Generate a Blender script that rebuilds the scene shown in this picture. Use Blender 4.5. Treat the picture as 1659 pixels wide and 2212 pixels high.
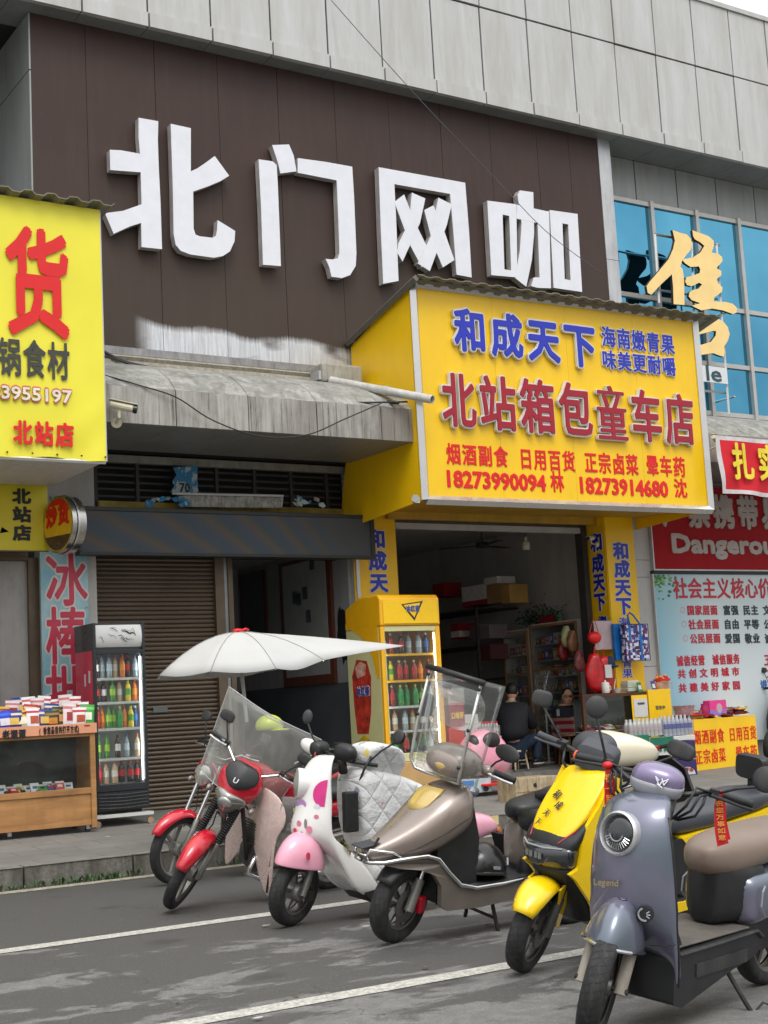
import bpy, bmesh, math, random
from math import sin, cos, pi, radians, sqrt, atan2
from mathutils import Vector, Matrix
from mathutils.geometry import tessellate_polygon
random.seed(7)
for o in list(bpy.data.objects): bpy.data.objects.remove(o)
scene = bpy.context.scene
COL = scene.collection
# ------------------------------------------------------------------ camera
YAW, PITCH, ROLL, FPX, CH = 0.57260221, 0.13842031, 0.05468456, 3056.27, 1.35
_f = Vector((sin(YAW)*cos(PITCH), cos(YAW)*cos(PITCH), sin(PITCH)))
_r = Vector((cos(YAW), -sin(YAW), 0)); _d = _f.cross(_r)
_c, _s = cos(ROLL), sin(ROLL)
AR = _c*_r + _s*_d; AD = -_s*_r + _c*_d; AF = _f
cam = bpy.data.cameras.new('camera'); camo = bpy.data.objects.new('camera', cam); COL.objects.link(camo)
cam.sensor_fit = 'VERTICAL'; cam.sensor_height = 36; cam.lens = FPX/2212*36
cam.clip_start = .05; cam.clip_end = 2000
mm = Matrix.Identity(4)
for i in range(3):
    mm[i][0] = AR[i]; mm[i][1] = -AD[i]; mm[i][2] = -AF[i]
mm[2][3] = CH
camo.matrix_world = mm
scene.camera = camo
# ------------------------------------------------------------------ world, sun, exposure
w = bpy.data.worlds.new('World'); scene.world = w; w.use_nodes = True
nt = w.node_tree; bg = nt.nodes['Background']
sky = nt.nodes.new('ShaderNodeTexSky'); sky.sky_type = 'NISHITA'; sky.sun_disc = False
SUN_EL, SUN_AZ = radians(58), radians(200)
sky.sun_elevation = SUN_EL; sky.sun_rotation = SUN_AZ; sky.dust_density = 6; sky.air_density = 1.0; sky.ozone_density = .5
hs = nt.nodes.new('ShaderNodeHueSaturation'); hs.inputs['Saturation'].default_value = .10; hs.inputs['Value'].default_value = 1.0
mx = nt.nodes.new('ShaderNodeMix'); mx.data_type = 'RGBA'; mx.inputs[0].default_value = .72
mx.inputs[7].default_value = (9.0, 9.1, 9.25, 1)
nt.links.new(sky.outputs[0], hs.inputs['Color']); nt.links.new(hs.outputs[0], mx.inputs[6]); # overcast sky: about three times brighter overhead than at the horizon
tg = nt.nodes.new('ShaderNodeTexCoord'); sz_ = nt.nodes.new('ShaderNodeSeparateXYZ'); nt.links.new(tg.outputs['Generated'], sz_.inputs[0])
m1 = nt.nodes.new('ShaderNodeMath'); m1.operation = 'MULTIPLY_ADD'; nt.links.new(sz_.outputs[2], m1.inputs[0]); m1.inputs[1].default_value = 1.05; m1.inputs[2].default_value = .50
vm = nt.nodes.new('ShaderNodeVectorMath'); vm.operation = 'SCALE'; nt.links.new(mx.outputs[2], vm.inputs[0]); nt.links.new(m1.outputs[0], vm.inputs['Scale']); nt.links.new(vm.outputs[0], bg.inputs[0])
bg.inputs[1].default_value = .13
sl = bpy.data.lights.new('sun', 'SUN'); sl.energy = .9; sl.angle = radians(25); sl.color = (1, .97, .92)
so = bpy.data.objects.new('sun', sl); COL.objects.link(so)
sd = Vector((sin(SUN_AZ)*cos(SUN_EL), cos(SUN_AZ)*cos(SUN_EL), sin(SUN_EL)))
so.rotation_euler = sd.to_track_quat('Z', 'Y').to_euler()
scene.view_settings.view_transform = 'Standard'; scene.view_settings.look = 'None'
scene.view_settings.exposure = .30; scene.view_settings.gamma = 1
scene.cycles.max_bounces = 7; scene.cycles.transparent_max_bounces = 16
# ------------------------------------------------------------------ points on real planes (calibration of this view)
def ray(x, y): return AR*((x-829.5)/FPX) + AD*((y-1106)/FPX) + AF
def at(x, y, Y=None, X=None, Z=None):
    d = ray(x, y)
    t = Y/d[1] if Y is not None else (X/d[0] if X is not None else (Z-CH)/d[2])
    return Vector((d[0]*t, d[1]*t, CH+d[2]*t))
# ------------------------------------------------------------------ materials
def lin(c): c = c/255; return c/12.92 if c <= .04045 else ((c+.055)/1.055)**2.4
def rgb(r, g, b): return (lin(r), lin(g), lin(b), 1)
MATS = {}
def node(nt, t, **k):
    n = nt.nodes.new(t)
    for a, v in k.items():
        if a.startswith('i_'): n.inputs[a[2:].replace('_', ' ')].default_value = v
        else: setattr(n, a, v)
    return n
def mixc(nt, fac, a, b, blend='MIX'):
    n = nt.nodes.new('ShaderNodeMix'); n.data_type = 'RGBA'; n.blend_type = blend
    for s, v in ((0, fac), (6, a), (7, b)):
        if hasattr(v, 'is_linked'): nt.links.new(v, n.inputs[s])
        else: n.inputs[s].default_value = v
    return n.outputs[2]
def mth(nt, op, a, b=0, cl=False):
    n = nt.nodes.new('ShaderNodeMath'); n.operation = op; n.use_clamp = cl
    for s, v in ((0, a), (1, b)):
        if hasattr(v, 'is_linked'): nt.links.new(v, n.inputs[s])
        else: n.inputs[s].default_value = v
    return n.outputs[0]
def ramp(nt, fac, *st):
    n = nt.nodes.new('ShaderNodeValToRGB'); nt.links.new(fac, n.inputs[0]); cr = n.color_ramp
    while len(cr.elements) < len(st): cr.elements.new(.5)
    for e, (p, v) in zip(cr.elements, st):
        e.position = p; e.color = v if isinstance(v, tuple) else (v, v, v, 1)
    return n.outputs[0]
def coords(nt, sc=(1, 1, 1), loc=(0, 0, 0), rot=(0, 0, 0)):
    tc = nt.nodes.new('ShaderNodeTexCoord'); mp = nt.nodes.new('ShaderNodeMapping')
    mp.inputs['Scale'].default_value = sc; mp.inputs['Location'].default_value = loc; mp.inputs['Rotation'].default_value = rot
    nt.links.new(tc.outputs['Object'], mp.inputs[0]); return mp.outputs[0]
def noise(nt, vec, scale=5, detail=4, rough=.6, dist=0):
    n = node(nt, 'ShaderNodeTexNoise', i_Scale=scale, i_Detail=detail, i_Roughness=rough, i_Distortion=dist)
    nt.links.new(vec, n.inputs['Vector']); return n.outputs['Fac']
def newmat(name):
    m = bpy.data.materials.new(name); m.use_nodes = True
    return m, m.node_tree, m.node_tree.nodes['Principled BSDF']
def setin(nt, sock, v):
    if hasattr(v, 'is_linked'): nt.links.new(v, sock)
    else: sock.default_value = v
def bump(nt, p, h, strength=.3, dist=.01):
    b = node(nt, 'ShaderNodeBump', i_Strength=strength, i_Distance=dist)
    nt.links.new(h, b.inputs['Height']); nt.links.new(b.outputs[0], p.inputs['Normal'])
def mat(name, c, rough=.5, metal=0, var=.12, scale=6, bmp=0, coat=0, dirt=0, dirtc=(.10, .09, .075, 1), emit=0, alpha=1, stretch=(1, 1, 1)):
    if name in MATS: return MATS[name]
    m, nt, p = newmat(name); v = coords(nt, stretch)
    f = noise(nt, v, scale, 5)
    dark = (c[0]*(1-var*1.6), c[1]*(1-var*1.6), c[2]*(1-var*1.6), 1); lt = (min(1, c[0]*(1+var)), min(1, c[1]*(1+var)), min(1, c[2]*(1+var)), 1)
    col = mixc(nt, ramp(nt, f, (.3, 0.), (.7, 1.)), dark, lt)
    if dirt:
        g = noise(nt, coords(nt, (1, 1, .25)), scale*2.3, 8, .7)
        col = mixc(nt, mth(nt, 'MULTIPLY', ramp(nt, g, (.45, 0.), (.75, 1.)), dirt), col, dirtc)
        p.inputs['Roughness'].default_value = rough
    setin(nt, p.inputs['Base Color'], col)
    fr = noise(nt, v, scale*4, 3)
    setin(nt, p.inputs['Roughness'], mth(nt, 'ADD', mth(nt, 'MULTIPLY', fr, .25), max(0, rough-.12)))
    p.inputs['Metallic'].default_value = metal; p.inputs['Coat Weight'].default_value = coat; p.inputs['Coat Roughness'].default_value = .06
    if bmp: bump(nt, p, noise(nt, v, scale*9, 4), bmp, .004)
    if emit:
        setin(nt, p.inputs['Emission Color'], c); p.inputs['Emission Strength'].default_value = emit
    if alpha < 1: p.inputs['Alpha'].default_value = alpha
    MATS[name] = m; return m
def glass(name, c=(1, 1, 1, 1), alpha=.2, rough=.05, haze=.0):
    # thin clear sheet: transparent mixed with a glossy and slightly milky film
    if name in MATS: return MATS[name]
    m = bpy.data.materials.new(name); m.use_nodes = True; nt = m.node_tree; nt.nodes.clear()
    out = nt.nodes.new('ShaderNodeOutputMaterial'); tr = node(nt, 'ShaderNodeBsdfTransparent'); tr.inputs[0].default_value = c
    gl = node(nt, 'ShaderNodeBsdfGlossy', i_Roughness=rough); gl.inputs[0].default_value = (.9, .92, .92, 1)
    di = node(nt, 'ShaderNodeBsdfDiffuse'); di.inputs[0].default_value = (.55, .55, .52, 1)
    fr = node(nt, 'ShaderNodeFresnel', i_IOR=1.45)
    m1 = nt.nodes.new('ShaderNodeMixShader'); m2 = nt.nodes.new('ShaderNodeMixShader')
    ff = mth(nt, 'MULTIPLY', fr.outputs[0], alpha, True)
    nt.links.new(ff, m1.inputs[0]); nt.links.new(tr.outputs[0], m1.inputs[1]); nt.links.new(gl.outputs[0], m1.inputs[2])
    hz = mth(nt, 'MULTIPLY', ramp(nt, noise(nt, coords(nt, (1, 1, .5)), 9, 6, .7), (.25, .35), (.8, 1.)), haze)
    nt.links.new(hz, m2.inputs[0]); nt.links.new(m1.outputs[0], m2.inputs[1]); nt.links.new(di.outputs[0], m2.inputs[2])
    nt.links.new(m2.outputs[0], out.inputs[0]); MATS[name] = m; return m
# ------------------------------------------------------------------ mesh builder
class MB:
    def __init__(s): s.v = []; s.f = []; s.m = []; s.mats = []
    def mi(s, m):
        if m not in s.mats: s.mats.append(m)
        return s.mats.index(m)
    def add(s, vs, fs, m):
        b = len(s.v); s.v += [tuple(v) for v in vs]; i = s.mi(m)
        for f in fs: s.f.append(tuple(b+k for k in f)); s.m.append(i)
        return s
    def box(s, x0, x1, y0, y1, z0, z1, m, M=None):
        vs = [Vector((x, y, z)) for z in (z0, z1) for y in (y0, y1) for x in (x0, x1)]
        if M is not None: vs = [M @ v for v in vs]
        return s.add(vs, [(0, 2, 3, 1), (4, 5, 7, 6), (0, 1, 5, 4), (2, 6, 7, 3), (0, 4, 6, 2), (1, 3, 7, 5)], m)
    def rings(s, rs, m, cap=True, close=True):
        n = len(rs[0]); vs = [v for r in rs for v in r]; fs = []
        for i in range(len(rs)-1):
            for j in range(n if close else n-1):
                k = (j+1) % n; fs.append((i*n+j, i*n+k, (i+1)*n+k, (i+1)*n+j))
        if cap: fs += [tuple(range(n-1, -1, -1)), tuple(range((len(rs)-1)*n, len(rs)*n))]
        return s.add(vs, fs, m)
    def tube(s, pts, r, m, n=8, cap=True):
        pts = [Vector(p) for p in pts]; rr = r if isinstance(r, (list, tuple)) else [r]*len(pts); rs = []; up = None
        for i, p in enumerate(pts):
            t = (pts[min(i+1, len(pts)-1)]-pts[max(i-1, 0)]).normalized()
            if up is None: up = Vector((0, 0, 1)) if abs(t.z) < .9 else Vector((1, 0, 0))
            a = t.cross(up)
            if a.length < 1e-4: a = t.cross(Vector((0, 1, 0)))
            a.normalize(); b = a.cross(t); up = b
            rs.append([p+(a*cos(2*pi*k/n)+b*sin(2*pi*k/n))*rr[i] for k in range(n)])
        return s.rings(rs, m, cap)
    def lathe(s, prof, c, ax, m, n=20, a0=0, a1=2*pi, sx=None):
        c = Vector(c); ax = Vector(ax).normalized(); u = ax.orthogonal().normalized() if sx is None else Vector(sx).normalized(); v = ax.cross(u)
        full = abs(a1-a0-2*pi) < 1e-6; k = n if full else n+1
        rs = [[c+ax*h+(u*cos(a0+(a1-a0)*j/n)+v*sin(a0+(a1-a0)*j/n))*max(r, 1e-4) for j in range(k)] for r, h in prof]
        return s.rings(rs, m, False, full)
    def ell(s, c, r, m, M=None, n=16, k=10, p=1.0, z0=-1, z1=1):
        c = Vector(c); rs = []
        pw = lambda t: (abs(t)**p)*(1 if t >= 0 else -1)
        for i in range(k+1):
            ph = -pi/2+pi*i/k
            sz = max(z0, min(z1, pw(sin(ph)))); cz = max(pw(cos(ph)), 1e-3) if z0 == -1 and z1 == 1 else max(sqrt(max(0, 1-sz*sz)), 1e-3)
            ring = [Vector((pw(cos(2*pi*j/n))*cz*r[0], pw(sin(2*pi*j/n))*cz*r[1], sz*r[2])) for j in range(n)]
            if M is not None: ring = [M @ v for v in ring]
            rs.append([v+c for v in ring])
        return s.rings(rs, m, True)
    def prism(s, poly, O, ex, ez, en, d, m, holes=(), m2=None):
        # poly in (x,z) of a plane frame, thickness d towards -en from the front face at O
        O, ex, ez, en = Vector(O), Vector(ex), Vector(ez), Vector(en)
        loops = [list(poly)]+[list(h) for h in holes]
        flat = [p for l in loops for p in l]; n = len(flat)
        P = [O+ex*p[0]+ez*p[1] for p in flat]; Q = [v-en*d for v in P]
        tri = tessellate_polygon([[Vector((p[0], p[1], 0)) for p in l] for l in loops])
        s.add(P, tri, m); s.add(Q, tri, m2 or m); b = 0; fs = []
        for l in loops:
            k = len(l)
            for i in range(k): j = (i+1) % k; fs.append((b+i, b+j, n+b+j, n+b+i))
            b += k
        return s.add(P+Q, fs, m2 or m)
    def build(s, name, parent=None, smooth=False, sub=0, bev=0, seg=2, label=None, solid=0, merge=False, weight=True, auto=None):
        me = bpy.data.meshes.new(name); me.from_pydata(s.v, [], s.f)
        for m in s.mats: me.materials.append(m)
        me.polygons.foreach_set('material_index', s.m)
        bm = bmesh.new(); bm.from_mesh(me)
        if merge: bmesh.ops.remove_doubles(bm, verts=bm.verts, dist=1e-5)
        bmesh.ops.recalc_face_normals(bm, faces=bm.faces)
        if smooth:
            for f in bm.faces: f.smooth = True
            if auto:
                for e in bm.edges:
                    if len(e.link_faces) == 2 and e.calc_face_angle(0) > radians(auto): e.smooth = False
        bm.to_mesh(me); bm.free()
        o = bpy.data.objects.new(name, me); COL.objects.link(o)
        if parent: o.parent = parent
        if solid: q = o.modifiers.new('t', 'SOLIDIFY'); q.thickness = solid; q.offset = 0
        if bev: q = o.modifiers.new('b', 'BEVEL'); q.width = bev; q.segments = seg; q.limit_method = 'ANGLE'; q.angle_limit = radians(35); q.harden_normals = False
        if sub: q = o.modifiers.new('s', 'SUBSURF'); q.levels = sub; q.render_levels = sub
        if label: o['label'] = label
        return o
def thing(name, label, cat, loc=(0, 0, 0), rot=(0, 0, 0), group=None):
    o = bpy.data.objects.new(name, None); COL.objects.link(o); o.empty_display_size = .1
    o.location = loc; o.rotation_euler = rot; o['label'] = label; o['category'] = cat
    if group: o['group'] = group
    return o
def tag(o, label, cat, group=None):
    o['label'] = label; o['category'] = cat
    if group: o['group'] = group
    return o
def struct(o): o['kind'] = 'structure'; return o
def dup(o, loc, rz=None, label=None, group=None):
    r = o.copy(); COL.objects.link(r); r.location = loc
    if rz is not None: r.rotation_euler = (0, 0, rz)
    if label: r['label'] = label
    if group: r['group'] = group
    for ch in o.children:
        c = ch.copy(); COL.objects.link(c); c.parent = r
        for g in ch.children: d = g.copy(); COL.objects.link(d); d.parent = c
    return r
# ------------------------------------------------------------------ writing
_TX = {}
def glyph(t, bold=0, res=2):
    k = (t, round(bold, 4))
    if k in _TX: return _TX[k]
    cu = bpy.data.curves.new('t', 'FONT'); cu.body = t; cu.size = 1; cu.offset = bold; cu.resolution_u = res; cu.fill_mode = 'BOTH'; cu.extrude = .5
    ob = bpy.data.objects.new('t', cu); COL.objects.link(ob)
    dg = bpy.context.evaluated_depsgraph_get(); me = bpy.data.meshes.new_from_object(ob.evaluated_get(dg))
    vs = [v.co.copy() for v in me.vertices]; fs = [tuple(p.vertices) for p in me.polygons]
    bpy.data.objects.remove(ob); bpy.data.curves.remove(cu); bpy.data.meshes.remove(me)
    xs = [v.x for v in vs] or [0]; ys = [v.y for v in vs] or [0]
    _TX[k] = (vs, fs, min(xs), max(xs), min(ys), max(ys)); return _TX[k]
class Frame:
    def __init__(s, O, ex=(1, 0, 0), ez=(0, 0, 1)):
        s.O = Vector(O); s.ex = Vector(ex).normalized(); s.ez = Vector(ez).normalized(); s.n = s.ez.cross(s.ex)*-1
        s.n = s.ex.cross(s.ez)    # (1,0,0)x(0,0,1) = (0,-1,0): towards the street
    def p(s, x, z, d=0): return s.O+s.ex*x+s.ez*z+s.n*d
def char(mb, t, fr, x, z, w, h, m, bold=.0, d0=.002, d1=.008, fit=False, rot=0):
    # one glyph (or a latin word) in the cell x..x+w, z..z+h of a plane; thickness from d0 to d1 above it
    # heavier strokes: the glyph is stamped round a small circle, each stamp a hair above the last
    if t == '童' and not fit:      # built from its two halves
        char(mb, '立', fr, x+w*.02, z+h*.50, w*.96, h*.50, m, bold, d0, d1); char(mb, '里', fr, x+w*.02, z-h*.02, w*.96, h*.60, m, bold, d0, d1); return
    vs, fs, a, b, c, d = glyph(t, 0)
    if not vs: return
    if not fit: a, b, c, d = .0, 1.0, -.12, .88
    st = [(0, 0)]
    if bold: k = 10 if bold > .03 else 6; st += [(cos(2*pi*i/k+.3)*bold, sin(2*pi*i/k+.3)*bold) for i in range(k)]
    for i, (du, dq) in enumerate(st):
        o = []
        for v in vs:
            u = (v.x-a)/(b-a)+(du if not fit else du*h/w); q = (v.y-c)/(d-c)+dq
            if rot: u, q = .5+(u-.5)*cos(rot)-(q-.5)*sin(rot), .5+(u-.5)*sin(rot)+(q-.5)*cos(rot)
            o.append(fr.p(x+u*w, z+q*h, d0 if v.z < 0 else d1+i*.00025))
        mb.add(o, fs, m)
def row(mb, t, fr, x0, x1, z, h, m, bold=0, fill=.92, d0=.002, d1=.008, m2=None, b2=0, d2=None):
    n = len(t); cw = (x1-x0)/n
    for i, ch in enumerate(t):
        if ch == ' ': continue
        if m2 is not None: char(mb, ch, fr, x0+i*cw+cw*(1-fill)/2, z, cw*fill, h, m2, b2, d0, d1)
        char(mb, ch, fr, x0+i*cw+cw*(1-fill)/2, z, cw*fill, h, m, bold, d0 if m2 is None else d1, d1 if m2 is None else (d2 or d1+.004))
def col(mb, t, fr, x, w, z1, z0, m, bold=0, fill=.9, d0=.002, d1=.006, m2=None, b2=0, d2=None):
    n = len(t); chh = (z1-z0)/n
    for i, ch in enumerate(t):
        zz = z1-(i+1)*chh+chh*(1-fill)/2
        if m2 is not None: char(mb, ch, fr, x, zz, w, chh*fill, m2, b2, d0, d1)
        char(mb, ch, fr, x, zz, w, chh*fill, m, bold, d0 if m2 is None else d1, d1 if m2 is None else (d2 or d1+.003))
def word(mb, t, fr, x, z, w, h, m, bold=0, d0=.002, d1=.006): char(mb, t, fr, x, z, w, h, m, bold, d0, d1, fit=True)
ORD = ['first', 'second', 'third', 'fourth', 'fifth', 'sixth', 'seventh', 'eighth', 'ninth', 'tenth', 'eleventh', 'twelfth', 'thirteenth', 'fourteenth', 'fifteenth', 'sixteenth']
# ================================================================== SETTING
def Xp(px, py, Y): return at(px, py, Y=Y).x
def Zp(px, py, Y): return at(px, py, Y=Y).z
# asphalt with damp patches
def asphalt():
    m, nt, p = newmat('asphalt'); v = coords(nt)
    f = noise(nt, v, 85, 5, .9); g = noise(nt, v, 9, 6, .8)
    dry = mixc(nt, ramp(nt, f, (.3, 0.), (.75, 1.)), (.09, .089, .085, 1), (.325, .318, .305, 1))
    dry = mixc(nt, ramp(nt, g, (.42, .55), (.6, 0.)), dry, (.10, .097, .09, 1))
    vs = coords(nt, (.55, 1.15, 1), (2.3, .4, 0), (0, 0, -.06))
    pn = noise(nt, vs, 1.25, 12, .70, .35)
    grd = nt.nodes.new('ShaderNodeSeparateXYZ'); nt.links.new(coords(nt), grd.inputs[0])
    bias = mth(nt, 'MULTIPLY', mth(nt, 'SUBTRACT', grd.outputs[1], 6.3), .035, False)
    wet = ramp(nt, mth(nt, 'ADD', pn, bias), (.485, 0.), (.515, 1.))
    wetc = mixc(nt, ramp(nt, f, (.3, 0.), (.8, 1.)), (.034, .033, .031, 1), (.14, .137, .13, 1))
    c = mixc(nt, wet, dry, wetc)
    sp = noise(nt, v, 75, 2, .5); c = mixc(nt, ramp(nt, sp, (.66, 0.), (.72, .55)), c, (.36, .35, .32, 1))
    wv = nt.nodes.new('ShaderNodeVectorMath'); wv.operation = 'ADD'; nt.links.new(v, wv.inputs[0]); nz = node(nt, 'ShaderNodeTexNoise', i_Scale=2.5, i_Detail=6.); nt.links.new(v, nz.inputs['Vector']); nt.links.new(nz.outputs['Color'], wv.inputs[1])
    vo = node(nt, 'ShaderNodeTexVoronoi', feature='DISTANCE_TO_EDGE', i_Scale=.55); nt.links.new(wv.outputs[0], vo.inputs['Vector'])
    ck = mth(nt, 'MULTIPLY', ramp(nt, vo.outputs['Distance'], (.0, 1.), (.006, 0.)), ramp(nt, noise(nt, v, .5, 3), (.48, 0.), (.58, .8))); c = mixc(nt, ck, c, (.025, .025, .024, 1))
    st = noise(nt, coords(nt, (1, 1, 1), (5, 3, 0)), 1.7, 3, .4); c = mixc(nt, ramp(nt, st, (.66, 0.), (.74, .6)), c, (.035, .034, .033, 1))
    setin(nt, p.inputs['Base Color'], c)
    setin(nt, p.inputs['Roughness'], mth(nt, 'SUBTRACT', .88, mth(nt, 'MULTIPLY', wet, .22)))
    bump(nt, p, f, .6, .006); return m
M_asph = asphalt()
M_line = mat('road_paint', (.55, .54, .48, 1), .75, var=.22, scale=22, bmp=.5, dirt=1., dirtc=(.12, .115, .10, 1))
M_yline = mat('gutter_paint', (.40, .37, .28, 1), .8, var=.25, scale=9, bmp=.5, dirt=.9, dirtc=(.10, .095, .08, 1))
def pavers():
    m, nt, p = newmat('pavers'); v = coords(nt)
    b = node(nt, 'ShaderNodeTexBrick', offset=.5); nt.links.new(v, b.inputs['Vector'])
    b.inputs['Scale'].default_value = 1; b.inputs['Brick Width'].default_value = .6; b.inputs['Row Height'].default_value = .3
    b.inputs['Mortar Size'].default_value = .006; b.inputs['Mortar Smooth'].default_value = .2; b.inputs['Bias'].default_value = 0
    b.inputs['Color1'].default_value = (.21, .205, .185, 1); b.inputs['Color2'].default_value = (.26, .25, .228, 1); b.inputs['Mortar'].default_value = (.10, .095, .085, 1)
    f = noise(nt, v, 2.2, 8, .7); c = mixc(nt, ramp(nt, f, (.35, .55), (.7, 0.)), b.outputs[0], (.115, .11, .10, 1))
    g = noise(nt, v, 90, 3, .7); c = mixc(nt, ramp(nt, g, (.35, .35), (.65, 0.)), c, (.13, .125, .11, 1))
    setin(nt, p.inputs['Base Color'], c); p.inputs['Roughness'].default_value = .75
    bump(nt, p, b.outputs['Fac'], .5, -.004); return m
M_pave = pavers()
def concrete(name, a, b, sc=3, streak=True, rough=.85, seams=0):
    m, nt, p = newmat(name)
    f = noise(nt, coords(nt, (1, 1, .18 if streak else 1)), sc*2.2, 8, .72, .3); g = noise(nt, coords(nt), sc*8, 6, .7)
    c = mixc(nt, ramp(nt, f, (.38, 0.), (.62, 1.)), a, b)
    c = mixc(nt, ramp(nt, g, (.40, .45), (.6, 0.)), c, (a[0]*.55, a[1]*.55, a[2]*.52, 1))
    setin(nt, p.inputs['Base Color'], c); p.inputs['Roughness'].default_value = rough
    bump(nt, p, g, .35, .006); return m
M_kerb = concrete('kerb_stone', (.075, .072, .058, 1), (.20, .19, .165, 1), 3)
M_kerbtop = concrete('kerb_top', (.17, .165, .145, 1), (.27, .26, .235, 1), 3, False)
mb = MB(); mb.box(-400, 500, -400, 500, -.9, -.02, mat('ground_soil', (.10, .10, .09, 1), .9)); g = struct(mb.build('ground'))
mb = MB(); mb.add([(-60, -60, 0), (120, -60, 0), (120, 12.22, 0), (-60, 12.22, 0)], [(0, 1, 2, 3)], M_asph); struct(mb.build('road'))
def strip(name, y0, y1, m, x0=-30, x1=60, z=.004):
    mb = MB(); n = 240; vs = []; rr = random.Random(int(y0*100))
    for i in range(n+1):
        x = x0+(x1-x0)*i/n; vs += [(x, y0+rr.uniform(-.006, .006), z), (x, y1+rr.uniform(-.006, .006), z)]
    mb.add(vs, [(2*i, 2*i+2, 2*i+3, 2*i+1) for i in range(n)], m); return struct(mb.build(name))
strip('parking_line', 8.83, 8.99, M_line); strip('parking_line', 6.03, 6.18, M_line); strip('gutter_line', 11.93, 12.10, M_yline)
mb = MB(); x = -20.
rr = random.Random(3)
while x < 45:
    L = .99; dz = rr.uniform(-.006, .006); dy = rr.uniform(-.006, .006)
    mb.box(x+.004, x+L-.002, 12.20+dy, 12.36, -.05, .178+dz, M_kerb); mb.box(x+.004, x+L-.002, 12.19+dy, 12.36, .1785+dz, .186+dz, M_kerbtop); x += 1.0
struct(mb.build('kerb', bev=.012))
mb = MB(); mb.add([(-20, 12.36, .182), (45, 12.36, .182), (45, 15.6, .342), (-20, 15.6, .342)], [(0, 1, 2, 3)], M_pave); struct(mb.build('sidewalk'))
def SZ(y): return .182+(y-12.36)*.16/3.24
# weeds along the foot of the kerb
mw = mat('weed', (.045, .10, .022, 1), .6, var=.5, scale=30); mb = MB(); rr = random.Random(11)
for i in range(330):
    cx = rr.choice([rr.uniform(3.6, 5.2), rr.uniform(4.2, 4.9), rr.uniform(5.8, 7.6), rr.uniform(8.6, 9.4)]); cy = 12.14+rr.gauss(0, .03)
    h = rr.uniform(.015, .07)*(1.4 if rr.random() < .12 else 1); a = rr.uniform(0, 2*pi); wd = rr.uniform(.006, .016); ln = Vector((cos(a), sin(a), 0))*h*.7
    b0 = Vector((cx, min(cy, 12.18), .004)); s_ = Vector((-sin(a), cos(a), 0))*wd
    mb.add([b0-s_*.3, b0+s_*.3, b0+ln*.5+s_+Vector((0, 0, h*.7)), b0+ln+Vector((0, 0, h)), b0+ln*.5-s_+Vector((0, 0, h*.7))], [(0, 1, 2, 3, 4)], mw)
wd = mb.build('weeds'); wd['kind'] = 'stuff'; wd['label'] = 'green weeds growing along the foot of the kerb'
# leaves and paper scraps on the road
for i, (px, py) in enumerate([(790, 2002), (640, 2150), (575, 2000), (918, 2090), (560, 2200), (1055, 1998), (225, 1832)]):
    p = at(px, py, Z=.01) if py > 1850 else Vector((5.3, 13.6, SZ(13.6)+.004)); mb = MB(); rr = random.Random(i)
    n = 7; pts = [(cos(2*pi*k/n)*rr.uniform(.015, .035), sin(2*pi*k/n)*rr.uniform(.01, .02)) for k in range(n)]
    mb.prism(pts, p+Vector((0, 0, .006)), (1, 0, 0), (0, 1, 0), (0, 0, 1), .003, mat('litter%d' % (i % 2), ((.5, .5, .47, 1), (.13, .10, .06, 1))[i % 2], .8))
    tag(mb.build('litter'), ['pale scrap of paper', 'dry brown leaf'][i % 2]+' on the '+['asphalt right of the pink fender wheel', 'asphalt below the nearer white line', 'asphalt between the parking lines', 'asphalt under the taupe scooter', 'asphalt at the bottom edge of the view', 'asphalt beside the taupe scooter stand', 'pavement before the display counter'][i], 'litter')
# ================================================================== BUILDING
def alu(name, c, seamx=None):
    m, nt, p = newmat(name); v = coords(nt)
    f = noise(nt, coords(nt, (1.6, 1, .22)), 2.6, 9, .72, .25); g = noise(nt, coords(nt, (6, 1, .12)), 3, 7, .8)
    cc = mixc(nt, ramp(nt, f, (.35, 1.), (.7, 0.)), c, (c[0]*.78, c[1]*.76, c[2]*.71, 1))
    cc = mixc(nt, ramp(nt, g, (.60, 0.), (.80, .5)), cc, (c[0]*.42, c[1]*.41, c[2]*.38, 1))
    setin(nt, p.inputs['Base Color'], cc); p.inputs['Roughness'].default_value = .42; p.inputs['Metallic'].default_value = .15; return m
M_alu = alu('cladding_white', (.555, .56, .555, 1)); M_alug = alu('cladding_grey', (.36, .38, .385, 1)); M_sof = alu('soffit_grey', (.26, .275, .28, 1))
M_gap = mat('dark_joint', (.02, .02, .022, 1), .8)
M_trim = mat('silver_trim', (.55, .56, .57, 1), .35, metal=.6, var=.08, scale=3, dirt=.4)
B = thing('commercial_building', 'two storey commercial building clad in pale aluminium with shops at street level', 'building', (9.5, 15.5, 0))
B0 = Vector((9.5, 15.5, 0))
def bpart(mb, name, **k):
    mb.v = [(x-B0.x, y-B0.y, z-B0.z) for x, y, z in mb.v]; return mb.build(name, B, **k)
YF, YP, YW, YL = 14.83, 15.09, 15.5, 17.2      # fascia, signboard wall, recessed wall, left recess
ZL = 9.61
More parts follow.
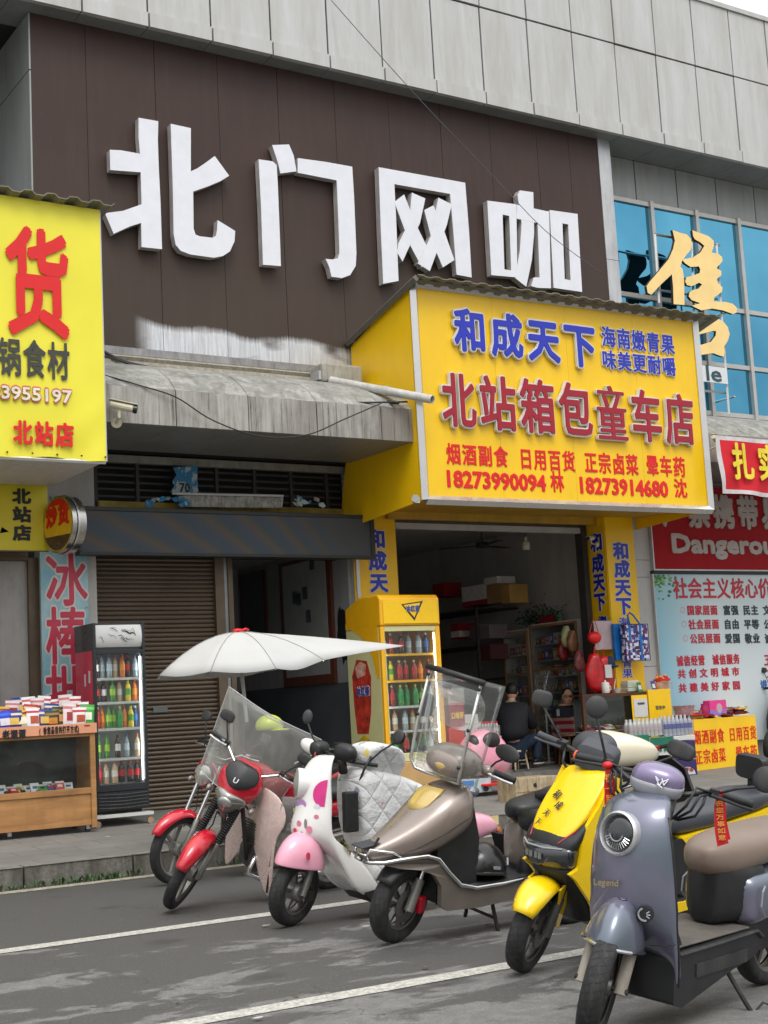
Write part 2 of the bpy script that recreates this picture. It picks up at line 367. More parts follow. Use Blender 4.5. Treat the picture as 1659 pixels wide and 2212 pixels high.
# parapet fascia panels
mb = MB(); mb.box(-6, 34, YF+.03, YF+.3, ZL+.02, 12.22, M_gap)
rr = random.Random(5); x = 14.97-.84*25
while x < 34:
    for z0, z1, o in ((ZL, 9.79, -.035), (9.80, 11.048, 0.006), (11.074, 12.18, -.004)):
        t = rr.uniform(-.005, .005); mb.box(x+.012, x+.828, YF+o+t, YF+.04, z0, z1, M_alu)
    x += .84
mb.box(-6, 34, YF-.03, YF+.5, 12.185, 12.26, M_alu)
bpart(mb, 'fascia')
mb = MB()                                     # soffit tiles under the parapet
x = 14.97-.84*25
while x < 34:
    if x+.84 > 5.2: mb.box(x+.004, x+.836, YF+.045, YW, ZL-.001, ZL+.019, M_sof)
    else:
        mb.box(x+.004, x+.836, YF+.045, YF+1.1, ZL-.001, ZL+.019, M_sof); mb.box(x+.004, x+.836, YF+1.11, YL, ZL-.001, ZL+.019, M_sof)
    x += .84
mb.box(-6, 34, YF+.05, YL+.2, ZL+.02, ZL+.05, M_gap); bpart(mb, 'soffit')
# structural mass (walls behind everything)
mb = MB()
mb.box(-6, 5.2, YL, YL+.3, 4.5, ZL, M_alug); mb.box(14.15, 34, YW+.12, YW+.3, 8.9, ZL, M_gap)
for k in range(6): mb.box(-6+k*1.9, -6+k*1.9+1.88, YL-.02, YL-.003, 4.5, ZL, M_alug)
mb.box(-6, 34, 21.8, 22.1, 0, 12, M_alug); mb.box(-6, 34, 15.2, 22, 12.0, 12.19, M_sof)
bpart(mb, 'wall')
# left return of the signboard volume, clad in three rows
mb = MB()
for z0, z1 in ((5.3, 7.25), (7.26, 8.9), (8.91, ZL-.002)):
    for y0, y1 in ((YP+.002, YP+.85), (YP+.86, YL)): mb.box(5.18, 5.2, y0, y1-.006, z0, z1-.006, M_alug)
mb.box(5.2, 14.1, YP+.05, YP+.4, 4.9, ZL, M_gap); mb.box(5.205, 5.3, YP+.05, YL, 5.2, ZL, M_gap); bpart(mb, 'side_cladding')
# brown signboard with peeled foot
def brown():
    m, nt, p = newmat('brown_board'); v = coords(nt)
    s = nt.nodes.new('ShaderNodeSeparateXYZ'); nt.links.new(v, s.inputs[0]); X, Z = s.outputs[0], s.outputs[2]
    f = noise(nt, v, .9, 4); g = noise(nt, coords(nt, (3, 1, .25)), 4, 8, .7)
    c = mixc(nt, ramp(nt, f, (.3, 0.), (.7, 1.)), (.046, .027, .023, 1), (.062, .037, .030, 1))
    c = mixc(nt, ramp(nt, g, (.5, 0.), (.8, .4)), c, (.080, .058, .046, 1))
    # lower third is greener and paler
    c = mixc(nt, ramp(nt, mth(nt, 'MULTIPLY', mth(nt, 'SUBTRACT', 8.1, Z), .42, True), (0., 0.), (.9, .5)), c, (.066, .054, .038, 1))
    # bare metal patches along the foot: a wavy edge
    wv = mth(nt, 'MULTIPLY', mth(nt, 'SINE', mth(nt, 'MULTIPLY', X, 5.5)), .035)
    e = noise(nt, coords(nt, (1.0, 1, .3), (1.7, 0, 0)), 1.5, 2, .5, .1)
    st = noise(nt, coords(nt, (16, 1, .9)), 2.2, 6, .8)
    hgt = mth(nt, 'ADD', mth(nt, 'ADD', 5.82, wv), mth(nt, 'MULTIPLY', e, .22))
    hgt = mth(nt, 'ADD', hgt, mth(nt, 'MULTIPLY', st, .10))
    lim = mth(nt, 'SUBTRACT', hgt, Z)      # >0 below the edge
    inside = mth(nt, 'MULTIPLY', ramp(nt, mth(nt, 'MULTIPLY', mth(nt, 'ADD', X, 3.12), 4., True), (0., 0.), (1., 1.)), 1.0)
    msk = mth(nt, 'MULTIPLY', ramp(nt, mth(nt, 'ADD', mth(nt, 'MULTIPLY', lim, 3.), .5, True), (.36, 0.), (.62, 1.)), inside)
    blot = noise(nt, coords(nt, (1.2, 1, 2.6)), 1.5, 3, .4)
    msk = mth(nt, 'MULTIPLY', msk, ramp(nt, blot, (.50, 1.), (.66, .10)))
    bare = mixc(nt, ramp(nt, st, (.3, 0.), (.7, 1.)), (.42, .43, .44, 1), (.78, .80, .83, 1))
    c = mixc(nt, msk, c, bare)
    setin(nt, p.inputs['Base Color'], c); setin(nt, p.inputs['Metallic'], mth(nt, 'MULTIPLY', msk, .35))
    setin(nt, p.inputs['Roughness'], mth(nt, 'ADD', mth(nt, 'MULTIPLY', f, .2), mth(nt, 'SUBTRACT', .42, mth(nt, 'MULTIPLY', msk, .12)))); p.inputs['Specular IOR Level'].default_value = .3; return m
M_brown = brown()
mb = MB()
xs = [5.2, 5.87, 6.75, 7.6, 8.45, 9.3, 10.15, 11.0, 11.85, 12.7, 13.3, 13.86]
rr = random.Random(8)
for a, b in zip(xs, xs[1:]): mb.box(a+.003, b-.003, YP+rr.uniform(0, .003), YP+.04, 5.70, ZL-.003, M_brown)
bpart(mb, 'brown_board')
mb = MB(); mb.box(13.865, 14.1, YP-.012, YP+.5, 7.75, ZL-.002, M_trim); mb.box(13.865, 14.1, YP-.012, YP+.5, 5.3, 7.742, M_trim)
mb.box(5.2, 14.1, YP-.03, YP+.03, 5.60, 5.69, mat('foot_rail', (.34, .33, .33, 1), .4, metal=.5, dirt=.6)); bpart(mb, 'trim')
# cornice moulding on top of canopy
M_mould = concrete('moulding', (.25, .23, .18, 1), (.40, .37, .31, 1), 5, False)
mb = MB(); mb.rings([[Vector((x, YP-a, b)) for a, b in ((-.03, 5.595), (.05, 5.59), (.09, 5.56), (.07, 5.52), (.14, 5.50), (.16, 5.45), (.12, 5.42), (-.03, 5.4))] for x in (4.2, 13.2)], M_mould, True, False)
bpart(mb, 'moulding')
# grey cladding row over the windows
mb = MB(); x = 14.1; mb.box(14.1, 34, YW+.04, YW+.12, 8.93, ZL, M_gap)
while x < 33: mb.box(x+.006, x+.87, YW+.01, YW+.045, 8.98, ZL-.002, M_alug); x += .885
bpart(mb, 'window_header')
# curtain wall
M_mull = mat('mullion', (.50, .49, .46, 1), .35, metal=.4, var=.06)
def wglass():
    m, nt, p = newmat('blue_glass'); v = coords(nt, (.6, 1, .6))
    p.inputs['Metallic'].default_value = 1; p.inputs['Roughness'].default_value = .03
    setin(nt, p.inputs['Base Color'], mixc(nt, ramp(nt, noise(nt, v, .55, 4), (.35, 0.), (.65, 1.)), (.075, .29, .46, 1), (.13, .42, .60, 1))); bump(nt, p, noise(nt, v, 1.1, 2), .10, .2); return m
M_wg = wglass()
Wn = [Xp(1403, 445, YW), Xp(1500, 465, YW), Xp(1591, 480, YW)]; dxw = (Wn[2]-Wn[0])/2
cols = [14.12, Wn[0], Wn[1], Wn[2]]+[Wn[2]+dxw*k for k in range(1, 14)]
zr = [5.66, 6.25, Zp(1575, 789, YW), Zp(1430, 648, YW), 8.92]
zr = [5.66, zr[2]-.02, zr[3], 8.92]
for i in range(len(cols)-1):
    mb = MB(); mb.box(cols[i]-.035, cols[i]+.035, YW-.06, YW+.06, 5.6, 8.97, M_mull)
    for z in zr: mb.box(cols[i]+.036, cols[i+1]-.036, YW-.035, YW+.06, z-.035, z+.035, M_mull)
    fr_ = bpart(mb, 'window')
    mb = MB()
    for a, b in zip(zr, zr[1:]): mb.box(cols[i]+.03-B0.x, cols[i+1]-.03-B0.x, .005, .02, a+.03, b-.03, M_wg)
    mb.build('pane', fr_)
mb = MB(); mb.box(14.1, 34, YW-.1, YW+.1, 5.5, 5.598, M_mull); mb.box(14.1, 34, YW+.1, YW+.2, 5.5, 9, M_gap); bpart(mb, 'window_sill')
# street canopy
M_can = concrete('canopy_roof', (.20, .195, .17, 1), (.42, .42, .39, 1), 1.5, False, .6)
def canface():
    m, nt, p = newmat('canopy_face')
    f = noise(nt, coords(nt, (5, 1, .5)), 2.3, 9, .75, .3); g = noise(nt, coords(nt, (.7, 1, .7)), 1.3, 5, .6); h = noise(nt, coords(nt, (9, 1, .25)), 3.2, 7, .8)
    c = mixc(nt, ramp(nt, f, (.35, 0.), (.62, 1.)), (.24, .225, .195, 1), (.46, .45, .42, 1))
    c = mixc(nt, ramp(nt, g, (.44, 0.), (.62, .7)), c, (.20, .175, .15, 1))
    c = mixc(nt, ramp(nt, h, (.54, 0.), (.64, .9)), c, (.055, .050, .042, 1))
    setin(nt, p.inputs['Base Color'], c); p.inputs['Roughness'].default_value = .7; return m
M_cf = canface()
cx = [6.27-.0+.875*k for k in range(-12, 24)]
mb = MB(); mr = MB(); msf = MB()
for a, b in zip(cx, cx[1:]):
    mb.box(a+.006, b-.006, 13.75, 13.79, 4.49, 4.885, M_cf)
    pr = [(13.755, 4.89), (13.92, 5.05), (14.2, 5.22), (14.6, 5.36), (15.1, 5.45)]
    mr.rings([[Vector((x, y, z)) for y, z in pr]+[Vector((x, y, z-.03)) for y, z in reversed(pr)] for x in (a+.004, b-.004)], M_can)
    msf.box(a+.003, b-.003, 13.792, 15.2, 4.492, 4.51, M_sof)
mb.box(cx[0], cx[-1], 13.8, 13.83, 4.5, 4.88, M_gap); bpart(mb, 'canopy_face')
mr.box(cx[0], cx[-1], 13.83, 15.1, 4.52, 4.86, M_gap); bpart(mr, 'canopy_roof'); msf.box(cx[0], cx[-1], 15.2, 15.6, 4.515, 4.53, M_gap); bpart(msf, 'canopy_soffit')
# ---- ground floor
M_door = mat('door_white', (.40, .39, .37, 1), .45, var=.05, dirt=.3); M_dark = mat('dark_steel', (.045, .042, .038, 1), .55, var=.2)
M_frb = mat('bronze_frame', (.13, .095, .06, 1), .45, metal=.3, var=.15, dirt=.3); M_wallw = mat('painted_wall', (.50, .49, .46, 1), .8, var=.05, scale=2, dirt=.25)
M_tile = mat('wall_tile', (.50, .50, .48, 1), .35, var=.05, scale=2, dirt=.3)
x0, x1 = Xp(60, 1300, YW), Xp(80, 1300, YW); xP0, xP1 = Xp(80, 1300, 15.3), Xp(197, 1300, 15.3)
xs0, xs1, xd0, xd1 = Xp(195, 1400, YW), Xp(465, 1400, YW), Xp(503, 1400, YW), Xp(766, 1400, YW)
xo0, xo1 = Xp(853, 1300, YW), Xp(1262, 1300, YW)
mb = MB(); mb.box(-6, x0, YW+.02, YW+.08, .34, 3.22, M_door); mb.box(x0-1.0, x0-.96, YW, YW+.02, .34, 3.2, M_door); mb.box(x0-.35, x0-.33, YW, YW+.02, .34, 3.2, M_door)
bpart(mb, 'door', label='white folding panel door at the left edge')
mb = MB(); mb.box(x0, x0+.12, YW-.04, YW+.1, .34, 3.25, M_frb); mb.box(-6, x0-.003, YW-.04, YW+.1, 3.223, 3.42, M_frb)
for k in range(5): mb.box(-6, x0-.003, YW-.05, YW-.041, 3.24+k*.035, 3.262+k*.035, M_frb)
bpart(mb, 'door_frame')
mb = MB(); mb.box(x0+.123, xs0+.05, YW-.12, YW+.1, .30, 4.49, M_wallw); bpart(mb, 'pier')
# shutter
def shutm():
    m, nt, p = newmat('shutter_slats')
    f = noise(nt, coords(nt, (1, 1, 1)), 1.4, 5); g = noise(nt, coords(nt, (1.6, 1, 14)), 2.2, 6, .75)
    s = nt.nodes.new('ShaderNodeSeparateXYZ'); nt.links.new(coords(nt), s.inputs[0])
    band = mth(nt, 'SUBTRACT', 1, mth(nt, 'MULTIPLY', mth(nt, 'ABSOLUTE', mth(nt, 'SUBTRACT', s.outputs[2], 2.02)), 4.0), True)
    c = mixc(nt, ramp(nt, f, (.3, 0.), (.7, 1.)), (.12, .088, .062, 1), (.165, .125, .088, 1))
    c = mixc(nt, mth(nt, 'MULTIPLY', ramp(nt, g, (.58, 0.), (.66, 1.)), band), c, (.55, .52, .50, 1))
    setin(nt, p.inputs['Base Color'], c); p.inputs['Roughness'].default_value = .42; p.inputs['Metallic'].default_value = .25; return m
M_sh = shutm(); M_sh2 = mat('slat_edge', (.045, .033, .024, 1), .6)
mb = MB(); z = .34
while z < 3.30:
    mb.rings([[Vector((x, YW-.0+a, z+b)) for a, b in ((.02, 0), (-.004, .008), (-.012, .024), (-.004, .038), (.02, .046))] for x in (xs0, xs1)], M_sh, True)
    mb.box(xs0, xs1, YW+.018, YW+.03, z+.0405, z+.0515, M_sh2); z += .0525
sh = bpart(mb, 'roller_shutter', label='brown metal roller shutter with torn paper marks')
mb = MB(); q = at(345, 1533, Y=YW)-B0; mb.box(q.x-.09, q.x+.09, -.022, -.014, q.z-.03, q.z+.03, mat('lock_plate', (.16, .19, .18, 1), .4, metal=.6)); mb.build('lock_plate', sh)
mb = MB(); mb.box(xs1, xs1+.12, YW-.07, YW+.1, .33, 3.5, M_frb); mb.box(xs1+.122, xs1+.17, YW-.05, YW+.1, .33, 3.5, mat('zinc', (.28, .29, .30, 1), .4, metal=.5)); mb.box(xs1+.172, xd0, YW-.07, YW+.1, .33, 3.5, M_frb)
bpart(mb, 'shutter_jamb')
# header with louvres above
mb = MB(); mb.box(xs0, xo0-.02, YW+.25, YW+.3, 3.3, 4.5, M_gap); mb.box(xs0+.05, xd1, YW-.0, YW+.2, 3.30, 3.56, M_frb)
xl0, xl1 = Xp(190, 1050, YW), Xp(742, 1050, YW)
for k in range(5): mb.box(xl0+.1, xl1, YW+.03, YW+.05, 3.99+k*.085, 4.015+k*.085, M_dark)
for k in range(8): mb.box(xl0+.08+k*.52, xl0+.12+k*.52, YW-.002, YW+.055, 3.66, 4.40, M_dark)
mb.box(xl0, xl1, YW-.03, YW+.05, 4.40, 4.49, mat('louvre_top', (.30, .29, .25, 1), .7, dirt=.5)); lv = bpart(mb, 'louvre')
mb = MB(); mb.box(xl0+.1, xl1, YW-.06, YW-.0, 3.80, 3.93, mat('old_yellow_strip', (.34, .25, .03, 1), .6, var=.3, dirt=.6)); bpart(mb, 'lintel_strip')
# stairwell recess
M_gup = mat('stair_paint_upper', (.33, .34, .34, 1), .8, var=.08, scale=1.5, dirt=.35); M_glo = mat('stair_paint_lower', (.085, .095, .105, 1), .5, var=.12, scale=2, dirt=.2)
M_flr = mat('inner_floor', (.16, .155, .15, 1), .35, var=.15, scale=3)
mb = MB()
mb.box(xd1-.06, xd1, YW-.03, 18.6, .34, 1.72, M_glo); mb.box(xd1-.06, xd1, YW-.03, 18.6, 1.722, 3.5, M_gup)
mb.box(xd0-.5, xd1-.06, 18.6, 18.7, .34, 1.722, M_glo); mb.box(xd0-.5, xd1-.06, 18.6, 18.7, 1.723, 3.5, M_gup); mb.box(xd0-.55, xd0-.5, YW+.1, 18.6, .34, 3.5, M_glo)
mb.box(xd0-.5, xd1-.06, YW+.1, 18.6, 3.5, 3.55, M_gup); mb.box(xd0-.5, xd1, YW-.15, 18.6, .25, .345, M_flr)
st = bpart(mb, 'stairwell', label='dim stairwell with dark grey dado')
M_rb = mat('red_brown_wood', (.12, .035, .018, 1), .4, var=.2); M_pb = mat('notice_board', (.33, .34, .33, 1), .5, var=.08)
xx = xd1-.06
ya, yb = at(612, 1300, X=xx).y, at(722, 1300, X=xx).y; za, zb = at(690, 1478, X=xx).z, 3.42
mb = MB(); mb.box(xx-.05-B0.x, xx-.004-B0.x, yb-15.5, ya-15.5, za, zb, M_rb); nb = mb.build('notice_frame', B)
mb = MB(); mb.box(xx-.056-B0.x, xx-.051-B0.x, yb-15.5+.1, ya-15.5-.1, za+.12, zb-.05, M_pb)
rr = random.Random(2)
for k in range(7):
    yy = rr.uniform(yb+.25, ya-.35); zz = rr.choice([za+.35, za+.8, za+1.1, za+1.5])+rr.uniform(-.05, .05)
    mb.box(xx-.060-B0.x, xx-.057-B0.x, yy-15.5, yy-15.5+.13, zz, zz+.17, mat('old_print', (.07, .085, .10, 1), .6, var=.4, scale=20))
mb.build('notice_board', nb)
mb = MB(); mb.box(xx-.03-B0.x, xx-.004-B0.x, 2.2, 3.0, 2.2, 3.4, M_rb); mb.box(xx-.036-B0.x, xx-.031-B0.x, 2.27, 2.93, 2.28, 3.4, M_glo); mb.build('notice_frame', B)
pt = []; rr = random.Random(4); q = at(741, 1370, X=xx)
for k in range(22):
    a = 2*pi*k/22; pt.append((cos(a)*.13*rr.uniform(.8, 1.2), sin(a)*.36*rr.uniform(.85, 1.15)))
mb = MB(); mb.prism(pt, (xx-.003, q.y, q.z), (0, -1, 0), (0, 0, 1), (-1, 0, 0), .002, mat('black_paint', (.012, .013, .014, 1), .6)); bpart(mb, 'paint_smear', label='black sprayed paint blot on the stairwell wall')
# shop pillar left, opening, interior
M_yel = mat('sign_yellow', rgb(247, 198, 8), .38, var=.03, scale=2, dirt=.08, dirtc=(.35, .22, .02, 1))
mb = MB(); mb.box(xd1, xo0-.004, YW-.1, YW+.12, .34, 4.49, M_wallw); mb.box(xd1+.002, xd1+.05, YW-.14, YW-.101, .34, 3.6, M_trim); bpart(mb, 'pier')
mb = MB(); xw = 13.78
mb.box(xo0-.5, xo0-.45, YW+.12, 21.6, .44, 4.0, M_wallw); mb.box(xw, xw+.08, YW+.1, 21.6, .44, 4.0, M_wallw); mb.box(xo0-.45, xw, 21.5, 21.6, .44, 4.0, M_wallw)
mb.box(xo0-.45, xw, YW+.12, 21.5, 4.0, 4.08, M_wallw); mb.box(xo0-.5, xw+.1, YW-.02, 21.6, .25, .445, M_flr); mb.box(xo0-.3, xw+.1, YW-.35, YW-.022, .2, .42, M_kerbtop)
mb.box(xo0-.45, xo0-.003, YW+.0, YW+.12, .44, 4.0, M_wallw)
bpart(mb, 'shop_interior')
zt = Zp(1050, 1138, YW)
mb = MB(); mb.box(xo0-.4, xo1+.5, YW-.02, YW+.1, zt+.02, 4.49, M_frb); mb.box(xo0, xo1, YW-.03, YW+.05, zt-.06, zt+.018, M_wallw)
mb.box(xo1, xo1+.09, YW-.05, YW+.1, .44, zt+.3, M_dark); mb.box(xo0, xo0+.04, YW-.05, YW+.1, .44, zt+.02, M_dark); bpart(mb, 'shop_frame')
# right pier and wall
xA = 13.44; yB = 15.1; xB = Xp(1378, 1300, yB); xR = Xp(1407, 1300, yB)
mb = MB(); mb.box(xA, xB, yB, YW+.1, .30, 4.49, M_wallw); bpart(mb, 'pier')
mb = MB()
for z0, z1 in ((.30, 1.75), (1.756, 3.03), (3.036, 3.28), (3.286, 4.49)): mb.box(xB+.003, xR+.35, yB+.02, yB+.2, z0, z1, M_tile)
mb.box(xR+.352, 34, yB+.1, yB+.4, .3, 4.49, M_wallw); bpart(mb, 'tiled_wall')
# ================================================================== SIGNS
M_red = mat('letter_red', rgb(222, 24, 26), .4, var=.04); M_redd = mat('letter_crimson', rgb(158, 6, 34), .38, var=.06, coat=.1); M_blue = mat('letter_blue', rgb(28, 46, 180), .38, var=.05, coat=.1)
M_wht = mat('letter_white', (.76, .77, .82, 1), .35, var=.03); M_wside = mat('letter_side', (.42, .40, .385, 1), .5, var=.1, dirt=.3); M_blk = mat('black_ink', (.015, .015, .016, 1), .5)
M_steel = mat('steel', (.66, .66, .65, 1), .3, metal=.85, var=.04, scale=2); M_wout = mat('letter_outline', (.68, .68, .66, 1), .4, var=.04)
def rpx(mb, t, Y, xl, yt, xr, yb, m, **k):
    xm, ym = (xl+xr)/2, (yt+yb)/2; z0, z1 = at(xm, yb, Y=Y).z, at(xm, yt, Y=Y).z
    fr = Frame((0, Y, 0)); row(mb, t, fr, at(xl, ym, Y=Y).x, at(xr, ym, Y=Y).x, z0, z1-z0, m, **k)
def cpx(mb, t, Y, xl, yt, xr, yb, m, **k):
    xm, ym = (xl+xr)/2, (yt+yb)/2; fr = Frame((0, Y, 0)); a = at(xl, ym, Y=Y).x
    col(mb, t, fr, a, at(xr, ym, Y=Y).x-a, at(xm, yt, Y=Y).z, at(xm, yb, Y=Y).z, m, **k)
def wpx(mb, t, Y, xl, yt, xr, yb, m, **k):
    xm, ym = (xl+xr)/2, (yt+yb)/2; z0, z1 = at(xm, yb, Y=Y).z, at(xm, yt, Y=Y).z; a = at(xl, ym, Y=Y).x
    word(mb, t, Frame((0, Y, 0)), a, z0, at(xr, ym, Y=Y).x-a, z1-z0, m, **k)
def poly(pts, org, sc, Y):   # outline measured in a crop -> plane coordinates (x, z)
    r = []
    for x, y in pts: q = at((org[0]+x/sc)/1.5625, (org[1]+y/sc)/1.5625, Y=Y); r.append((q.x, q.z))
    return r
# ---- big white letters of the internet cafe
YL_ = YP-.13
A1, S1 = (0, 0), 1.2762; A2 = (1292, 0)
G = {
 'bei': [(A1, [(597,507),(682,522),(680,600),(684,720),(692,880),(698,1073),(610,1064),(608,960),(560,975),(490,1007),(452,918),(530,908),(610,880),(606,742),(475,732),(473,645),(520,647),(603,662),(597,590)], []),
         (A1, [(735,533),(822,552),(822,738),(850,725),(880,705),(925,672),(987,757),(950,780),(895,803),(832,825),(834,985),(842,1010),(860,1018),(915,1024),(930,1015),(935,990),(937,948),(1013,995),(1010,1040),(990,1083),(960,1103),(920,1110),(820,1096),(778,1080),(757,1055),(748,1010),(744,800)], [])],
 'men': [(A1, [(1114,686),(1175,695),(1192,712),(1197,800),(1205,1000),(1210,1146),(1133,1140),(1125,900)], []),
         (A1, [(1172,625),(1245,622),(1265,670),(1277,738),(1208,747),(1197,700)], []),
         (A1, [(1282,681),(1400,697),(1517,718),(1525,850),(1535,1090),(1532,1145),(1508,1185),(1472,1198),(1428,1192),(1418,1150),(1402,1115),(1430,1118),(1455,1112),(1462,1090),(1457,950),(1450,777),(1282,744)], [])],
 'wang': [(A2, [(-18,720),(355,787),(360,850),(372,1000),(383,1195),(318,1183),(305,1010),(290,835),(50,793),(58,950),(68,1210),(2,1222),(-8,1000)], []),
          (A2, [(50,870),(92,838),(140,960),(213,1110),(168,1152),(120,1060)], []), (A2, [(125,830),(183,855),(160,960),(85,1127),(62,1088),(66,1050),(112,960)], []),
          (A2, [(178,905),(218,885),(262,990),(308,1120),(258,1152),(215,1050)], []), (A2, [(238,852),(297,880),(275,970),(202,1168),(150,1135),(205,1020)], [])],
 'ka': [(A2, [(450,864),(575,880),(580,1195),(468,1185)], [[(516,924),(545,930),(553,1165),(524,1160)]]),
        (A2, [(580,840),(590,820),(648,828),(652,1000),(642,1120),(618,1235),(570,1197),(590,1080),(598,960)], []),
        (A2, [(576,882),(716,912),(717,972),(576,942)], []), (A2, [(664,906),(716,914),(724,1242),(665,1240),(638,1232),(650,1195),(675,1195)], []),
        (A2, [(718,905),(838,922),(858,1258),(735,1240)], [[(773,962),(798,967),(808,1208),(783,1202)]])]}
t = thing('wall_sign', 'large white raised characters of the internet cafe across the brown board', 'shop sign', (9.5, YP, 7.5))
for nm, parts in G.items():
    mb = MB()
    for i, (og, pts, holes) in enumerate(parts):
        P_ = [(x-9.5, z-7.5) for x, z in poly(pts, og, S1, YL_)]; H_ = [[(x-9.5, z-7.5) for x, z in poly(h, og, S1, YL_)] for h in holes]
        mb.prism(P_, (0, YL_-YP-.0012*i, 0), (1, 0, 0), (0, 0, 1), (0, -1, 0), .105, M_wht, H_, M_wside)
    mb.build('letter', t)
# ---- gold letters in front of the windows
YG = 14.98; A3 = (2050, 600); S3 = 2.4576
M_gold = mat('gold_foil', rgb(248, 214, 142), .4, metal=.1, var=.06, scale=3); M_golds = mat('gold_side', (.05, .035, .02, 1), .6)
GG = [[[(540,432),(600,455),(660,470),(695,510),(700,560),(690,600),(655,640),(620,690),(605,735),(625,760),(637,850),(640,1056),(550,1048),(545,900),(535,800),(440,890),(365,970),(335,955),(325,900),(345,870),(430,770),(505,680),(545,590),(560,520)],
  [(705,435),(760,455),(840,485),(880,520),(885,560),(865,620),(920,630),(950,655),(955,690),(930,720),(905,750),(945,775),(945,810),(905,840),(920,880),(955,910),(950,945),(890,990),(880,1025),(980,1030),(1040,1045),(1075,1080),(1070,1120),(1040,1130),(960,1100),(870,1085),(780,1100),(700,1062),(770,1040),(700,1015),(675,985),(680,950),(700,935),(755,920),(785,885),(760,870),(700,900),(660,890),(645,860),(655,825),(700,815),(765,790),(770,760),(760,735),(690,740),(645,710),(620,680),(650,672),(710,660),(770,620),(805,565),(770,535),(725,510),(710,480)]],
  [[(690,1190),(760,1185),(840,1170),(900,1162),(960,1190),(1000,1240),(1015,1300),(1000,1350),(970,1400),(975,1450),(965,1485),(930,1475),(880,1455),(770,1470),(690,1475)]]]
HH = [(740,1305),(800,1290),(880,1270),(903,1272),(898,1310),(860,1360),(780,1385),(740,1390)]
t = thing('gold_sign', 'gold calligraphy characters standing on rails before the blue windows', 'shop sign', (15, YG, 7))
mb = MB(); e = [poly([p], A3, S3, YG+.1)[0] for p in ((395,470),(430,1040),(700,530),(720,1200),(905,548),(1010,1965),(545,490))]
def rail(a, b, r=.022): mb.tube([(a[0]-15, .1, a[1]-7), (b[0]-15, .1, b[1]-7)], r, M_steel, 4)
rail(e[0], e[1]); rail(e[2], e[3]); rail(e[4], e[5]); rail(e[0], (e[6][0]+1.0, e[6][1]))
for zz in (5.9, 6.6, 7.4): mb.tube([(e[1][0]-15, .13, zz-7), (e[5][0]-15, .13, zz-7)], .018, M_steel, 4)
for zz in (5.85, 7.2): mb.tube([(e[4][0]-15+.1, .1, zz-7), (e[4][0]-15+.1, .5, zz-7)], .018, M_steel, 4)
mb.build('rail', t)
for k, strokes in enumerate(GG):
    mb = MB()
    for j, st_ in enumerate(strokes):
        P_ = [(x-15, z-7) for x, z in poly(st_, A3, S3, YG)]; H_ = [[(x-15, z-7) for x, z in poly(HH, A3, S3, YG)]] if k == 1 else []
        mb.prism(P_, (0, -.001*j, 0), (1, 0, 0), (0, 0, 1), (0, -1, 0), .05, M_gold, H_, M_golds)
    mb.build('letter', t)
mb = MB(); a, b = at(1500, 786, Y=YG), at(1575, 829, Y=YG); mb.box(a.x-15, b.x-15, .02, .04, b.z-7, a.z-7, mat('sign_white', (.66, .68, .70, 1), .5, var=.03))
wpx(mb, 'le', YG+.02, 1526, 791, 1557, 823, mat('ink_teal', (.02, .07, .09, 1), .5), bold=.03)
mb.v = mb.v[:8]+[(x-15, y-YG, z-7) for x, y, z in mb.v[8:]]; mb.build('name_plate', t)
# ---- yellow box sign
YS = 13.62; xa, xb = Xp(896, 700, YS), Xp(1501, 700, YS)
za0, za1 = Zp(915, 1080, YS), Zp(890, 612, YS); zb0, zb1 = Zp(1530, 1102, YS), Zp(1510, 690, YS)
t = thing('box_sign', 'yellow luggage shop box sign with blue and red raised characters and a sloping roof', 'shop sign', (xa, YS, za0)); O = Vector((xa, YS, za0))
def sp(mb, name, par=None, **k): mb.v = [(x-O.x, y-O.y, z-O.z) for x, y, z in mb.v]; return mb.build(name, par or t, **k)
M_yel2 = mat('sign_yellow_face', rgb(248, 200, 12), .36, var=.04, scale=1.1, coat=.1, dirt=.16, dirtc=(.40, .26, .03, 1))
mb = MB(); n = 4
for k in range(n):
    u0, u1 = k/n, (k+1)/n; X0, X1 = xa+(xb-xa)*u0, xa+(xb-xa)*u1
    q = lambda u: (za0+(zb0-za0)*u, za1+(zb1-za1)*u)
    mb.add([(X0+.0015, YS, q(u0)[0]), (X1-.0015, YS, q(u1)[0]), (X1-.0015, YS, q(u1)[1]), (X0+.0015, YS, q(u0)[1]), (X0+.0015, YS+.02, q(u0)[0]), (X1-.0015, YS+.02, q(u1)[0]), (X1-.0015, YS+.02, q(u1)[1]), (X0+.0015, YS+.02, q(u0)[1])],
           [(0, 1, 2, 3), (4, 7, 6, 5), (0, 4, 5, 1), (1, 5, 6, 2), (2, 6, 7, 3), (3, 7, 4, 0)], M_yel2)
sp(mb, 'face')
mb = MB(); w_ = .05
for A, Bq in (((xa, za0), (xb, zb0)), ((xa, za1), (xb, zb1)), ((xa, za0), (xa, za1)), ((xb, zb0), (xb, zb1))):
    mb.tube([(A[0], YS-.012, A[1]), (Bq[0], YS-.012, Bq[1])], .055, M_steel, 4)
sp(mb, 'frame')
mb = MB(); YB = YP-.03
mb.add([(xa-.02, YS+.05, za0), (xa-.02, YS+.05, za1), (xa-.02, YB, 5.98), (xa-.02, YB, 4.89+.56), (xa-.02, YW-.02, 4.0), (xa-.02, YW-.02, 3.66)], [(0, 1, 2, 3, 4, 5)], M_yel)
sp(mb, 'side_panel', solid=.015)
mb = MB(); mb.add([(xb, YS+.05, zb0), (xb, YS+.05, zb1), (xb, YB, 5.98), (xb, YW-.02, 4.0), (xb, YW-.02, 3.7)], [(0, 1, 2, 3, 4)], M_yel); sp(mb, 'side_panel', solid=.015)
M_yus = mat('underside_yellow', rgb(190, 150, 40), .5, var=.15, scale=3, dirt=.3)
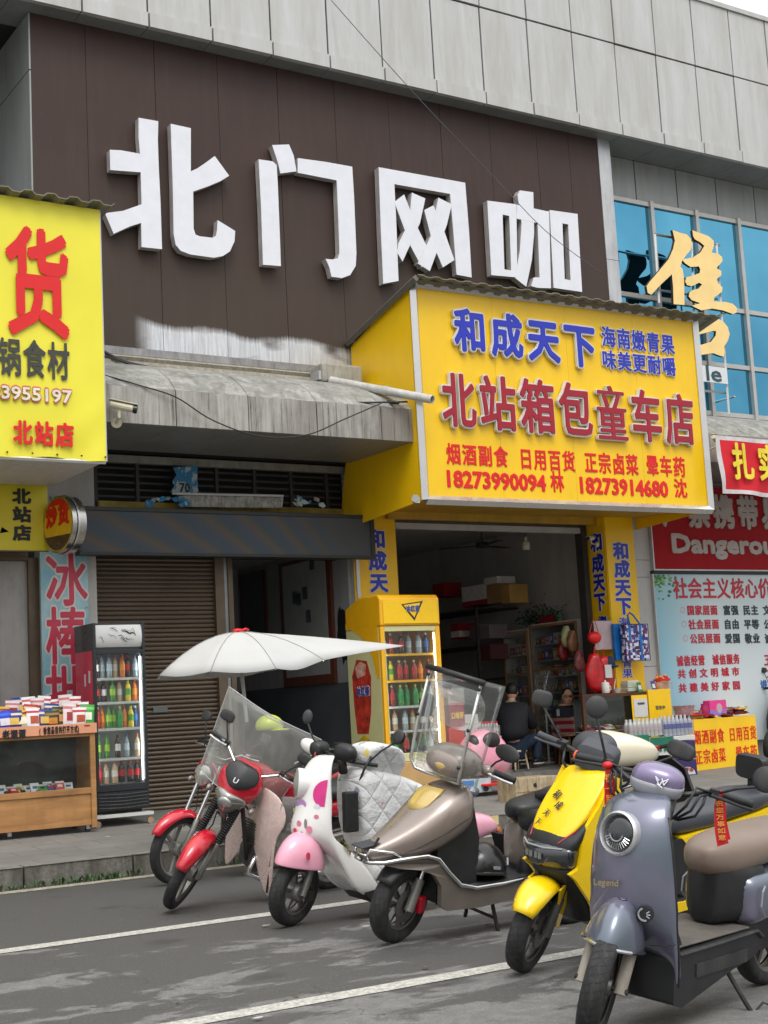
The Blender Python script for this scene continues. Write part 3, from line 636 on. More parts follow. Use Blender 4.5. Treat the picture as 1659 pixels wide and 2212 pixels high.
mb = MB(); mb.add([(xa-.02, YS+.05, za0+.03), (xb, YS+.05, zb0+.03), (xb, YW-.08, 3.92), (xa-.02, YW-.08, 3.9)], [(0, 1, 2, 3)], M_yus)
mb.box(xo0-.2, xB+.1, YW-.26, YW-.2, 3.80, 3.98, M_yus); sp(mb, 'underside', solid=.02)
# corrugated roof
M_roof = mat('roof_sheet', (.17, .165, .12, 1), .5, metal=.1, var=.25, scale=4, dirt=.5); M_roofe = mat('roof_edge', (.12, .115, .09, 1), .6, dirt=.4)
def corr(mb, p0, p1, q0, q1, n, m, h=.035, seg=6):
    # sheet between edge p0-p1 (front) and q0-q1 (back) with n ribs
    p0, p1, q0, q1 = map(Vector, (p0, p1, q0, q1)); N = n*seg; vs = []
    for i in range(N+1):
        u = i/N; ph = (i % seg)/seg; z = h*(1 if ph < .34 else 0)+(h*.15*sin(ph*pi))
        for e0, e1 in ((p0, p1), (q0, q1)): vs.append(e0.lerp(e1, u)+Vector((0, 0, z)))
    mb.add(vs, [(2*i, 2*i+2, 2*i+3, 2*i+1) for i in range(N)], m)
mb = MB(); corr(mb, (xa-.06, YS-.22, za1+.02), (xb+.32, YS-.22, zb1+.0), (xa-.06, YB, 6.06), (xb+.32, YB, 6.06), 22, M_roof, .018); sp(mb, 'roof', solid=.012)
mb = MB(); mb.tube([(xa-.08, YS-.20, za1+.0), (xa-.08, YB, 6.02)], .045, M_roofe, 4); mb.tube([(xa-.08, YS-.12, za1-.0), (xb+.3, YS-.12, zb1-.0)], .03, M_roofe, 4); sp(mb, 'roof_edge')
def blk(name, fn): mb = MB(); fn(mb); sp(mb, name)
Yf = YS-.0
for i, ch in enumerate('和成天下'):
    a = 974+i*79; y0 = 670+i*10.5
    blk('letter', lambda mb: rpx(mb, ch, Yf, a, y0-2, a+72, y0+94, M_blue, bold=.03, fill=.96, d0=.01, d1=.05, m2=M_wout, b2=.068, d2=.062))
blk('lettering', lambda mb: rpx(mb, '海南嫩青果', Yf, 1296, 714, 1454, 759, M_blue, bold=.02, fill=.93, d0=.005, d1=.022, m2=M_wout, b2=.06, d2=.03))
blk('lettering', lambda mb: rpx(mb, '味美更耐嚼', Yf, 1297, 764, 1457, 806, M_blue, bold=.02, fill=.93, d0=.005, d1=.022, m2=M_wout, b2=.06, d2=.03))
xsn = [945, 1026, 1114, 1198, 1277, 1354, 1427, 1498]
for i, ch in enumerate('北站箱包童车店'):
    y0 = 806+i*7.6
    blk('letter', lambda mb: rpx(mb, ch, Yf, xsn[i]+1, y0-1, xsn[i+1]-4, y0+122-i*1.5, M_redd, bold=.02, fill=.97, d0=.01, d1=.06, m2=M_wout, b2=.048, d2=.075))
def f(mb):
    for s_, a, b, c, d in (('烟酒副食', 962, 960, 1098, 1007), ('日用百货', 1120, 970, 1243, 1017), ('正宗卤菜', 1261, 978, 1379, 1025), ('晕车药', 1394, 984, 1481, 1030), ('林', 1187, 1017, 1219, 1064), ('沈', 1454, 1033, 1485, 1076)):
        rpx(mb, s_, Yf, a, b, c, d, M_red, bold=.022, d0=.002, d1=.008)
    wpx(mb, '18273990094', Yf, 967, 1022, 1177, 1056, M_red, bold=.05, d0=.002, d1=.008); wpx(mb, '18273914680', Yf, 1254, 1036, 1441, 1069, M_red, bold=.05, d0=.002, d1=.008)
blk('lettering', f)
# little floodlight at its lower left corner
def cctv(name, label, p, yaw=0, pitch=-.2, s=1.):
    t = thing(name, label, 'camera', p, (0, 0, yaw)); Mx = Matrix.Rotation(pitch, 4, 'Y')
    c = mat('camera_cream', (.62, .58, .42, 1), .4, var=.06); k = mat('camera_black', (.02, .02, .022, 1), .35)
    mb = MB(); rs = []
    for x in (-.10, -.095, .09, .10): r_ = .034 if abs(x) < .097 else .028; rs.append([Mx @ Vector((x, cos(2*pi*i/12)*r_*1.05, sin(2*pi*i/12)*r_)) for i in range(12)])
    mb.rings(rs, c); mb.box(-.11, .13, -.04, .04, .034, .042, c, Mx); mb.v = [(x*s, y*s, z*s) for x, y, z in mb.v]; mb.build('housing', t, bev=.003)
    mb = MB(); mb.lathe([(.035, .10), (.037, .13), (.03, .135), (.026, .12), (.0, .12)], (0, 0, 0), Mx @ Vector((1, 0, 0)), k, 14); mb.v = [(x*s, y*s, z*s) for x, y, z in mb.v]; mb.build('lens', t)
    mb = MB(); mb.tube([(-.02*s, 0, -.03*s), (-.02*s, 0, -.09*s), (-.04*s, .09*s, -.12*s)], .014*s, c, 8); mb.lathe([(.0, 0), (.045*s, 0), (.045*s, .02*s), (.0, .02*s)], (-.04*s, .085*s, -.12*s), (0, 1, 0), c, 14); mb.build('bracket', t); return t
q = at(262, 878, Y=13.62); cctv('security_camera', 'cream bullet camera on the canopy edge beside the yellow banner', q, -.35, .22, 1.25)
q = at(1547, 950, Y=13.55); cctv('security_camera', 'small bullet camera at the right edge of the yellow box sign', q, .4, .3, 1.05)
q = at(1276, 1163, Y=15.0); cctv('security_camera', 'white camera tucked under the canopy on the yellow shop pillar', q, -2.7, .1, .8)
q = at(899, 1077, Y=YS-.06); t2 = thing('spotlight', 'tiny silver spotlight at the lower left corner of the yellow box sign', 'lamp', q)
mb = MB(); mb.lathe([(0, 0), (.03, 0), (.045, .05), (.045, .09), (.0, .09)], (0, 0, 0), (-.6, -.7, -.1), M_steel, 12); mb.build('lamp_head', t2); mb = MB(); mb.box(-.02, .05, 0, .05, -.05, .02, M_steel); mb.build('clamp', t2)
# ---- yellow vinyl banner box at left
YV = 13.25; xv1 = Xp(222, 720, YV); zt_, zb_ = Zp(209, 452, YV), Zp(233, 996, YV)
M_vin = mat('vinyl_yellow', rgb(238, 228, 62), .45, var=.03, scale=1.5, bmp=.02)
t = thing('banner_sign', 'lemon yellow vinyl banner box for hot pot groceries at the upper left', 'shop sign', (xv1, YV, zb_)); O = Vector((xv1, YV, zb_))
mb = MB(); NX, NZ = 60, 40; vs = []
for j in range(NZ+1):
    for i in range(NX+1):
        u, v = i/NX, j/NZ; X = xv1-3.2*(1-u); Z = zb_+(zt_-zb_)*v
        wr = .012*sin(u*40+v*9)*math.exp(-v*9)+.010*sin((u-v)*34)*math.exp(-((1-u)*6+v*5))+.006*sin(v*11+u*6)
        vs.append((X, YV-wr*(1 if 0 < i < NX else 0), Z+(.012*sin(u*25) if j == 0 else 0)))
mb.add(vs, [(j*(NX+1)+i, j*(NX+1)+i+1, (j+1)*(NX+1)+i+1, (j+1)*(NX+1)+i) for j in range(NZ) for i in range(NX)], M_vin); sp(mb, 'banner_sheet', smooth=True)
mb = MB(); mb.tube([(xv1, YV+.02, zb_), (xv1, YV+.02, zt_)], .02, M_wout, 4); mb.tube([(xv1-3.2, YV+.02, zb_-.01), (xv1, YV+.02, zb_-.01)], .02, M_wout, 4)
for k in range(14): mb.box(xv1-.02-.25*k, xv1-.005-.25*k, YV-.02, YV-.008, zb_+.03, zb_+.045, M_blk)
sp(mb, 'frame')
mb = MB(); mb.box(xv1-.02, xv1-.0, YV+.05, 14.9, zb_+.02, zt_-.1, M_door)
M_und = mat('banner_underside', (.55, .54, .50, 1), .5, var=.06, dirt=.25)
for k in range(9): mb.box(xv1-.02-.4*(k+1), xv1-.024-.4*k, YV+.03, 14.75, zb_-.012, zb_+.008, M_und)
sp(mb, 'casing')
mb = MB(); corr(mb, (xv1-3.2, YV-.12, zt_+.01), (xv1+.12, YV-.12, zt_+.01), (xv1-3.2, 15.0, zt_-.15), (xv1+.12, 15.0, zt_-.15), 14, M_roof); sp(mb, 'roof', solid=.012)
def f(mb):
    rpx(mb, '货', YV-.015, 10, 490, 152, 732, M_red, bold=.03, fill=1); rpx(mb, '锅食材', YV-.015, -6, 733, 152, 818, mat('ink_grey', (.05, .052, .045, 1), .5), bold=.022, fill=.95)
    wpx(mb, '83955197', YV-.012, -20, 836, 154, 867, mat('pink_ink', rgb(214, 110, 100), .5), bold=.075); wpx(mb, '83955197', YV-.02, -20, 838, 154, 865, mat('pale_ink', (.78, .76, .62, 1), .5), bold=.03)
    rpx(mb, '北站店', YV-.015, 26, 910, 162, 964, M_red, bold=.04, fill=.9)
mb = MB(); f(mb); sp(mb, 'lettering')
# ---- olive yellow board under it
YQ = 14.9; t = thing('name_board', 'deep yellow board with three black characters below the vinyl banner', 'shop sign', at(105, 1190, Y=YQ)); O = Vector(t.location)
a, b = at(105, 1042, Y=YQ), at(105, 1190, Y=YQ)
mb = MB(); mb.box(b.x-2.6, b.x, YQ, YQ+.08, b.z, a.z, mat('board_yellow', rgb(222, 206, 30), .4, var=.04, scale=2)); mb.box(b.x-2.6, b.x, YQ-.01, YQ+.0, b.z-.012, b.z, M_frb); sp(mb, 'panel')
mb = MB(); cpx(mb, '北站店', YQ, 27, 1052, 67, 1171, M_blk, bold=.05, fill=.86); mb.prism([(0, 0), (.1, .02), (.02, .07)], (at(0, 1152, Y=YQ)).to_tuple(), (1, 0, 0), (0, 0, 1), (0, -1, 0), .003, M_red); sp(mb, 'lettering')
# ---- round light box
q = at(126, 1133, Y=14.62); t = thing('round_sign', 'round double sided light box for roasted nuts in a brushed steel rim', 'shop sign', q, (0, 0, radians(12)))
mb = MB(); R_ = .31; mb.lathe([(R_-.025, -.012), (R_, -.012), (R_, .16), (R_-.025, .16)], (0, 0, 0), (1, 0, 0), mat('brushed_steel', (.55, .53, .50, 1), .25, metal=1., var=.1), 48)
mb.lathe([(R_+.012, .05), (R_+.012, .07), (R_, .07)], (0, 0, 0), (1, 0, 0), M_steel, 48); mb.build('rim', t, smooth=True, auto=30)
mb = MB(); mb.lathe([(0, -.004), (R_-.02, -.004), (R_-.02, .0)], (0, 0, 0), (1, 0, 0), mat('lightbox_yellow', rgb(235, 190, 40), .3, var=.06), 40); mb.lathe([(0, .155), (R_-.02, .155)], (0, 0, 0), (1, 0, 0), MATS['lightbox_yellow'], 40); mb.build('face', t)
mb = MB(); fr = Frame((-.006, 0, 0), (0, -1, 0), (0, 0, 1)); fr.n = Vector((-1, 0, 0))
row(mb, '炒货', fr, -.24, .24, -.02, .25, M_red, bold=.05, d0=.001, d1=.004); P_ = [(.2*sin(k), .2) for k in ()]
seg = [(cos(a_)*(R_-.03), sin(a_)*(R_-.03)) for a_ in [radians(x) for x in range(48, 133, 6)]]; mb.prism(seg, fr.p(0, 0, .003), (0, -1, 0), (0, 0, 1), (-1, 0, 0), .002, M_red)
seg = [(cos(a_)*(R_-.03), sin(a_)*(R_-.03)) for a_ in [radians(x) for x in range(205, 336, 8)]]; mb.prism(seg, fr.p(0, 0, .003), (0, -1, 0), (0, 0, 1), (-1, 0, 0), .002, mat('nuts_print', (.10, .05, .03, 1), .5, var=.7, scale=40))
mb.build('lettering', t); mb = MB(); mb.tube([(.08, .28, 0), (.08, .8, 0)], .02, M_steel, 8); mb.build('bracket', t)
# ---- blue poster strip on the pillar
YR = YW-.14; t = thing('pillar_poster', 'tall light blue ice lolly poster with crimson characters on the left pillar', 'poster', at(140, 1500, Y=YR)); O = Vector(t.location)
def blueposter():
    m, nt, p = newmat('poster_blue'); s = nt.nodes.new('ShaderNodeSeparateXYZ'); nt.links.new(coords(nt), s.inputs[0])
    f = noise(nt, coords(nt, (1, 1, .6)), 3.5, 5); c = mixc(nt, ramp(nt, f, (.35, 0.), (.65, 1.)), rgb(120, 180, 196), rgb(176, 208, 214))
    g = noise(nt, coords(nt), 9, 5, .7); c = mixc(nt, ramp(nt, g, (.62, 0.), (.68, .8)), c, (.25, .28, .28, 1)); setin(nt, p.inputs['Base Color'], c); p.inputs['Roughness'].default_value = .4; return m
a, b = at(86, 1190, Y=YR), at(196, 1500, Y=YR)
mb = MB(); mb.box(a.x, b.x, YR-.004, YR, .5, 3.33, blueposter()); a2, b2 = at(110, 1060, Y=YR), at(150, 1130, Y=YR); mb.box(a2.x, b2.x+.1, YR-.004, YR, 3.55, 3.95, MATS.get('pb2') or mat('pb2', rgb(90, 165, 185), .4)); sp(mb, 'sheet')
M_cr = mat('poster_crimson', rgb(205, 60, 84), .4, var=.15, scale=3)
mb = MB()
for ch, y0, y1 in (('冰', 1190, 1312), ('棒', 1308, 1438), ('批', 1434, 1560)):
    rpx(mb, ch, YR-.004, 97, y0, 189, y1, M_cr, bold=.022, fill=1, d0=.001, d1=.003, m2=M_wout, b2=.06, d2=.006)
sp(mb, 'lettering')
# ---- LED board
YD = 15.0; a, b = at(168, 1093, Y=YD), at(811, 1207, Y=YD)
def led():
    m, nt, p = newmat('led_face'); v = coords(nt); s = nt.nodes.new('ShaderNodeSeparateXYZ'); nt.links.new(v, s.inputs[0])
    # moire bands over the switched-off diode grid, painted into its colour
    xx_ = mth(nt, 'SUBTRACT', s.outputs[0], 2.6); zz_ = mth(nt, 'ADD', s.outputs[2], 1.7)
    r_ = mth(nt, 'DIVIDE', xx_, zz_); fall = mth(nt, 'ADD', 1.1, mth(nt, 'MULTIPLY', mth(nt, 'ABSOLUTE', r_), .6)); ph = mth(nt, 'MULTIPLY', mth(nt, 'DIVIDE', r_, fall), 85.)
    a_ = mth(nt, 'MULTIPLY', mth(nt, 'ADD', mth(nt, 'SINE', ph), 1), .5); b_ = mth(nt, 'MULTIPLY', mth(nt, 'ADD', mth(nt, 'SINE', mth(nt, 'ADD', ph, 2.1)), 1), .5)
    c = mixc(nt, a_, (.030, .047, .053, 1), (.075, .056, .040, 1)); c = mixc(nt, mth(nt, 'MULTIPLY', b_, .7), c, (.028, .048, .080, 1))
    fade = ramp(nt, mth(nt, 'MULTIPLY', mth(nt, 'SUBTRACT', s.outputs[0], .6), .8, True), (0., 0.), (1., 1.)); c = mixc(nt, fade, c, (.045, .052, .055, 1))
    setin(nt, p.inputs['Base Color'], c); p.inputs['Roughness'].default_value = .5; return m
t = thing('led_board', 'switched off black framed LED board above the shutter and doorway', 'LED board', ((a.x+b.x)/2, YD, b.z)); O = Vector(t.location)
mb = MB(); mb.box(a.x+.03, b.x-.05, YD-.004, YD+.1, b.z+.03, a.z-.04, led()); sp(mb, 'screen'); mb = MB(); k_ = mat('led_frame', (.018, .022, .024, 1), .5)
mb.box(a.x, b.x, YD-.02, YD+.12, a.z-.045, a.z, k_); mb.box(a.x, b.x, YD-.02, YD+.12, b.z, b.z+.035, k_); mb.box(a.x, a.x+.035, YD-.018, YD+.12, b.z+.036, a.z-.046, k_); mb.box(b.x-.06, b.x, YD-.018, YD+.12, b.z+.036, a.z-.046, k_)
for xx_ in (a.x+.5, b.x-.4): mb.box(xx_, xx_+.04, YD+.1, YW, a.z-.1, a.z-.06, k_)
sp(mb, 'frame', bev=.004)
# torn blue poster and broken sign strip above it
YT = 15.36; t = thing('torn_poster', 'torn blue and white poster marked 70 hanging on the louvre', 'poster', at(398, 1040, Y=YT)); O = Vector(t.location)
def pp(pts, Y): return [(at(x, y, Y=Y).x, at(x, y, Y=Y).z) for x, y in pts]
def blueprint():
    m, nt, p = newmat('torn_blue'); f = noise(nt, coords(nt, (1, 1, .6)), 7, 4, .6); c = mixc(nt, ramp(nt, f, (.5, 0.), (.54, 1.)), rgb(40, 120, 165), rgb(170, 185, 185)); setin(nt, p.inputs['Base Color'], c); p.inputs['Roughness'].default_value = .5; return m
M_tb = blueprint()
mb = MB(); mb.prism(pp([(374, 1010), (427, 1006), (426, 1035), (429, 1066), (404, 1066), (368, 1063), (377, 1048), (372, 1040), (381, 1026)], YT), (0, YT, 0), (1, 0, 0), (0, 0, 1), (0, -1, 0), .004, M_tb); sp(mb, 'sheet')
mb = MB(); wpx(mb, '70', YT-.003, 388, 1044, 410, 1063, M_blk, bold=.03); sp(mb, 'lettering')
t = thing('broken_panel', 'broken white sign strip with blue scraps lying on the LED board', 'panel', at(500, 1080, Y=15.2)); O = Vector(t.location); rr = random.Random(9)
M_scr = mat('scrap_white', (.40, .39, .35, 1), .7, var=.3, scale=12, dirt=.8, dirtc=(.05, .05, .05, 1))
mb = MB(); mb.prism(pp([(385, 1071), (430, 1067), (612, 1073), (610, 1097), (500, 1096), (392, 1094)], 15.2), (0, 15.2, 0), (1, 0, 0), (0, 0, 1), (0, -1, 0), .03, M_scr); mb.tube([at(372, 1066, Y=15.16), at(612, 1071, Y=15.16)], .013, M_wout, 4); sp(mb, 'strip')
mb = MB()
for k in range(26):
    px_ = rr.choice([rr.uniform(318, 470), rr.uniform(318, 400), rr.uniform(640, 700)]); q_ = at(px_, rr.uniform(1076, 1092), Y=15.1+rr.uniform(-.03, .08)); s_ = rr.uniform(.03, .08)
    mb.prism([(cos(2*pi*j/5)*s_*rr.uniform(.4, 1.2), sin(2*pi*j/5)*s_*rr.uniform(.3, .7)) for j in range(5)], q_, (1, 0, rr.uniform(-.3, .3)), (0, rr.uniform(-.5, .5), 1), (0, -1, 0), .004, rr.choice([M_tb, M_scr, M_tb]))
sp(mb, 'scraps')
# ---- pillar strips
def strip_sign(name, label, boxpts, faces):
    t = thing(name, label, 'shop sign', boxpts); return t
t = thing('pillar_strip', 'yellow advertising strip on the shop pillar left of the yellow fridge', 'shop sign', (Xp(815, 1300, YW-.1), YW-.1, .4)); O = Vector(t.location)
mb = MB(); mb.box(Xp(796, 1300, YW-.1)-.2, xo0-.005, YW-.112, YW-.102, .4, 4.4, M_yel); sp(mb, 'sheet')
mb = MB(); cpx(mb, '和成天下', YW-.112, 797, 1141, 836, 1330, M_blue, bold=.045, m2=M_wout, b2=.085); sp(mb, 'lettering')
t = thing('pillar_strip', 'yellow advertising strip facing the street on the right shop pillar', 'shop sign', ((xA+xB)/2, yB, .4)); O = Vector(t.location)
mb = MB(); mb.box(xA-.002, xB, yB-.014, yB-.003, .4, 4.4, M_yel); sp(mb, 'sheet')
mb = MB(); Y_ = yB-.014
for ch, y0, y1, dx in (('和', 1171, 1209, 0), ('成', 1210, 1248, 2), ('天', 1250, 1288, 4), ('下', 1289, 1328, 6), ('海', 1333, 1356, 12), ('南', 1357, 1380, 13), ('嫩', 1381, 1402, 14), ('青', 1422, 1443, 19), ('果', 1444, 1465, 20)):
    wd_ = 34 if y0 < 1330 else 22; rpx(mb, ch, Y_, 1324+dx, y0, 1324+dx+wd_, y1, M_blue, bold=.045 if wd_ > 30 else .02, fill=1, d0=.001, d1=.004, m2=M_wout, b2=.085, d2=.007)
sp(mb, 'lettering')
t = thing('pillar_strip', 'yellow advertising strip on the inner face of the right shop pillar', 'shop sign', (xA, 15.35, .4)); O = Vector(t.location)
mb = MB(); mb.box(xA-.014, xA-.003, yB-.001, YW, .4, 4.4, M_yel); sp(mb, 'sheet')
fr = Frame((xA-.014, YW, 0), (0, -1, 0)); fr.n = Vector((-1, 0, 0)); mb = MB()
for ch, y0, y1, x0_, x1_ in (('和', 1151, 1192, 1276, 1302), ('成', 1196, 1236, 1279, 1305), ('天', 1237, 1278, 1282, 1307), ('下', 1279, 1320, 1284, 1309), ('海', 1330, 1350, 1293, 1312)):
    a = at(x0_, (y0+y1)/2, X=xA-.014); b = at(x1_, (y0+y1)/2, X=xA-.014); z0, z1 = at((x0_+x1_)/2, y1, X=xA-.014).z, at((x0_+x1_)/2, y0, X=xA-.014).z
    char(mb, ch, fr, YW-a.y, z0, a.y-b.y, z1-z0, M_wout, .085, .001, .004); char(mb, ch, fr, YW-a.y, z0, a.y-b.y, z1-z0, M_blue, .045, .004, .007)
sp(mb, 'lettering')
# ---- right red notice board, blue community board, red cloth banner
YN = 15.06; a = at(1408, 1150, Y=YN)
t = thing('warning_sign', 'dark red warning board against dangerous goods with grey bilingual characters', 'sign', (a.x, YN, Zp(1500, 1230, YN))); O = Vector(t.location); zn = O.z
mb = MB(); mb.box(O.x, O.x+6, YN, YN+.05, zn, zn+1.25, mat('sign_dark_red', rgb(165, 5, 20), .8, var=.04, scale=2)); mb.box(O.x-.02, O.x, YN-.01, YN+.06, zn-.02, zn+1.25, M_trim); mb.box(O.x, O.x+6, YN-.01, YN+.06, zn-.02, zn, M_trim); sp(mb, 'panel')
M_gl = mat('letter_grey', (.50, .46, .42, 1), .5, var=.1)
mb = MB(); rpx(mb, '严禁携带易燃', YN, 1425, 1070, 1738, 1143, M_gl, bold=.045, fill=.86, d1=.02); wpx(mb, 'Dangerous', YN, 1452, 1158, 1690, 1207, M_gl, bold=.055, d1=.02); sp(mb, 'lettering')
def board():
    m, nt, p = newmat('community_board'); s = nt.nodes.new('ShaderNodeSeparateXYZ'); nt.links.new(coords(nt), s.inputs[0])
    c = mixc(nt, ramp(nt, mth(nt, 'MULTIPLY', s.outputs[0], .8, True), (.0, 0.), (.9, 1.)), rgb(130, 190, 212), rgb(216, 226, 229))
    c = mixc(nt, ramp(nt, mth(nt, 'ADD', mth(nt, 'MULTIPLY', s.outputs[2], .5), -.5, True), (.0, 0.), (1., .5)), c, rgb(175, 205, 205))
    setin(nt, p.inputs['Base Color'], c); p.inputs['Roughness'].default_value = .35; return m
YC = 15.08; a = at(1410, 1240, Y=YC)
t = thing('notice_board', 'pale blue community values board with rows of red and grey characters', 'notice board', (a.x, YC, .6)); O = Vector(t.location)
mb = MB(); mb.box(O.x, O.x+6, YC, YC+.03, .6, zn-.07, board()); sp(mb, 'panel'); mb = MB(); mb.box(O.x-.01, O.x+6, YC-.03, YC+.06, zn-.068, zn-.022, M_blk); mb.box(O.x-.025, O.x-.002, YC-.02, YC+.06, .55, zn-.07, M_trim); sp(mb, 'frame')
M_rt = mat('ink_red', rgb(196, 40, 60), .5, var=.05); M_gt = mat('ink_dark', rgb(50, 60, 66), .5); M_shd = mat('ink_shadow', rgb(150, 150, 160), .5)
mb = MB(); rpx(mb, '社会主义核心价值观', YC, 1453, 1248, 1723, 1294, M_rt, bold=.018, fill=.98)
for i, (a_, b_) in enumerate((('国家层面', ('富强', '民主', '文明')), ('社会层面', ('自由', '平等', '公正')), ('公民层面', ('爱国', '敬业', '诚信')))):
    y = 1307+30.5*i; d_ = 3.2*i; rpx(mb, a_, YC, 1483+d_, y, 1550+d_, y+22, M_rt, bold=.03)
    for j, s_ in enumerate(b_): rpx(mb, s_, YC, 1561+43*j+d_*.6, y, 1595+43*j+d_*.6, y+22, M_gt, bold=.03)
    q = at(1474+d_, y+11, Y=YC); mb.lathe([(.035, .002), (.05, .002), (.05, .0)], q+Vector((0, -.001, 0)), (0, -1, 0), mat('ring_pink', rgb(205, 170, 172), .5), 12)
rpx(mb, '诚信经营 诚信服务', YC, 1460, 1414, 1598, 1437, M_rt, bold=.03); rpx(mb, '共创文明城市', YC, 1460, 1443, 1600, 1463, M_rt, bold=.03, fill=.72); rpx(mb, '共建美好家园', YC, 1462, 1473, 1602, 1493, M_rt, bold=.03, fill=.72)
rpx(mb, '五好家庭', YC, 1648, 1410, 1760, 1437, M_rt, bold=.03); rpx(mb, '文明', YC, 1654, 1443, 1700, 1463, M_rt, bold=.03); rpx(mb, '讲文明', YC, 1641, 1468, 1690, 1486, mat('ink_blue', rgb(60, 110, 180), .5), bold=.03); sp(mb, 'lettering')
rr = random.Random(6); mb = MB()
for k in range(70):
    q = at(1413+abs(rr.gauss(0, 22)), 1242+abs(rr.gauss(0, 20)), Y=YC); s_ = rr.uniform(.012, .035); mb.prism([(cos(2*pi*j/6)*s_, sin(2*pi*j/6)*s_*.7) for j in range(6)], (q.x, YC-.001-k*.00003, q.z), (1, 0, 0), (0, 0, 1), (0, -1, 0), .001, mat('leaf_print%d' % (k % 3), (rgb(70, 140, 60), rgb(140, 180, 60), rgb(60, 120, 90))[k % 3], .5))
sp(mb, 'leaf_print')
YH = 13.4; c0 = [at(x, y, Y=YH) for x, y in ((1545, 940), (1560, 1066))]
t = thing('cloth_banner', 'red cloth banner with yellow characters and white hem at the right edge', 'banner', c0[0]); O = Vector(t.location)
mb = MB(); NX, NZ = 40, 14; vs = []
for j in range(NZ+1):
    for i in range(NX+1):
        u, v = i/NX, j/NZ; p_ = c0[0].lerp(c0[1], v); vs.append(p_+Vector((3.2*u, .02*sin(u*30+v*6)*(.3+v), -.02*u+.012*sin(u*17)*v)))
fs = [(j*(NX+1)+i, j*(NX+1)+i+1, (j+1)*(NX+1)+i+1, (j+1)*(NX+1)+i) for j in range(NZ) for i in range(NX)]; hem = [f_ for k_, f_ in enumerate(fs) if k_ // NX == NZ-1 or k_ % NX == 0 or k_//NX == 0]
mb.add(vs, [f_ for f_ in fs if f_ not in hem], mat('cloth_red', rgb(208, 22, 40), .75, var=.06)); mb.add(vs, hem, mat('cloth_hem', (.62, .58, .58, 1), .8)); sp(mb, 'cloth', smooth=True)
mb = MB(); rpx(mb, '扎实做好', YH-.045, 1577, 962, 1790, 1042, mat('cloth_yellow', rgb(236, 214, 60), .7), bold=.03, fill=.85); sp(mb, 'lettering')
# ---- pipe, junction box, cables
t = thing('drain_pipe', 'white plastic pipe jutting over the canopy towards the yellow box sign', 'pipe', at(715, 822, Y=14.7)); O = Vector(t.location); M_pvc = mat('pvc', (.58, .57, .53, 1), .4, var=.08, dirt=.4)
mb = MB(); p0, p1 = at(715, 822, Y=14.62), at(934, 863, Y=13.3); d_ = (p1-p0).normalized(); mb.lathe([(.0, 0), (.052, 0), (.052, (p1-p0).length), (.042, (p1-p0).length), (.042, (p1-p0).length-.3), (0, (p1-p0).length-.3)], p0, d_, M_pvc, 20); mb.lathe([(.058, .0), (.058, .08), (.052, .08)], p0+d_*.8, d_, M_pvc, 20); sp(mb, 'pipe', smooth=True, auto=40)
q = at(710, 812, Y=14.75); t = thing('junction_box', 'weathered cream box where the plastic pipe leaves the canopy', 'box', q); O = Vector(q)
mb = MB(); mb.box(q.x-.16, q.x+.42, q.y-.12, q.y+.2, q.z-.1, q.z+.13, mat('box_cream', (.38, .37, .32, 1), .6, var=.15, dirt=.6)); sp(mb, 'housing', bev=.02); mb = MB(); mb.box(q.x-.2, q.x-.165, q.y-.1, q.y+.1, q.z-.08, q.z+.03, M_trim); sp(mb, 'end_plate')
M_cab = mat('cable_rubber', (.022, .022, .024, 1), .6)
def cable(label, pts, r=.012, Y=None, name='cable', m=None):
    P_ = [at(x, y, Y=yy) for x, y, yy in pts]; o_ = P_[0]; sm = []
    for i in range(len(P_)-1):
        a, b, c, d = P_[max(i-1, 0)], P_[i], P_[i+1], P_[min(i+2, len(P_)-1)]
        for k in range(6):
            u = k/6; sm.append(.5*((2*b)+(c-a)*u+(2*a-5*b+4*c-d)*u*u+(-a+3*b-3*c+d)*u**3)-o_)
    sm.append(P_[-1]-o_); mb = MB(); mb.tube(sm, r, m or M_cab, 6); o = mb.build(name, None, smooth=True); o.location = o_; tag(o, label, 'cable')
cable('thick black cable along the wall foot above the canopy', [(212, 752, 15.0), (262, 779, 14.9), (330, 795, 14.9), (480, 818, 14.95), (640, 843, 14.8), (760, 862, 14.5), (860, 870, 13.66)], .022)
cable('black cable sagging across the canopy roof', [(215, 765, 14.9), (300, 792, 14.6), (420, 824, 14.2), (560, 852, 14.0), (700, 869, 13.9), (880, 868, 13.66)], .012)
cable('thin black cable looping below the canopy face', [(225, 810, 13.9), (300, 832, 13.75), (380, 858, 13.7), (460, 908, 13.68), (560, 942, 13.68), (660, 940, 13.68), (745, 905, 13.68), (830, 868, 13.66)], .008)
cable('grey wire drooping from the parapet over the brown board', [(715, 0, 14.5), (830, 130, 14.4), (930, 240, 14.4), (1060, 375, 14.4), (1180, 500, 14.2), (1300, 590, 14.0)], .005, m=mat('wire_grey', (.10, .10, .11, 1), .6))
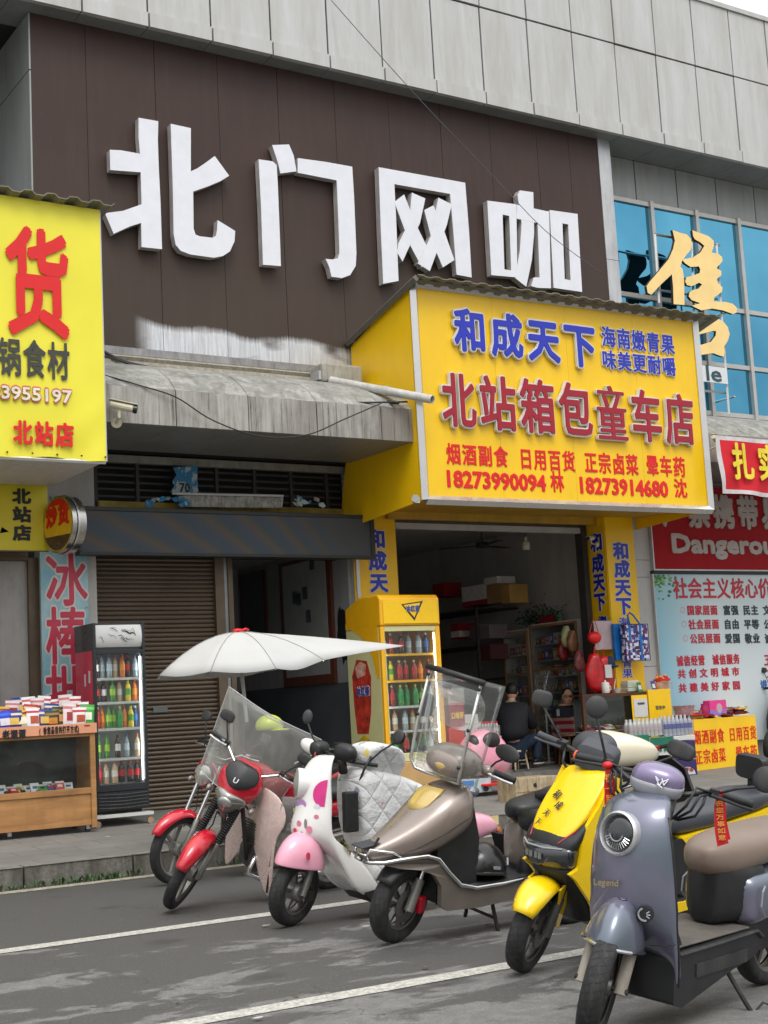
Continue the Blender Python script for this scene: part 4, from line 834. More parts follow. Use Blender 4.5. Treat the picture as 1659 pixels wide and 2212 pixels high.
# ---- two-wheeler materials and builders
M_tyre = mat('tyre_rubber', (.020, .020, .021, 1), .75, var=.25, scale=18, bmp=.5, dirt=.5, dirtc=(.09, .085, .075, 1))
M_rub = mat('black_plastic', (.017, .018, .019, 1), .45, var=.2, scale=8, bmp=.15); M_rub2 = mat('dusty_plastic', (.028, .029, .031, 1), .6, var=.25, scale=8, dirt=.4)
M_rim = mat('alloy_rim', (.20, .19, .18, 1), .4, metal=.7, var=.15, dirt=.5); M_chr = mat('chrome', (.72, .72, .72, 1), .12, metal=1., var=.05); M_alum = mat('dull_alloy', (.30, .29, .27, 1), .45, metal=.6, var=.15, dirt=.4)
M_disc = mat('brake_disc', (.30, .28, .26, 1), .3, metal=.9); M_iron = mat('dark_iron', (.04, .038, .036, 1), .5, metal=.4, var=.3, dirt=.4)
M_clr = glass('clear_plastic', (.97, .98, .97, 1), .55, .06, .07); M_clr2 = glass('scuffed_plastic', (.90, .90, .88, 1), .6, .12, .36); M_lens = mat('clear_lens', (.35, .36, .35, 1), .08, metal=.6, coat=1.); M_mirg = mat('mirror_glass', (.6, .62, .64, 1), .03, metal=1.)
class Veh:
    def __init__(s, name, label, cat, loc, th, ph, de, rake=.45, R=.215, group=None):
        s.t = thing(name, label, cat, (loc[0], loc[1], 0), (radians(ph), 0, radians(th)), group)
        s.R = R; o = Vector((0, 0, R)); ax = Vector((sin(rake), 0, cos(rake))); s.ax = ax
        s.S = Matrix.Translation(o) @ Matrix.Rotation(radians(de), 4, ax) @ Matrix.Translation(-o)
    def part(s, mb, name, st=False, parent=None, **k):
        if st: mb.v = [tuple(s.S @ Vector(v)) for v in mb.v]
        return mb.build(name, parent or s.t, **k)
def wheel(V, x, R, W, st, nsp=5, rimr=None, spw=.02, disc=.08, y_disc=-1, spokes='bar', mr=None):
    rimr = rimr or R-.062*(R/.215); c = Vector((x, 0, R)); mr = mr or M_rim
    mb = MB(); prof = []; h = R-rimr; n = 14
    for i in range(n+1):
        a = -pi*.5+pi*i/n*1.0; prof.append((rimr+h*(.35+.65*max(0, cos(a))**.6), W*.5*sin(a)))
    prof = [(rimr-.004, -W*.36)]+prof+[(rimr-.004, W*.36)]
    mb.lathe(prof, c, (0, 1, 0), M_tyre, 48)
    N = 40                      # tread sipes
    for i in range(N):
        a = 2*pi*i/N
        for sg in (-1, 1):
            p = [c+Vector((cos(a+b*sg*.09), 0, sin(a+b*sg*.09)))*(rimr+h*(.35+.65*max(0, cos(t))**.6)+.0012)+Vector((0, W*.5*sin(t), 0)) for b, t in ((0, sg*.1), (.5, sg*.5), (1., sg*.95))]
            tt = Vector((-sin(a), 0, cos(a)))*.0022
            mb.add([p[0]-tt, p[0]+tt, p[1]+tt, p[1]-tt, p[2]+tt, p[2]-tt], [(0, 1, 2, 3), (3, 2, 4, 5)], M_gap)
    ty = V.part(mb, 'tyre', st, smooth=True)
    mb = MB(); mb.lathe([(rimr-.012, -W*.34), (rimr, -W*.38), (rimr+.004, -W*.30), (rimr-.016, -W*.2), (rimr-.016, W*.2), (rimr+.004, W*.30), (rimr, W*.38), (rimr-.012, W*.34)], c, (0, 1, 0), mr, 40)
    for i in range(nsp):
        a = 2*pi*i/nsp+.4
        for o in ((-.14, .14) if spokes == 'split' else (0,)):
            u = Vector((cos(a), 0, sin(a))); v = Vector((cos(a+o), 0, sin(a+o))); wv = Vector((-sin(a), 0, cos(a)))
            q = [c+u*.03-wv*spw*.6, c+u*.03+wv*spw*.6, c+v*(rimr-.01)+wv*spw*.45, c+v*(rimr-.01)-wv*spw*.45]
            mb.add([p+Vector((0, yy, 0)) for yy in (-W*.16, W*.16) for p in q], [(0, 1, 2, 3), (7, 6, 5, 4), (0, 4, 5, 1), (1, 5, 6, 2), (2, 6, 7, 3), (3, 7, 4, 0)], mr)
    mb.lathe([(0, -W*.45), (.032, -W*.45), (.04, -W*.2), (.04, W*.2), (.032, W*.45), (0, W*.45)], c, (0, 1, 0), mr, 16)
    V.part(mb, 'rim', st, parent=ty, smooth=True, auto=35)
    if disc:
        mb = MB(); y = y_disc*W*.5; mb.lathe([(disc*.45, y-.002), (disc, y-.002), (disc, y+.002), (disc*.45, y+.002), (disc*.45, y-.002)], c, (0, 1, 0), M_disc, 28); V.part(mb, 'brake_disc', st, parent=ty)
    return ty
def shield(mb, rows, m, n=14, th=.03, p=2.2, mback=None):
    # rows: z, x of the front, half width, sag at the edge, tilt (z drop towards the edge)
    rs = []
    for r in rows:
        z, xf, w, sg = r[:4]; tl = r[4] if len(r) > 4 else 0; tk = r[5] if len(r) > 5 else th; a = []; b = []
        for i in range(n+1):
            t = -1+2*i/n; tt = sin(t*pi/2)*.35+t*.65; f = abs(tt)**p; a.append(Vector((xf+sg*f, w*tt, z-tl*f))); b.append(Vector((xf+sg*f*.86+tk, w*tt*.94, z-tl*f)))
        rs.append(a+b[::-1])
    mb.rings(rs, m, True)
def dome(mb, xf, xb, zt, zf, zb, w, m, cone=0, n=16, k=8):
    # bell shaped mudguard, open below: nose at (xf, zf), rear edge at (xb, zb), crown at zt
    rs = []; xc = xf+(xb-xf)*.55
    for j in range(k+1):
        v = j/k; s_ = (cos(v*pi/2)**.72*(1-cone)+cone*(1-.66*v)) if j < k else .04+cone*.2; ring = []
        for i in range(n):
            a = 2*pi*i/n; cx = cos(a); sy = sin(a); x = xc+(cx*(xb-xc) if cx > 0 else cx*(xc-xf))*s_
            u = (x-xf)/(xb-xf); ze = zf+(zb-zf)*u; ring.append(Vector((x, sy*w*s_*(.72+.28*min(1, u*2)), ze+(zt-ze)*(sin(v*pi/2)**.9*(1-cone)+cone*v))))
        rs.append(ring)
    mb.rings(rs, m, False); mb.add(rs[-1], [tuple(range(n))], m)
def arcfender(mb, R, a0, a1, w, m, drop=.03, c=(0, 0, .215), n=16, k=8, taper=.25, lift=0):
    rs = []
    for i in range(n+1):
        u = i/n; a = radians(a0+(a1-a0)*u); ww = w*(1-taper*abs(u*2-1)**2.2); o = []
        for j in range(k+1):
            t = -1+2*j/k; rr_ = R+lift*(1-u)-drop*abs(t)**2.4; o.append(Vector((c[0]-cos(a)*rr_, ww*t, c[2]+sin(a)*rr_)))
        rs.append(o)
    mb.rings(rs, m, False, False)
def slab(mb, prof, y0, y1, m):
    if y1 < y0: y0, y1 = y1, y0
    mb.prism(prof, (0, y0, 0), (1, 0, 0), (0, 0, 1), (0, -1, 0), y1-y0, m)
def body(mb, secs, m, n=20, p=.75, cap=True):
    # closed body through sections (x, zc, halfheight, halfwidth)
    rs = []
    pw = lambda t: (abs(t)**p)*(1 if t >= 0 else -1)
    for s_ in secs:
        x, zc, hh, hw = s_[:4]; ln = s_[4] if len(s_) > 4 else 0
        rs.append([Vector((x+ln*pw(sin(2*pi*j/n)), pw(cos(2*pi*j/n))*hw, zc+pw(sin(2*pi*j/n))*hh)) for j in range(n)])
    mb.rings(rs, m, cap)
def mirror(V, base, top, r, label=None, shape='round', st=True, tilt=.3, stem=.006, yaw=0):
    mb = MB(); b, t_ = Vector(base), Vector(top); mid = b.lerp(t_, .45)+Vector((-.015, 0, .01)); mb.tube([b, mid, t_], stem, M_rub, 8); lv = V.part(mb, 'mirror', st)
    mb = MB(); M = Matrix.Rotation(yaw, 3, 'Z') @ Matrix.Rotation(tilt, 3, 'Y')
    rr_ = (.018, r[0], r[1]); mb.ell(t_+Vector((0, 0, r[1]*.5)), rr_, M_rub2, M, 20, 10, .62 if shape == 'rect' else 1.0); V.part(mb, 'mirror_shell', st, parent=lv, smooth=True)
    mb = MB(); pts = [t_+Vector((0, 0, r[1]*.5))+M @ Vector((.0185, cos(a)*r[0]*.86, sin(a)*r[1]*.86)) for a in [2*pi*i/20 for i in range(20)]]; mb.add(pts, [tuple(range(20))], M_mirg); V.part(mb, 'mirror_glass', st, parent=lv)
def grip(V, p0, p1, r=.017, m=None, lever=True, end=None, lm=None):
    a, b = Vector(p0), Vector(p1); d = (b-a).normalized(); mb = MB(); L = (b-a).length
    mb.lathe([(0, 0), (r, 0)]+[(r+(.0015 if i % 2 else -.001), L*(.05+.85*i/14)) for i in range(15)]+[(r+.003, L*.96), (r+.003, L), (0, L)], a, d, m or M_rub, 14); g_ = V.part(mb, 'grip', True, smooth=True)
    if end: mb = MB(); mb.lathe([(r+.005, L*.93), (r+.007, L*.95), (r+.007, L*.99), (r+.003, L*1.0)], a, d, end, 14); V.part(mb, 'grip_ring', True, parent=g_)
    if lever:
        mb = MB(); q = a+Vector((-.035, 0, -.008)); mb.tube([q-d*.03, q+Vector((-.015, 0, 0))+d*L*.3, q+d*L*.65+Vector((-.01, 0, -.004)), q+d*L*1.05+Vector((.0, 0, -.006))], [.010, .007, .006, .008], lm or M_rub, 8)
        mb.box(-.02, .02, -.02, .02, -.018, .018, M_rub, Matrix.Translation(a-d*.02+Vector((-.015, 0, 0)))); V.part(mb, 'brake_lever', True, smooth=False)
def forkleg(V, top, bot, y, r0, r1, m0, m1, split=.5):
    for sg in (-1, 1):
        t_, b = Vector((top[0], sg*y, top[1])), Vector((bot[0], sg*y, bot[1])); mid = b.lerp(t_, split); mb = MB()
        mb.tube([t_, mid], r0, m0, 12); mb.tube([mid+(mid-b)*.02, mid, b.lerp(mid, .15), b], [r0*1.15, r1, r1, r1*1.05], m1, 12); V.part(mb, 'fork_leg', True, smooth=True, auto=40)
def ribbon(V, p, L, w, text, name, label, st=True, lean=(0, 0, 0)):
    # a ribbon hangs from the handlebar: a thing of its own, built in the world
    P = V.t.matrix_world if False else (Matrix.Translation(V.t.location) @ V.t.rotation_euler.to_matrix().to_4x4()); q = P @ (V.S @ Vector(p) if st else Vector(p))
    t = thing(name, label, 'ribbon', q); fd = (Vector((0, 0, CH))-q); fd.z = 0; fd.normalize(); fd = (fd*.8+Vector((-.5, -.6, 0))*.4).normalized(); ex = fd.cross(Vector((0, 0, 1)))*-1
    ex = Vector((0, 0, 1)).cross(fd); mr_ = mat('ribbon_red', rgb(205, 14, 26), .45, var=.08, coat=.2); N = 12
    for k_, (off, sc_) in enumerate(((0, 1.), (.012, .93))):
        mb = MB(); vs = []
        for i in range(N+1):
            u = i/N; ww = w*(.35+.65*min(1, u*4)); sw = .003*sin(u*7+k_)
            for sgn in (-1, 1): vs.append(ex*(sgn*ww/2+sw+(.008*k_*u))+Vector((0, 0, -u*L*sc_+(.012 if i == N and sgn > 0 else 0)))+fd*(.004*sin(u*9+sgn)-off))
        mb.add(vs, [(2*i, 2*i+1, 2*i+3, 2*i+2) for i in range(N)], mr_); mb.build('ribbon_tail', t, smooth=True)
    mb = MB(); fr = Frame((0, 0, 0), ex, (0, 0, 1)); fr.n = fd; n = len(text); hh = L*.78/n
    for i, ch in enumerate(text): char(mb, ch, fr, -w*.36, -L*.1-(i+1)*hh, w*.72, hh*.85, mat('ribbon_gold', rgb(225, 160, 70), .4), .012, .010, .011)
    mb.build('lettering', t); mb = MB(); mb.ell((0, 0, 0), (.024, .024, .018), mr_, n=10, k=6); mb.build('knot', t, smooth=True)
def emblem(mb, c, r, n_, m, up=(0, 0, 1)):
    c, n_ = Vector(c), Vector(n_).normalized(); ex = Vector(up).cross(n_).normalized(); ez = n_.cross(ex)
    for i, (x0, z0, x1, z1) in enumerate(((-.8, .35, -.1, -.55), (-.1, -.55, .2, .3), (.0, .5, .45, -.35), (.45, -.35, .85, .4), (-.9, .55, -.3, .1), (.25, .1, .95, .6), (-.5, -.4, .3, -.75))):
        a = c+ex*x0*r+ez*z0*r+n_*.003; b = c+ex*x1*r+ez*z1*r+n_*.003; mb.tube([a, b], r*.09, m, 5)
# ================================================================== STREET FURNITURE, GOODS, PEOPLE
M_wood = mat('counter_wood', rgb(176, 128, 78), .5, var=.22, scale=2.2, stretch=(.6, 1, 5), bmp=.15, dirt=.35, dirtc=(.12, .06, .02, 1)); M_woodd = mat('dark_wood', rgb(74, 44, 30), .45, var=.2, scale=3)
M_gls = glass('shop_glass', (.95, .97, .96, 1), .45, .02, .02); M_gdk = mat('case_inside', (.035, .045, .04, 1), .5, var=.3); M_fw = mat('fridge_white', (.60, .60, .58, 1), .35, var=.03); M_fb = mat('fridge_black', (.016, .018, .021, 1), .3, var=.1, coat=.3)
def lobj(o, mb, name, **k): mb.v = [(x-o.location[0], y-o.location[1], z-o.location[2]) for x, y, z in mb.v]; return mb.build(name, o, **k)
def caster(mb, x, y, z, r=.03): mb.lathe([(0, -.012), (r, -.012), (r, .012), (0, .012)], (x, y, z+r), (0, 1, 0), M_rub, 12); mb.box(x-.02, x+.02, y-.02, y+.02, z+r, z+r*2+.01, M_steel)
# ---- wooden display counter
YK = 14.12; xk = Xp(208, 1700, YK); zb = SZ(YK)+.075; ztop = Zp(205, 1579, YK)
C = thing('display_counter', 'wooden glass fronted display counter on casters at the left edge', 'counter', (xk-.9, YK, SZ(YK)))
mb = MB(); z1, z2 = Zp(204, 1700, YK), Zp(204, 1713, YK); x0_ = xk-2.4
mb.box(xk-.055, xk, YK-.005, YK+.05, zb-.03, ztop, M_wood); mb.box(x0_, xk-.056, YK, YK+.05, ztop-.05, ztop, M_wood); mb.box(x0_, xk-.056, YK-.003, YK+.05, z2, z1, M_wood); mb.box(xk-.05, xk-.005, YK+.45, YK+.5, zb, ztop, M_wood); mb.box(x0_, xk-.0, YK+.051, YK+.5, ztop-.02, ztop-.002, M_wood)
mb.box(x0_, xk-.056, YK+.003, YK+.05, zb, zb+.05, M_wood); lobj(C, mb, 'frame', bev=.003)
mb = MB(); mb.box(x0_, xk-.058, YK+.012, YK+.03, zb+.052, z2-.003, M_wood); mb.box(xk-.03, xk-.012, YK+.05, YK+.45, zb+.02, ztop-.03, M_wood); lobj(C, mb, 'panel')
mb = MB(); mb.box(x0_, xk-.04, YK+.45, YK+.47, z2, ztop-.03, M_gdk); mb.box(x0_, xk-.04, YK+.05, YK+.45, z2+.0, z2+.02, mat('green_baize', (.02, .07, .05, 1), .8)); lobj(C, mb, 'interior')
mb = MB(); mb.box(x0_, xk-.058, YK+.02, YK+.025, z1, ztop-.052, M_gls); lobj(C, mb, 'glass')
mb = MB(); 
for x in (xk-.08, xk-.9, xk-1.7): caster(mb, x, YK+.06, SZ(YK+.06)); caster(mb, x, YK+.44, SZ(YK+.44))
lobj(C, mb, 'caster')
# goods
def dyed(n, c, r=.4): return mat('print_%d_%d_%d' % c, rgb(*c), r, var=.10, scale=12)
def pack_mesh(w, h, d, c1, c2, c3):
    # pillow pouch: crimped top and bottom, printed band and spot
    mb = MB(); N = 10; m1, m2, m3 = dyed('', c1), dyed('', c2), dyed('', c3); rs = []
    for j in range(N+1):
        v = j/N; t = d*.5*(sin(pi*v)**.6) if 0 < j < N else .001; ring = []
        for i in range(12):
            a = 2*pi*i/12; ring.append(Vector((cos(a)*w*.5*(1-.03*sin(pi*v)), (abs(sin(a))**.8)*(1 if sin(a) > 0 else -1)*t, v*h)))
        rs.append(ring)
    for j in range(N):
        m = m2 if j in ((1, 2, 8) if sum(c1) % 2 else (8,)) else m1; mb.rings(rs[j:j+2], m, j in (0, N-1))
    mb.box(-w*.28, w*.28, -d*.5-.0035, -d*.5+.008, h*.38, h*.68, m3); mb.box(-w*.5, w*.5, -.002, .002, h-.004, h+.004, m1); mb.box(-w*.15, w*.3, -d*.5-.0015, -d*.5+.006, h*.12, h*.3, dyed('', c1[::-1]))
    return mb
PACKC = [((236, 236, 236), (200, 60, 60), (196, 92, 62), 'white'), ((34, 52, 130), (220, 210, 190), (226, 190, 90), 'navy'), ((196, 44, 40), (240, 220, 190), (230, 180, 70), 'red'), ((60, 150, 60), (110, 200, 80), (230, 240, 220), 'green'), ((220, 180, 70), (150, 60, 40), (245, 235, 210), 'yellow'), ((228, 216, 216), (205, 120, 120), (170, 60, 60), 'pale pink'), ((28, 66, 52), (170, 120, 40), (214, 140, 60), 'dark green'), ((40, 70, 200), (80, 110, 230), (240, 240, 250), 'bright blue'), ((120, 40, 36), (60, 26, 24), (190, 150, 110), 'dark red')]
_proto = {}
def put(kind, key, make, loc, rot, name, label, cat, group, parts=1):
    k = (kind, key)
    if k not in _proto:
        o = make(); _proto[k] = o; r = o
    else:
        o = _proto[k]; r = o.copy(); COL.objects.link(r)
        for ch in o.children: c = ch.copy(); COL.objects.link(c); c.parent = r
    r.location = loc; r.rotation_euler = rot; tag(r, label, cat, group)
    if kind == 'pack': r.scale = (rr.uniform(.85, 1.12), 1, rr.uniform(.82, 1.12))
    return r
def pack(i, loc, rot, label, group, s=(.13, .19, .045)):
    c = PACKC[i % len(PACKC)]
    return put('pack', (i % len(PACKC), s), lambda: pack_mesh(*s, *c[:3]).build('snack_packet', smooth=True, auto=50), loc, rot, 'snack_packet', label, 'snack packet', group)
rr = random.Random(21); g_ = 'snack packets on the wooden display counter'
trow = [(0, 8, 4, 'back'), (1, 26, 5, 'back'), (1, 44, 1, 'back'), (1, 62, 0, 'back'), (1, 80, 5, 'back'), (1, 96, 0, 'back'), (0, 112, 1, 'middle'), (1, 128, 0, 'back'), (1, 146, 5, 'back'), (1, 164, 0, 'back'), (2, 10, 7, 'front'), (2, 30, 1, 'front'), (2, 52, 4, 'front'), (2, 74, 0, 'front'), (2, 96, 1, 'front'), (2, 114, 6, 'front'), (2, 132, 6, 'front'), (2, 150, 5, 'front'), (2, 172, 0, 'front'), (2, 188, 3, 'front'), (0, 182, 0, 'middle'), (0, 150, 5, 'middle'), (0, 64, 2, 'middle')]
cnt = {}
for lay, px, ci, wh in trow:
    yy = YK+{0: .22, 1: .36, 2: .09}[lay]; q = at(px, 1560, Y=yy); zz = ztop+{0: .08, 1: .13, 2: .015}[lay]; k_ = (PACKC[ci][3], wh); cnt[k_] = cnt.get(k_, 0)+1
    pack(ci, (q.x, yy, zz), (rr.uniform(-.28, .0), rr.uniform(-.1, .1), rr.uniform(-.25, .25)), '%s %s snack packet from the left, %s row on the wooden counter' % (ORD[cnt[k_]-1], PACKC[ci][3], wh), g_, (.17, .25, .055) if lay == 2 else (.155, .25, .05))
M_tray = mat('tray_orange', rgb(226, 158, 122), .45, var=.06, scale=3); zt0 = ztop
t = thing('snack_tray', 'orange printed cardboard tray holding the snack packets on the counter', 'tray', (xk-.9, YK, ztop)); mb = MB(); mb.box(x0_, xk+.01, YK-.03, YK-.02, zt0-.015, zt0+.085, M_tray); mb.box(xk, xk+.01, YK-.019, YK+.44, zt0-.0, zt0+.085, M_tray); mb.box(x0_, xk, YK-.019, YK+.44, zt0+.001, zt0+.008, M_tray); lobj(t, mb, 'panel')
mb = MB(); rpx(mb, '老湘潭', YK-.03, 4, 1576, 56, 1596, M_blk, bold=.04); rpx(mb, '(香您品尝的打开方式)', YK-.03, 84, 1568, 176, 1585, M_blk, bold=.02); wpx(mb, '—', YK-.03, 182, 1566, 194, 1568, M_redd); lobj(t, mb, 'lettering')
g_ = 'cigarette packets inside the wooden counter'
cc = [((196, 40, 50), 'red'), ((220, 190, 120), 'gold'), ((214, 210, 206), 'white'), ((90, 140, 80), 'green'), ((60, 90, 150), 'blue'), ((70, 40, 50), 'maroon')]
cnt = {}
for i, px in enumerate([4, 18, 32, 42, 54, 64, 76, 86, 94, 102, 112, 122, 130, 140, 148]):
    ci = [2, 5, 0, 1, 5, 2, 2, 3, 3, 5, 4, 0, 0, 3, 2][i]; yy = YK+rr.uniform(.12, .22); q = at(px, 1690, Y=yy); cnt[ci] = cnt.get(ci, 0)+1
    def mk(ci=ci):
        mb = MB(); m_ = dyed('', cc[ci][0]); mb.box(-.045, .045, -.012, .012, 0, .095, m_); mb.box(-.0455, .0455, -.0125, .0125, .075, .0955, M_fw); mb.box(-.025, .025, -.0135, -.0121, .03, .06, dyed('', cc[(ci+2) % 6][0])); return mb.build('cigarette_packet', bev=.002)
    put('cig', ci, mk, (q.x, yy, z1-.01), (-.9 if i % 3 else -.5, 0, rr.uniform(-.3, .3)), 'cigarette_packet', '%s %s cigarette packet from the left inside the wooden counter' % (ORD[cnt[ci]-1], cc[ci][1]), 'cigarette packet', g_)
# ---- bottles
BC = [('green tea', (70, 130, 40), (160, 200, 60), (70, 150, 60)), ('orange juice', (220, 110, 20), (240, 150, 40), (200, 60, 30)), ('lemon tea', (226, 200, 30), (90, 160, 50), (230, 220, 60)), ('cola', (30, 14, 10), (190, 30, 36), (200, 40, 40)), ('clear water', (150, 160, 165), (190, 205, 215), (60, 90, 170)), ('red tea', (150, 40, 24), (200, 50, 50), (230, 200, 150)), ('milk tea', (190, 160, 130), (220, 214, 200), (190, 80, 80)), ('blue soda', (30, 70, 130), (60, 110, 180), (220, 225, 235)), ('sprite green', (50, 140, 70), (40, 150, 80), (230, 220, 60)), ('dark plum', (60, 24, 34), (220, 214, 210), (60, 30, 60))]
def bottle_mesh(i, h=.225, r=.032):
    n_, c, l, cap = BC[i]; s = MB(); pr = [(0, 0), (r*.9, 0), (r, .01), (r, h*.22), (r*.94, h*.3), (r, h*.38), (r, h*.62), (r*.85, h*.74), (r*.45, h*.86), (r*.38, h*.92)]
    s.lathe(pr, (0, 0, 0), (0, 0, 1), mat('liquid_'+n_.replace(' ', '_'), rgb(*c), .12, var=.08, coat=.6), 14); s.lathe([(r*1.02, h*.30), (r*1.03, h*.60)], (0, 0, 0), (0, 0, 1), dyed('', l), 14); s.lathe([(r*.45, h*.90), (r*.45, h), (0, h)], (0, 0, 0), (0, 0, 1), dyed('', cap), 12)
    return s.build('bottle', smooth=True, auto=40)
def bottle(i, loc, label, group, h=.225, r=.032): return put('bottle', (i, h, r), lambda: bottle_mesh(i, h, r), loc, (0, 0, rr.uniform(0, 6)), 'bottle', label, 'bottle', group)
def shelfwire(mb, x0, x1, y0, y1, z, m):
    mb.box(x0, x1, y0, y0+.012, z-.022, z+.006, m)
    n = int((x1-x0)/.022)
    for k in range(n): mb.box(x0+k*.022, x0+k*.022+.005, y0+.012, y1, z-.005, z-.001, m)
# ---- black drinks fridge
YB_ = 14.40; xa_, xb_ = Xp(205, 1550, YB_), Xp(318, 1550, YB_); zt_ = Zp(262, 1345, YB_); zb_ = Zp(262, 1750, YB_); F = thing('drinks_fridge', 'tall black glass door drinks fridge with white header and maroon side', 'fridge', ((xa_+xb_)/2, YB_, SZ(YB_)))
zh = Zp(262, 1403, YB_); zg0, zg1 = Zp(262, 1693, YB_), Zp(262, 1412, YB_); D_ = .56
mb = MB(); mb.box(xa_+.005, xa_+.02, YB_+.05, YB_+D_, zb_, zt_-.02, mat('fridge_maroon', rgb(205, 32, 68), .35, coat=.3, var=.06)); m_ = MATS['fridge_maroon']
mb.box(xb_-.02, xb_, YB_+.05, YB_+D_, zb_, zt_-.02, M_fb); mb.box(xa_+.02, xb_-.02, YB_+D_-.03, YB_+D_, zb_, zt_-.02, M_fw); mb.box(xa_+.02, xb_-.02, YB_+.05, YB_+D_-.03, zg0-.04, zg0-.005, M_fw); mb.box(xa_+.0, xb_, YB_+.04, YB_+D_, zh, zt_-.0, M_fb)
mb.box(xa_+.021, xa_+.035, YB_+.06, YB_+D_-.03, zg0, zh, M_fw); mb.box(xb_-.035, xb_-.021, YB_+.06, YB_+D_-.03, zg0, zh, M_fw); lobj(F, mb, 'cabinet', bev=.004)
for k, (dy, dz) in enumerate(((.12, .0), (.25, .03))): mb = MB(); zz = Zp(200, 1448, YB_)-dz; mb.box(xa_+.0, xa_+.004, YB_+dy, YB_+dy+.04, zz-.13, zz, M_fw); lobj(F, mb, 'sticker')
mb = MB(); rs = []
for k in range(9): u = k/8; rs.append([Vector((xa_+.03, YB_+.04-.035*sin(u*pi)**.7, zh+.03+(zt_-zh-.05)*u)), Vector((xb_-.03, YB_+.04-.035*sin(u*pi)**.7, zh+.03+(zt_-zh-.05)*u))])
mb.rings(rs, mat('header_white', (.64, .64, .62, 1), .35, var=.02), False, False); hd = lobj(F, mb, 'header', smooth=True)
mb = MB(); r2 = random.Random(3)
for k in range(16):
    x = r2.uniform(xa_+.07, xb_-.1); z = zt_-.05-r2.uniform(0, .12); L = r2.uniform(.03, .09); mb.tube([(x, YB_-.0, z), (x+L*.5, YB_-.0, z-r2.uniform(-.01, .03)), (x+L, YB_-.0, z-r2.uniform(-.02, .06))], r2.uniform(.0012, .0035), M_blk, 4)
lobj(F, mb, 'header_print')
mb = MB(); f_ = .035; mb.box(xa_, xa_+f_, YB_, YB_+.04, zb_+.20, zh, M_fb); mb.box(xb_-f_, xb_, YB_, YB_+.04, zb_+.20, zh, M_fb); mb.box(xa_+f_, xb_-f_, YB_, YB_+.04, zg1, zh-.001, M_fb); mb.box(xa_+f_, xb_-f_, YB_, YB_+.04, zb_+.20, zg0, M_fb); mb.box(xa_, xa_+f_-.001, YB_-.0+.001, YB_+.05, zh, zt_, M_fb); mb.box(xb_-f_+.005, xb_, YB_+.001, YB_+.05, zh, zt_, M_fb); dr = lobj(F, mb, 'door', bev=.004)
mb = MB(); mb.box(xa_+f_, xb_-f_, YB_+.015, YB_+.02, zg0, zg1, M_gls); lobj(F, mb, 'glass')
mb = MB(); mb.box(xa_, xb_, YB_+.01, YB_+D_, zb_, zb_+.195, M_fb)
for k in range(5): mb.tube([(xa_+.02, YB_+.004, zb_+.03+k*.035), ((xa_+xb_)/2, YB_-.012, zb_+.022+k*.035), (xb_-.02, YB_+.004, zb_+.03+k*.035)], .008, M_rub2, 6)
lobj(F, mb, 'grille'); mb = MB(); zc = zb_-.07; mb.box(xa_-.03, xb_+.03, YB_-.03, YB_+.02, zc, zc+.035, M_fw); mb.box(xa_-.03, xa_+.03, YB_+.021, YB_+D_, zc, zc+.035, M_fw); mb.box(xb_-.03, xb_+.03, YB_+.021, YB_+D_, zc, zc+.035, M_fw); mb.box(xa_+.05, xb_-.05, YB_+.1, YB_+.5, zc+.036, zb_-.001, M_rub)
for x in (xa_, xb_): mb.lathe([(0, -.015), (.035, -.015), (.035, .015), (0, .015)], (x, YB_, SZ(YB_)+.035), (0, 1, 0), mat('caster_tan', (.35, .22, .14, 1), .5), 12)
lobj(F, mb, 'trolley')
sz = [Zp(262, y, YB_) for y in (1464, 1516, 1573, 1638)]+[zg0]
mb = MB()
for z in sz[:4]: shelfwire(mb, xa_+.036, xb_-.036, YB_+.06, YB_+.5, z, M_fw)
lobj(F, mb, 'shelf'); M_tubeL = mat('fridge_tube', (.9, .95, 1, 1), .5, emit=9.)
for xx_ in (xa_+.042, xb_-.046): mb = MB(); mb.box(xx_, xx_+.004, YB_+.055, YB_+.07, zg0+.03, zg1-.03, M_tubeL); lobj(F, mb, 'light_tube')
n_ = 6; seqs = [[9, 4, 4, 6, 1, 3, 4], [3, 9, 0, 6, 2, 1], [5, 1, 0, 0, 8, 1, 2, 7], [0, 0, 9, 4, 6], [5, 6, 6, 3, 3, 3]]; RN = ['top', 'second', 'third', 'fourth', 'bottom']
for r_, sq in enumerate(seqs):
    for k, ci in enumerate(sq):
        x = xa_+.075+(xb_-xa_-.15)*(k/(len(sq)-1)); bottle(ci, (x, YB_+.12+.03*(k % 2), sz[r_]+.008), '%s bottle, %s on the %s shelf of the black fridge' % (BC[ci][0], ORD[k], RN[r_]), 'bottles in the black fridge', .24 if r_ in (0, 3) else .225, .034 if r_ == 4 else .031)
# ---- yellow ice cream fridge on its plinth
YG_ = 14.3; xa_, xb_ = Xp(829, 1500, YG_), Xp(958, 1500, YG_); zt_, zb_, zh = Zp(895, 1284, YG_), Zp(895, 1644, YG_), Zp(895, 1352, YG_); D_ = .80
F = thing('drinks_fridge', 'tall yellow glass door drinks fridge with cream side printed with a red drink', 'fridge', ((xa_+xb_)/2, YG_, zb_)); M_fy = mat('fridge_yellow', rgb(240, 178, 20), .35, var=.04, coat=.3); M_fc = mat('fridge_cream', rgb(206, 204, 150), .4, var=.04)
mb = MB(); mb.box(xa_, xa_+.03, YG_+.05, YG_+D_, zb_, zh, M_fc); mb.box(xb_-.03, xb_, YG_+.05, YG_+D_, zb_, zh, M_fy); mb.box(xa_+.03, xb_-.03, YG_+D_-.04, YG_+D_, zb_, zh, M_fw); mb.box(xa_+.03, xb_-.03, YG_+.05, YG_+D_-.041, zb_, zb_+.06, M_fc); lobj(F, mb, 'cabinet', bev=.006)
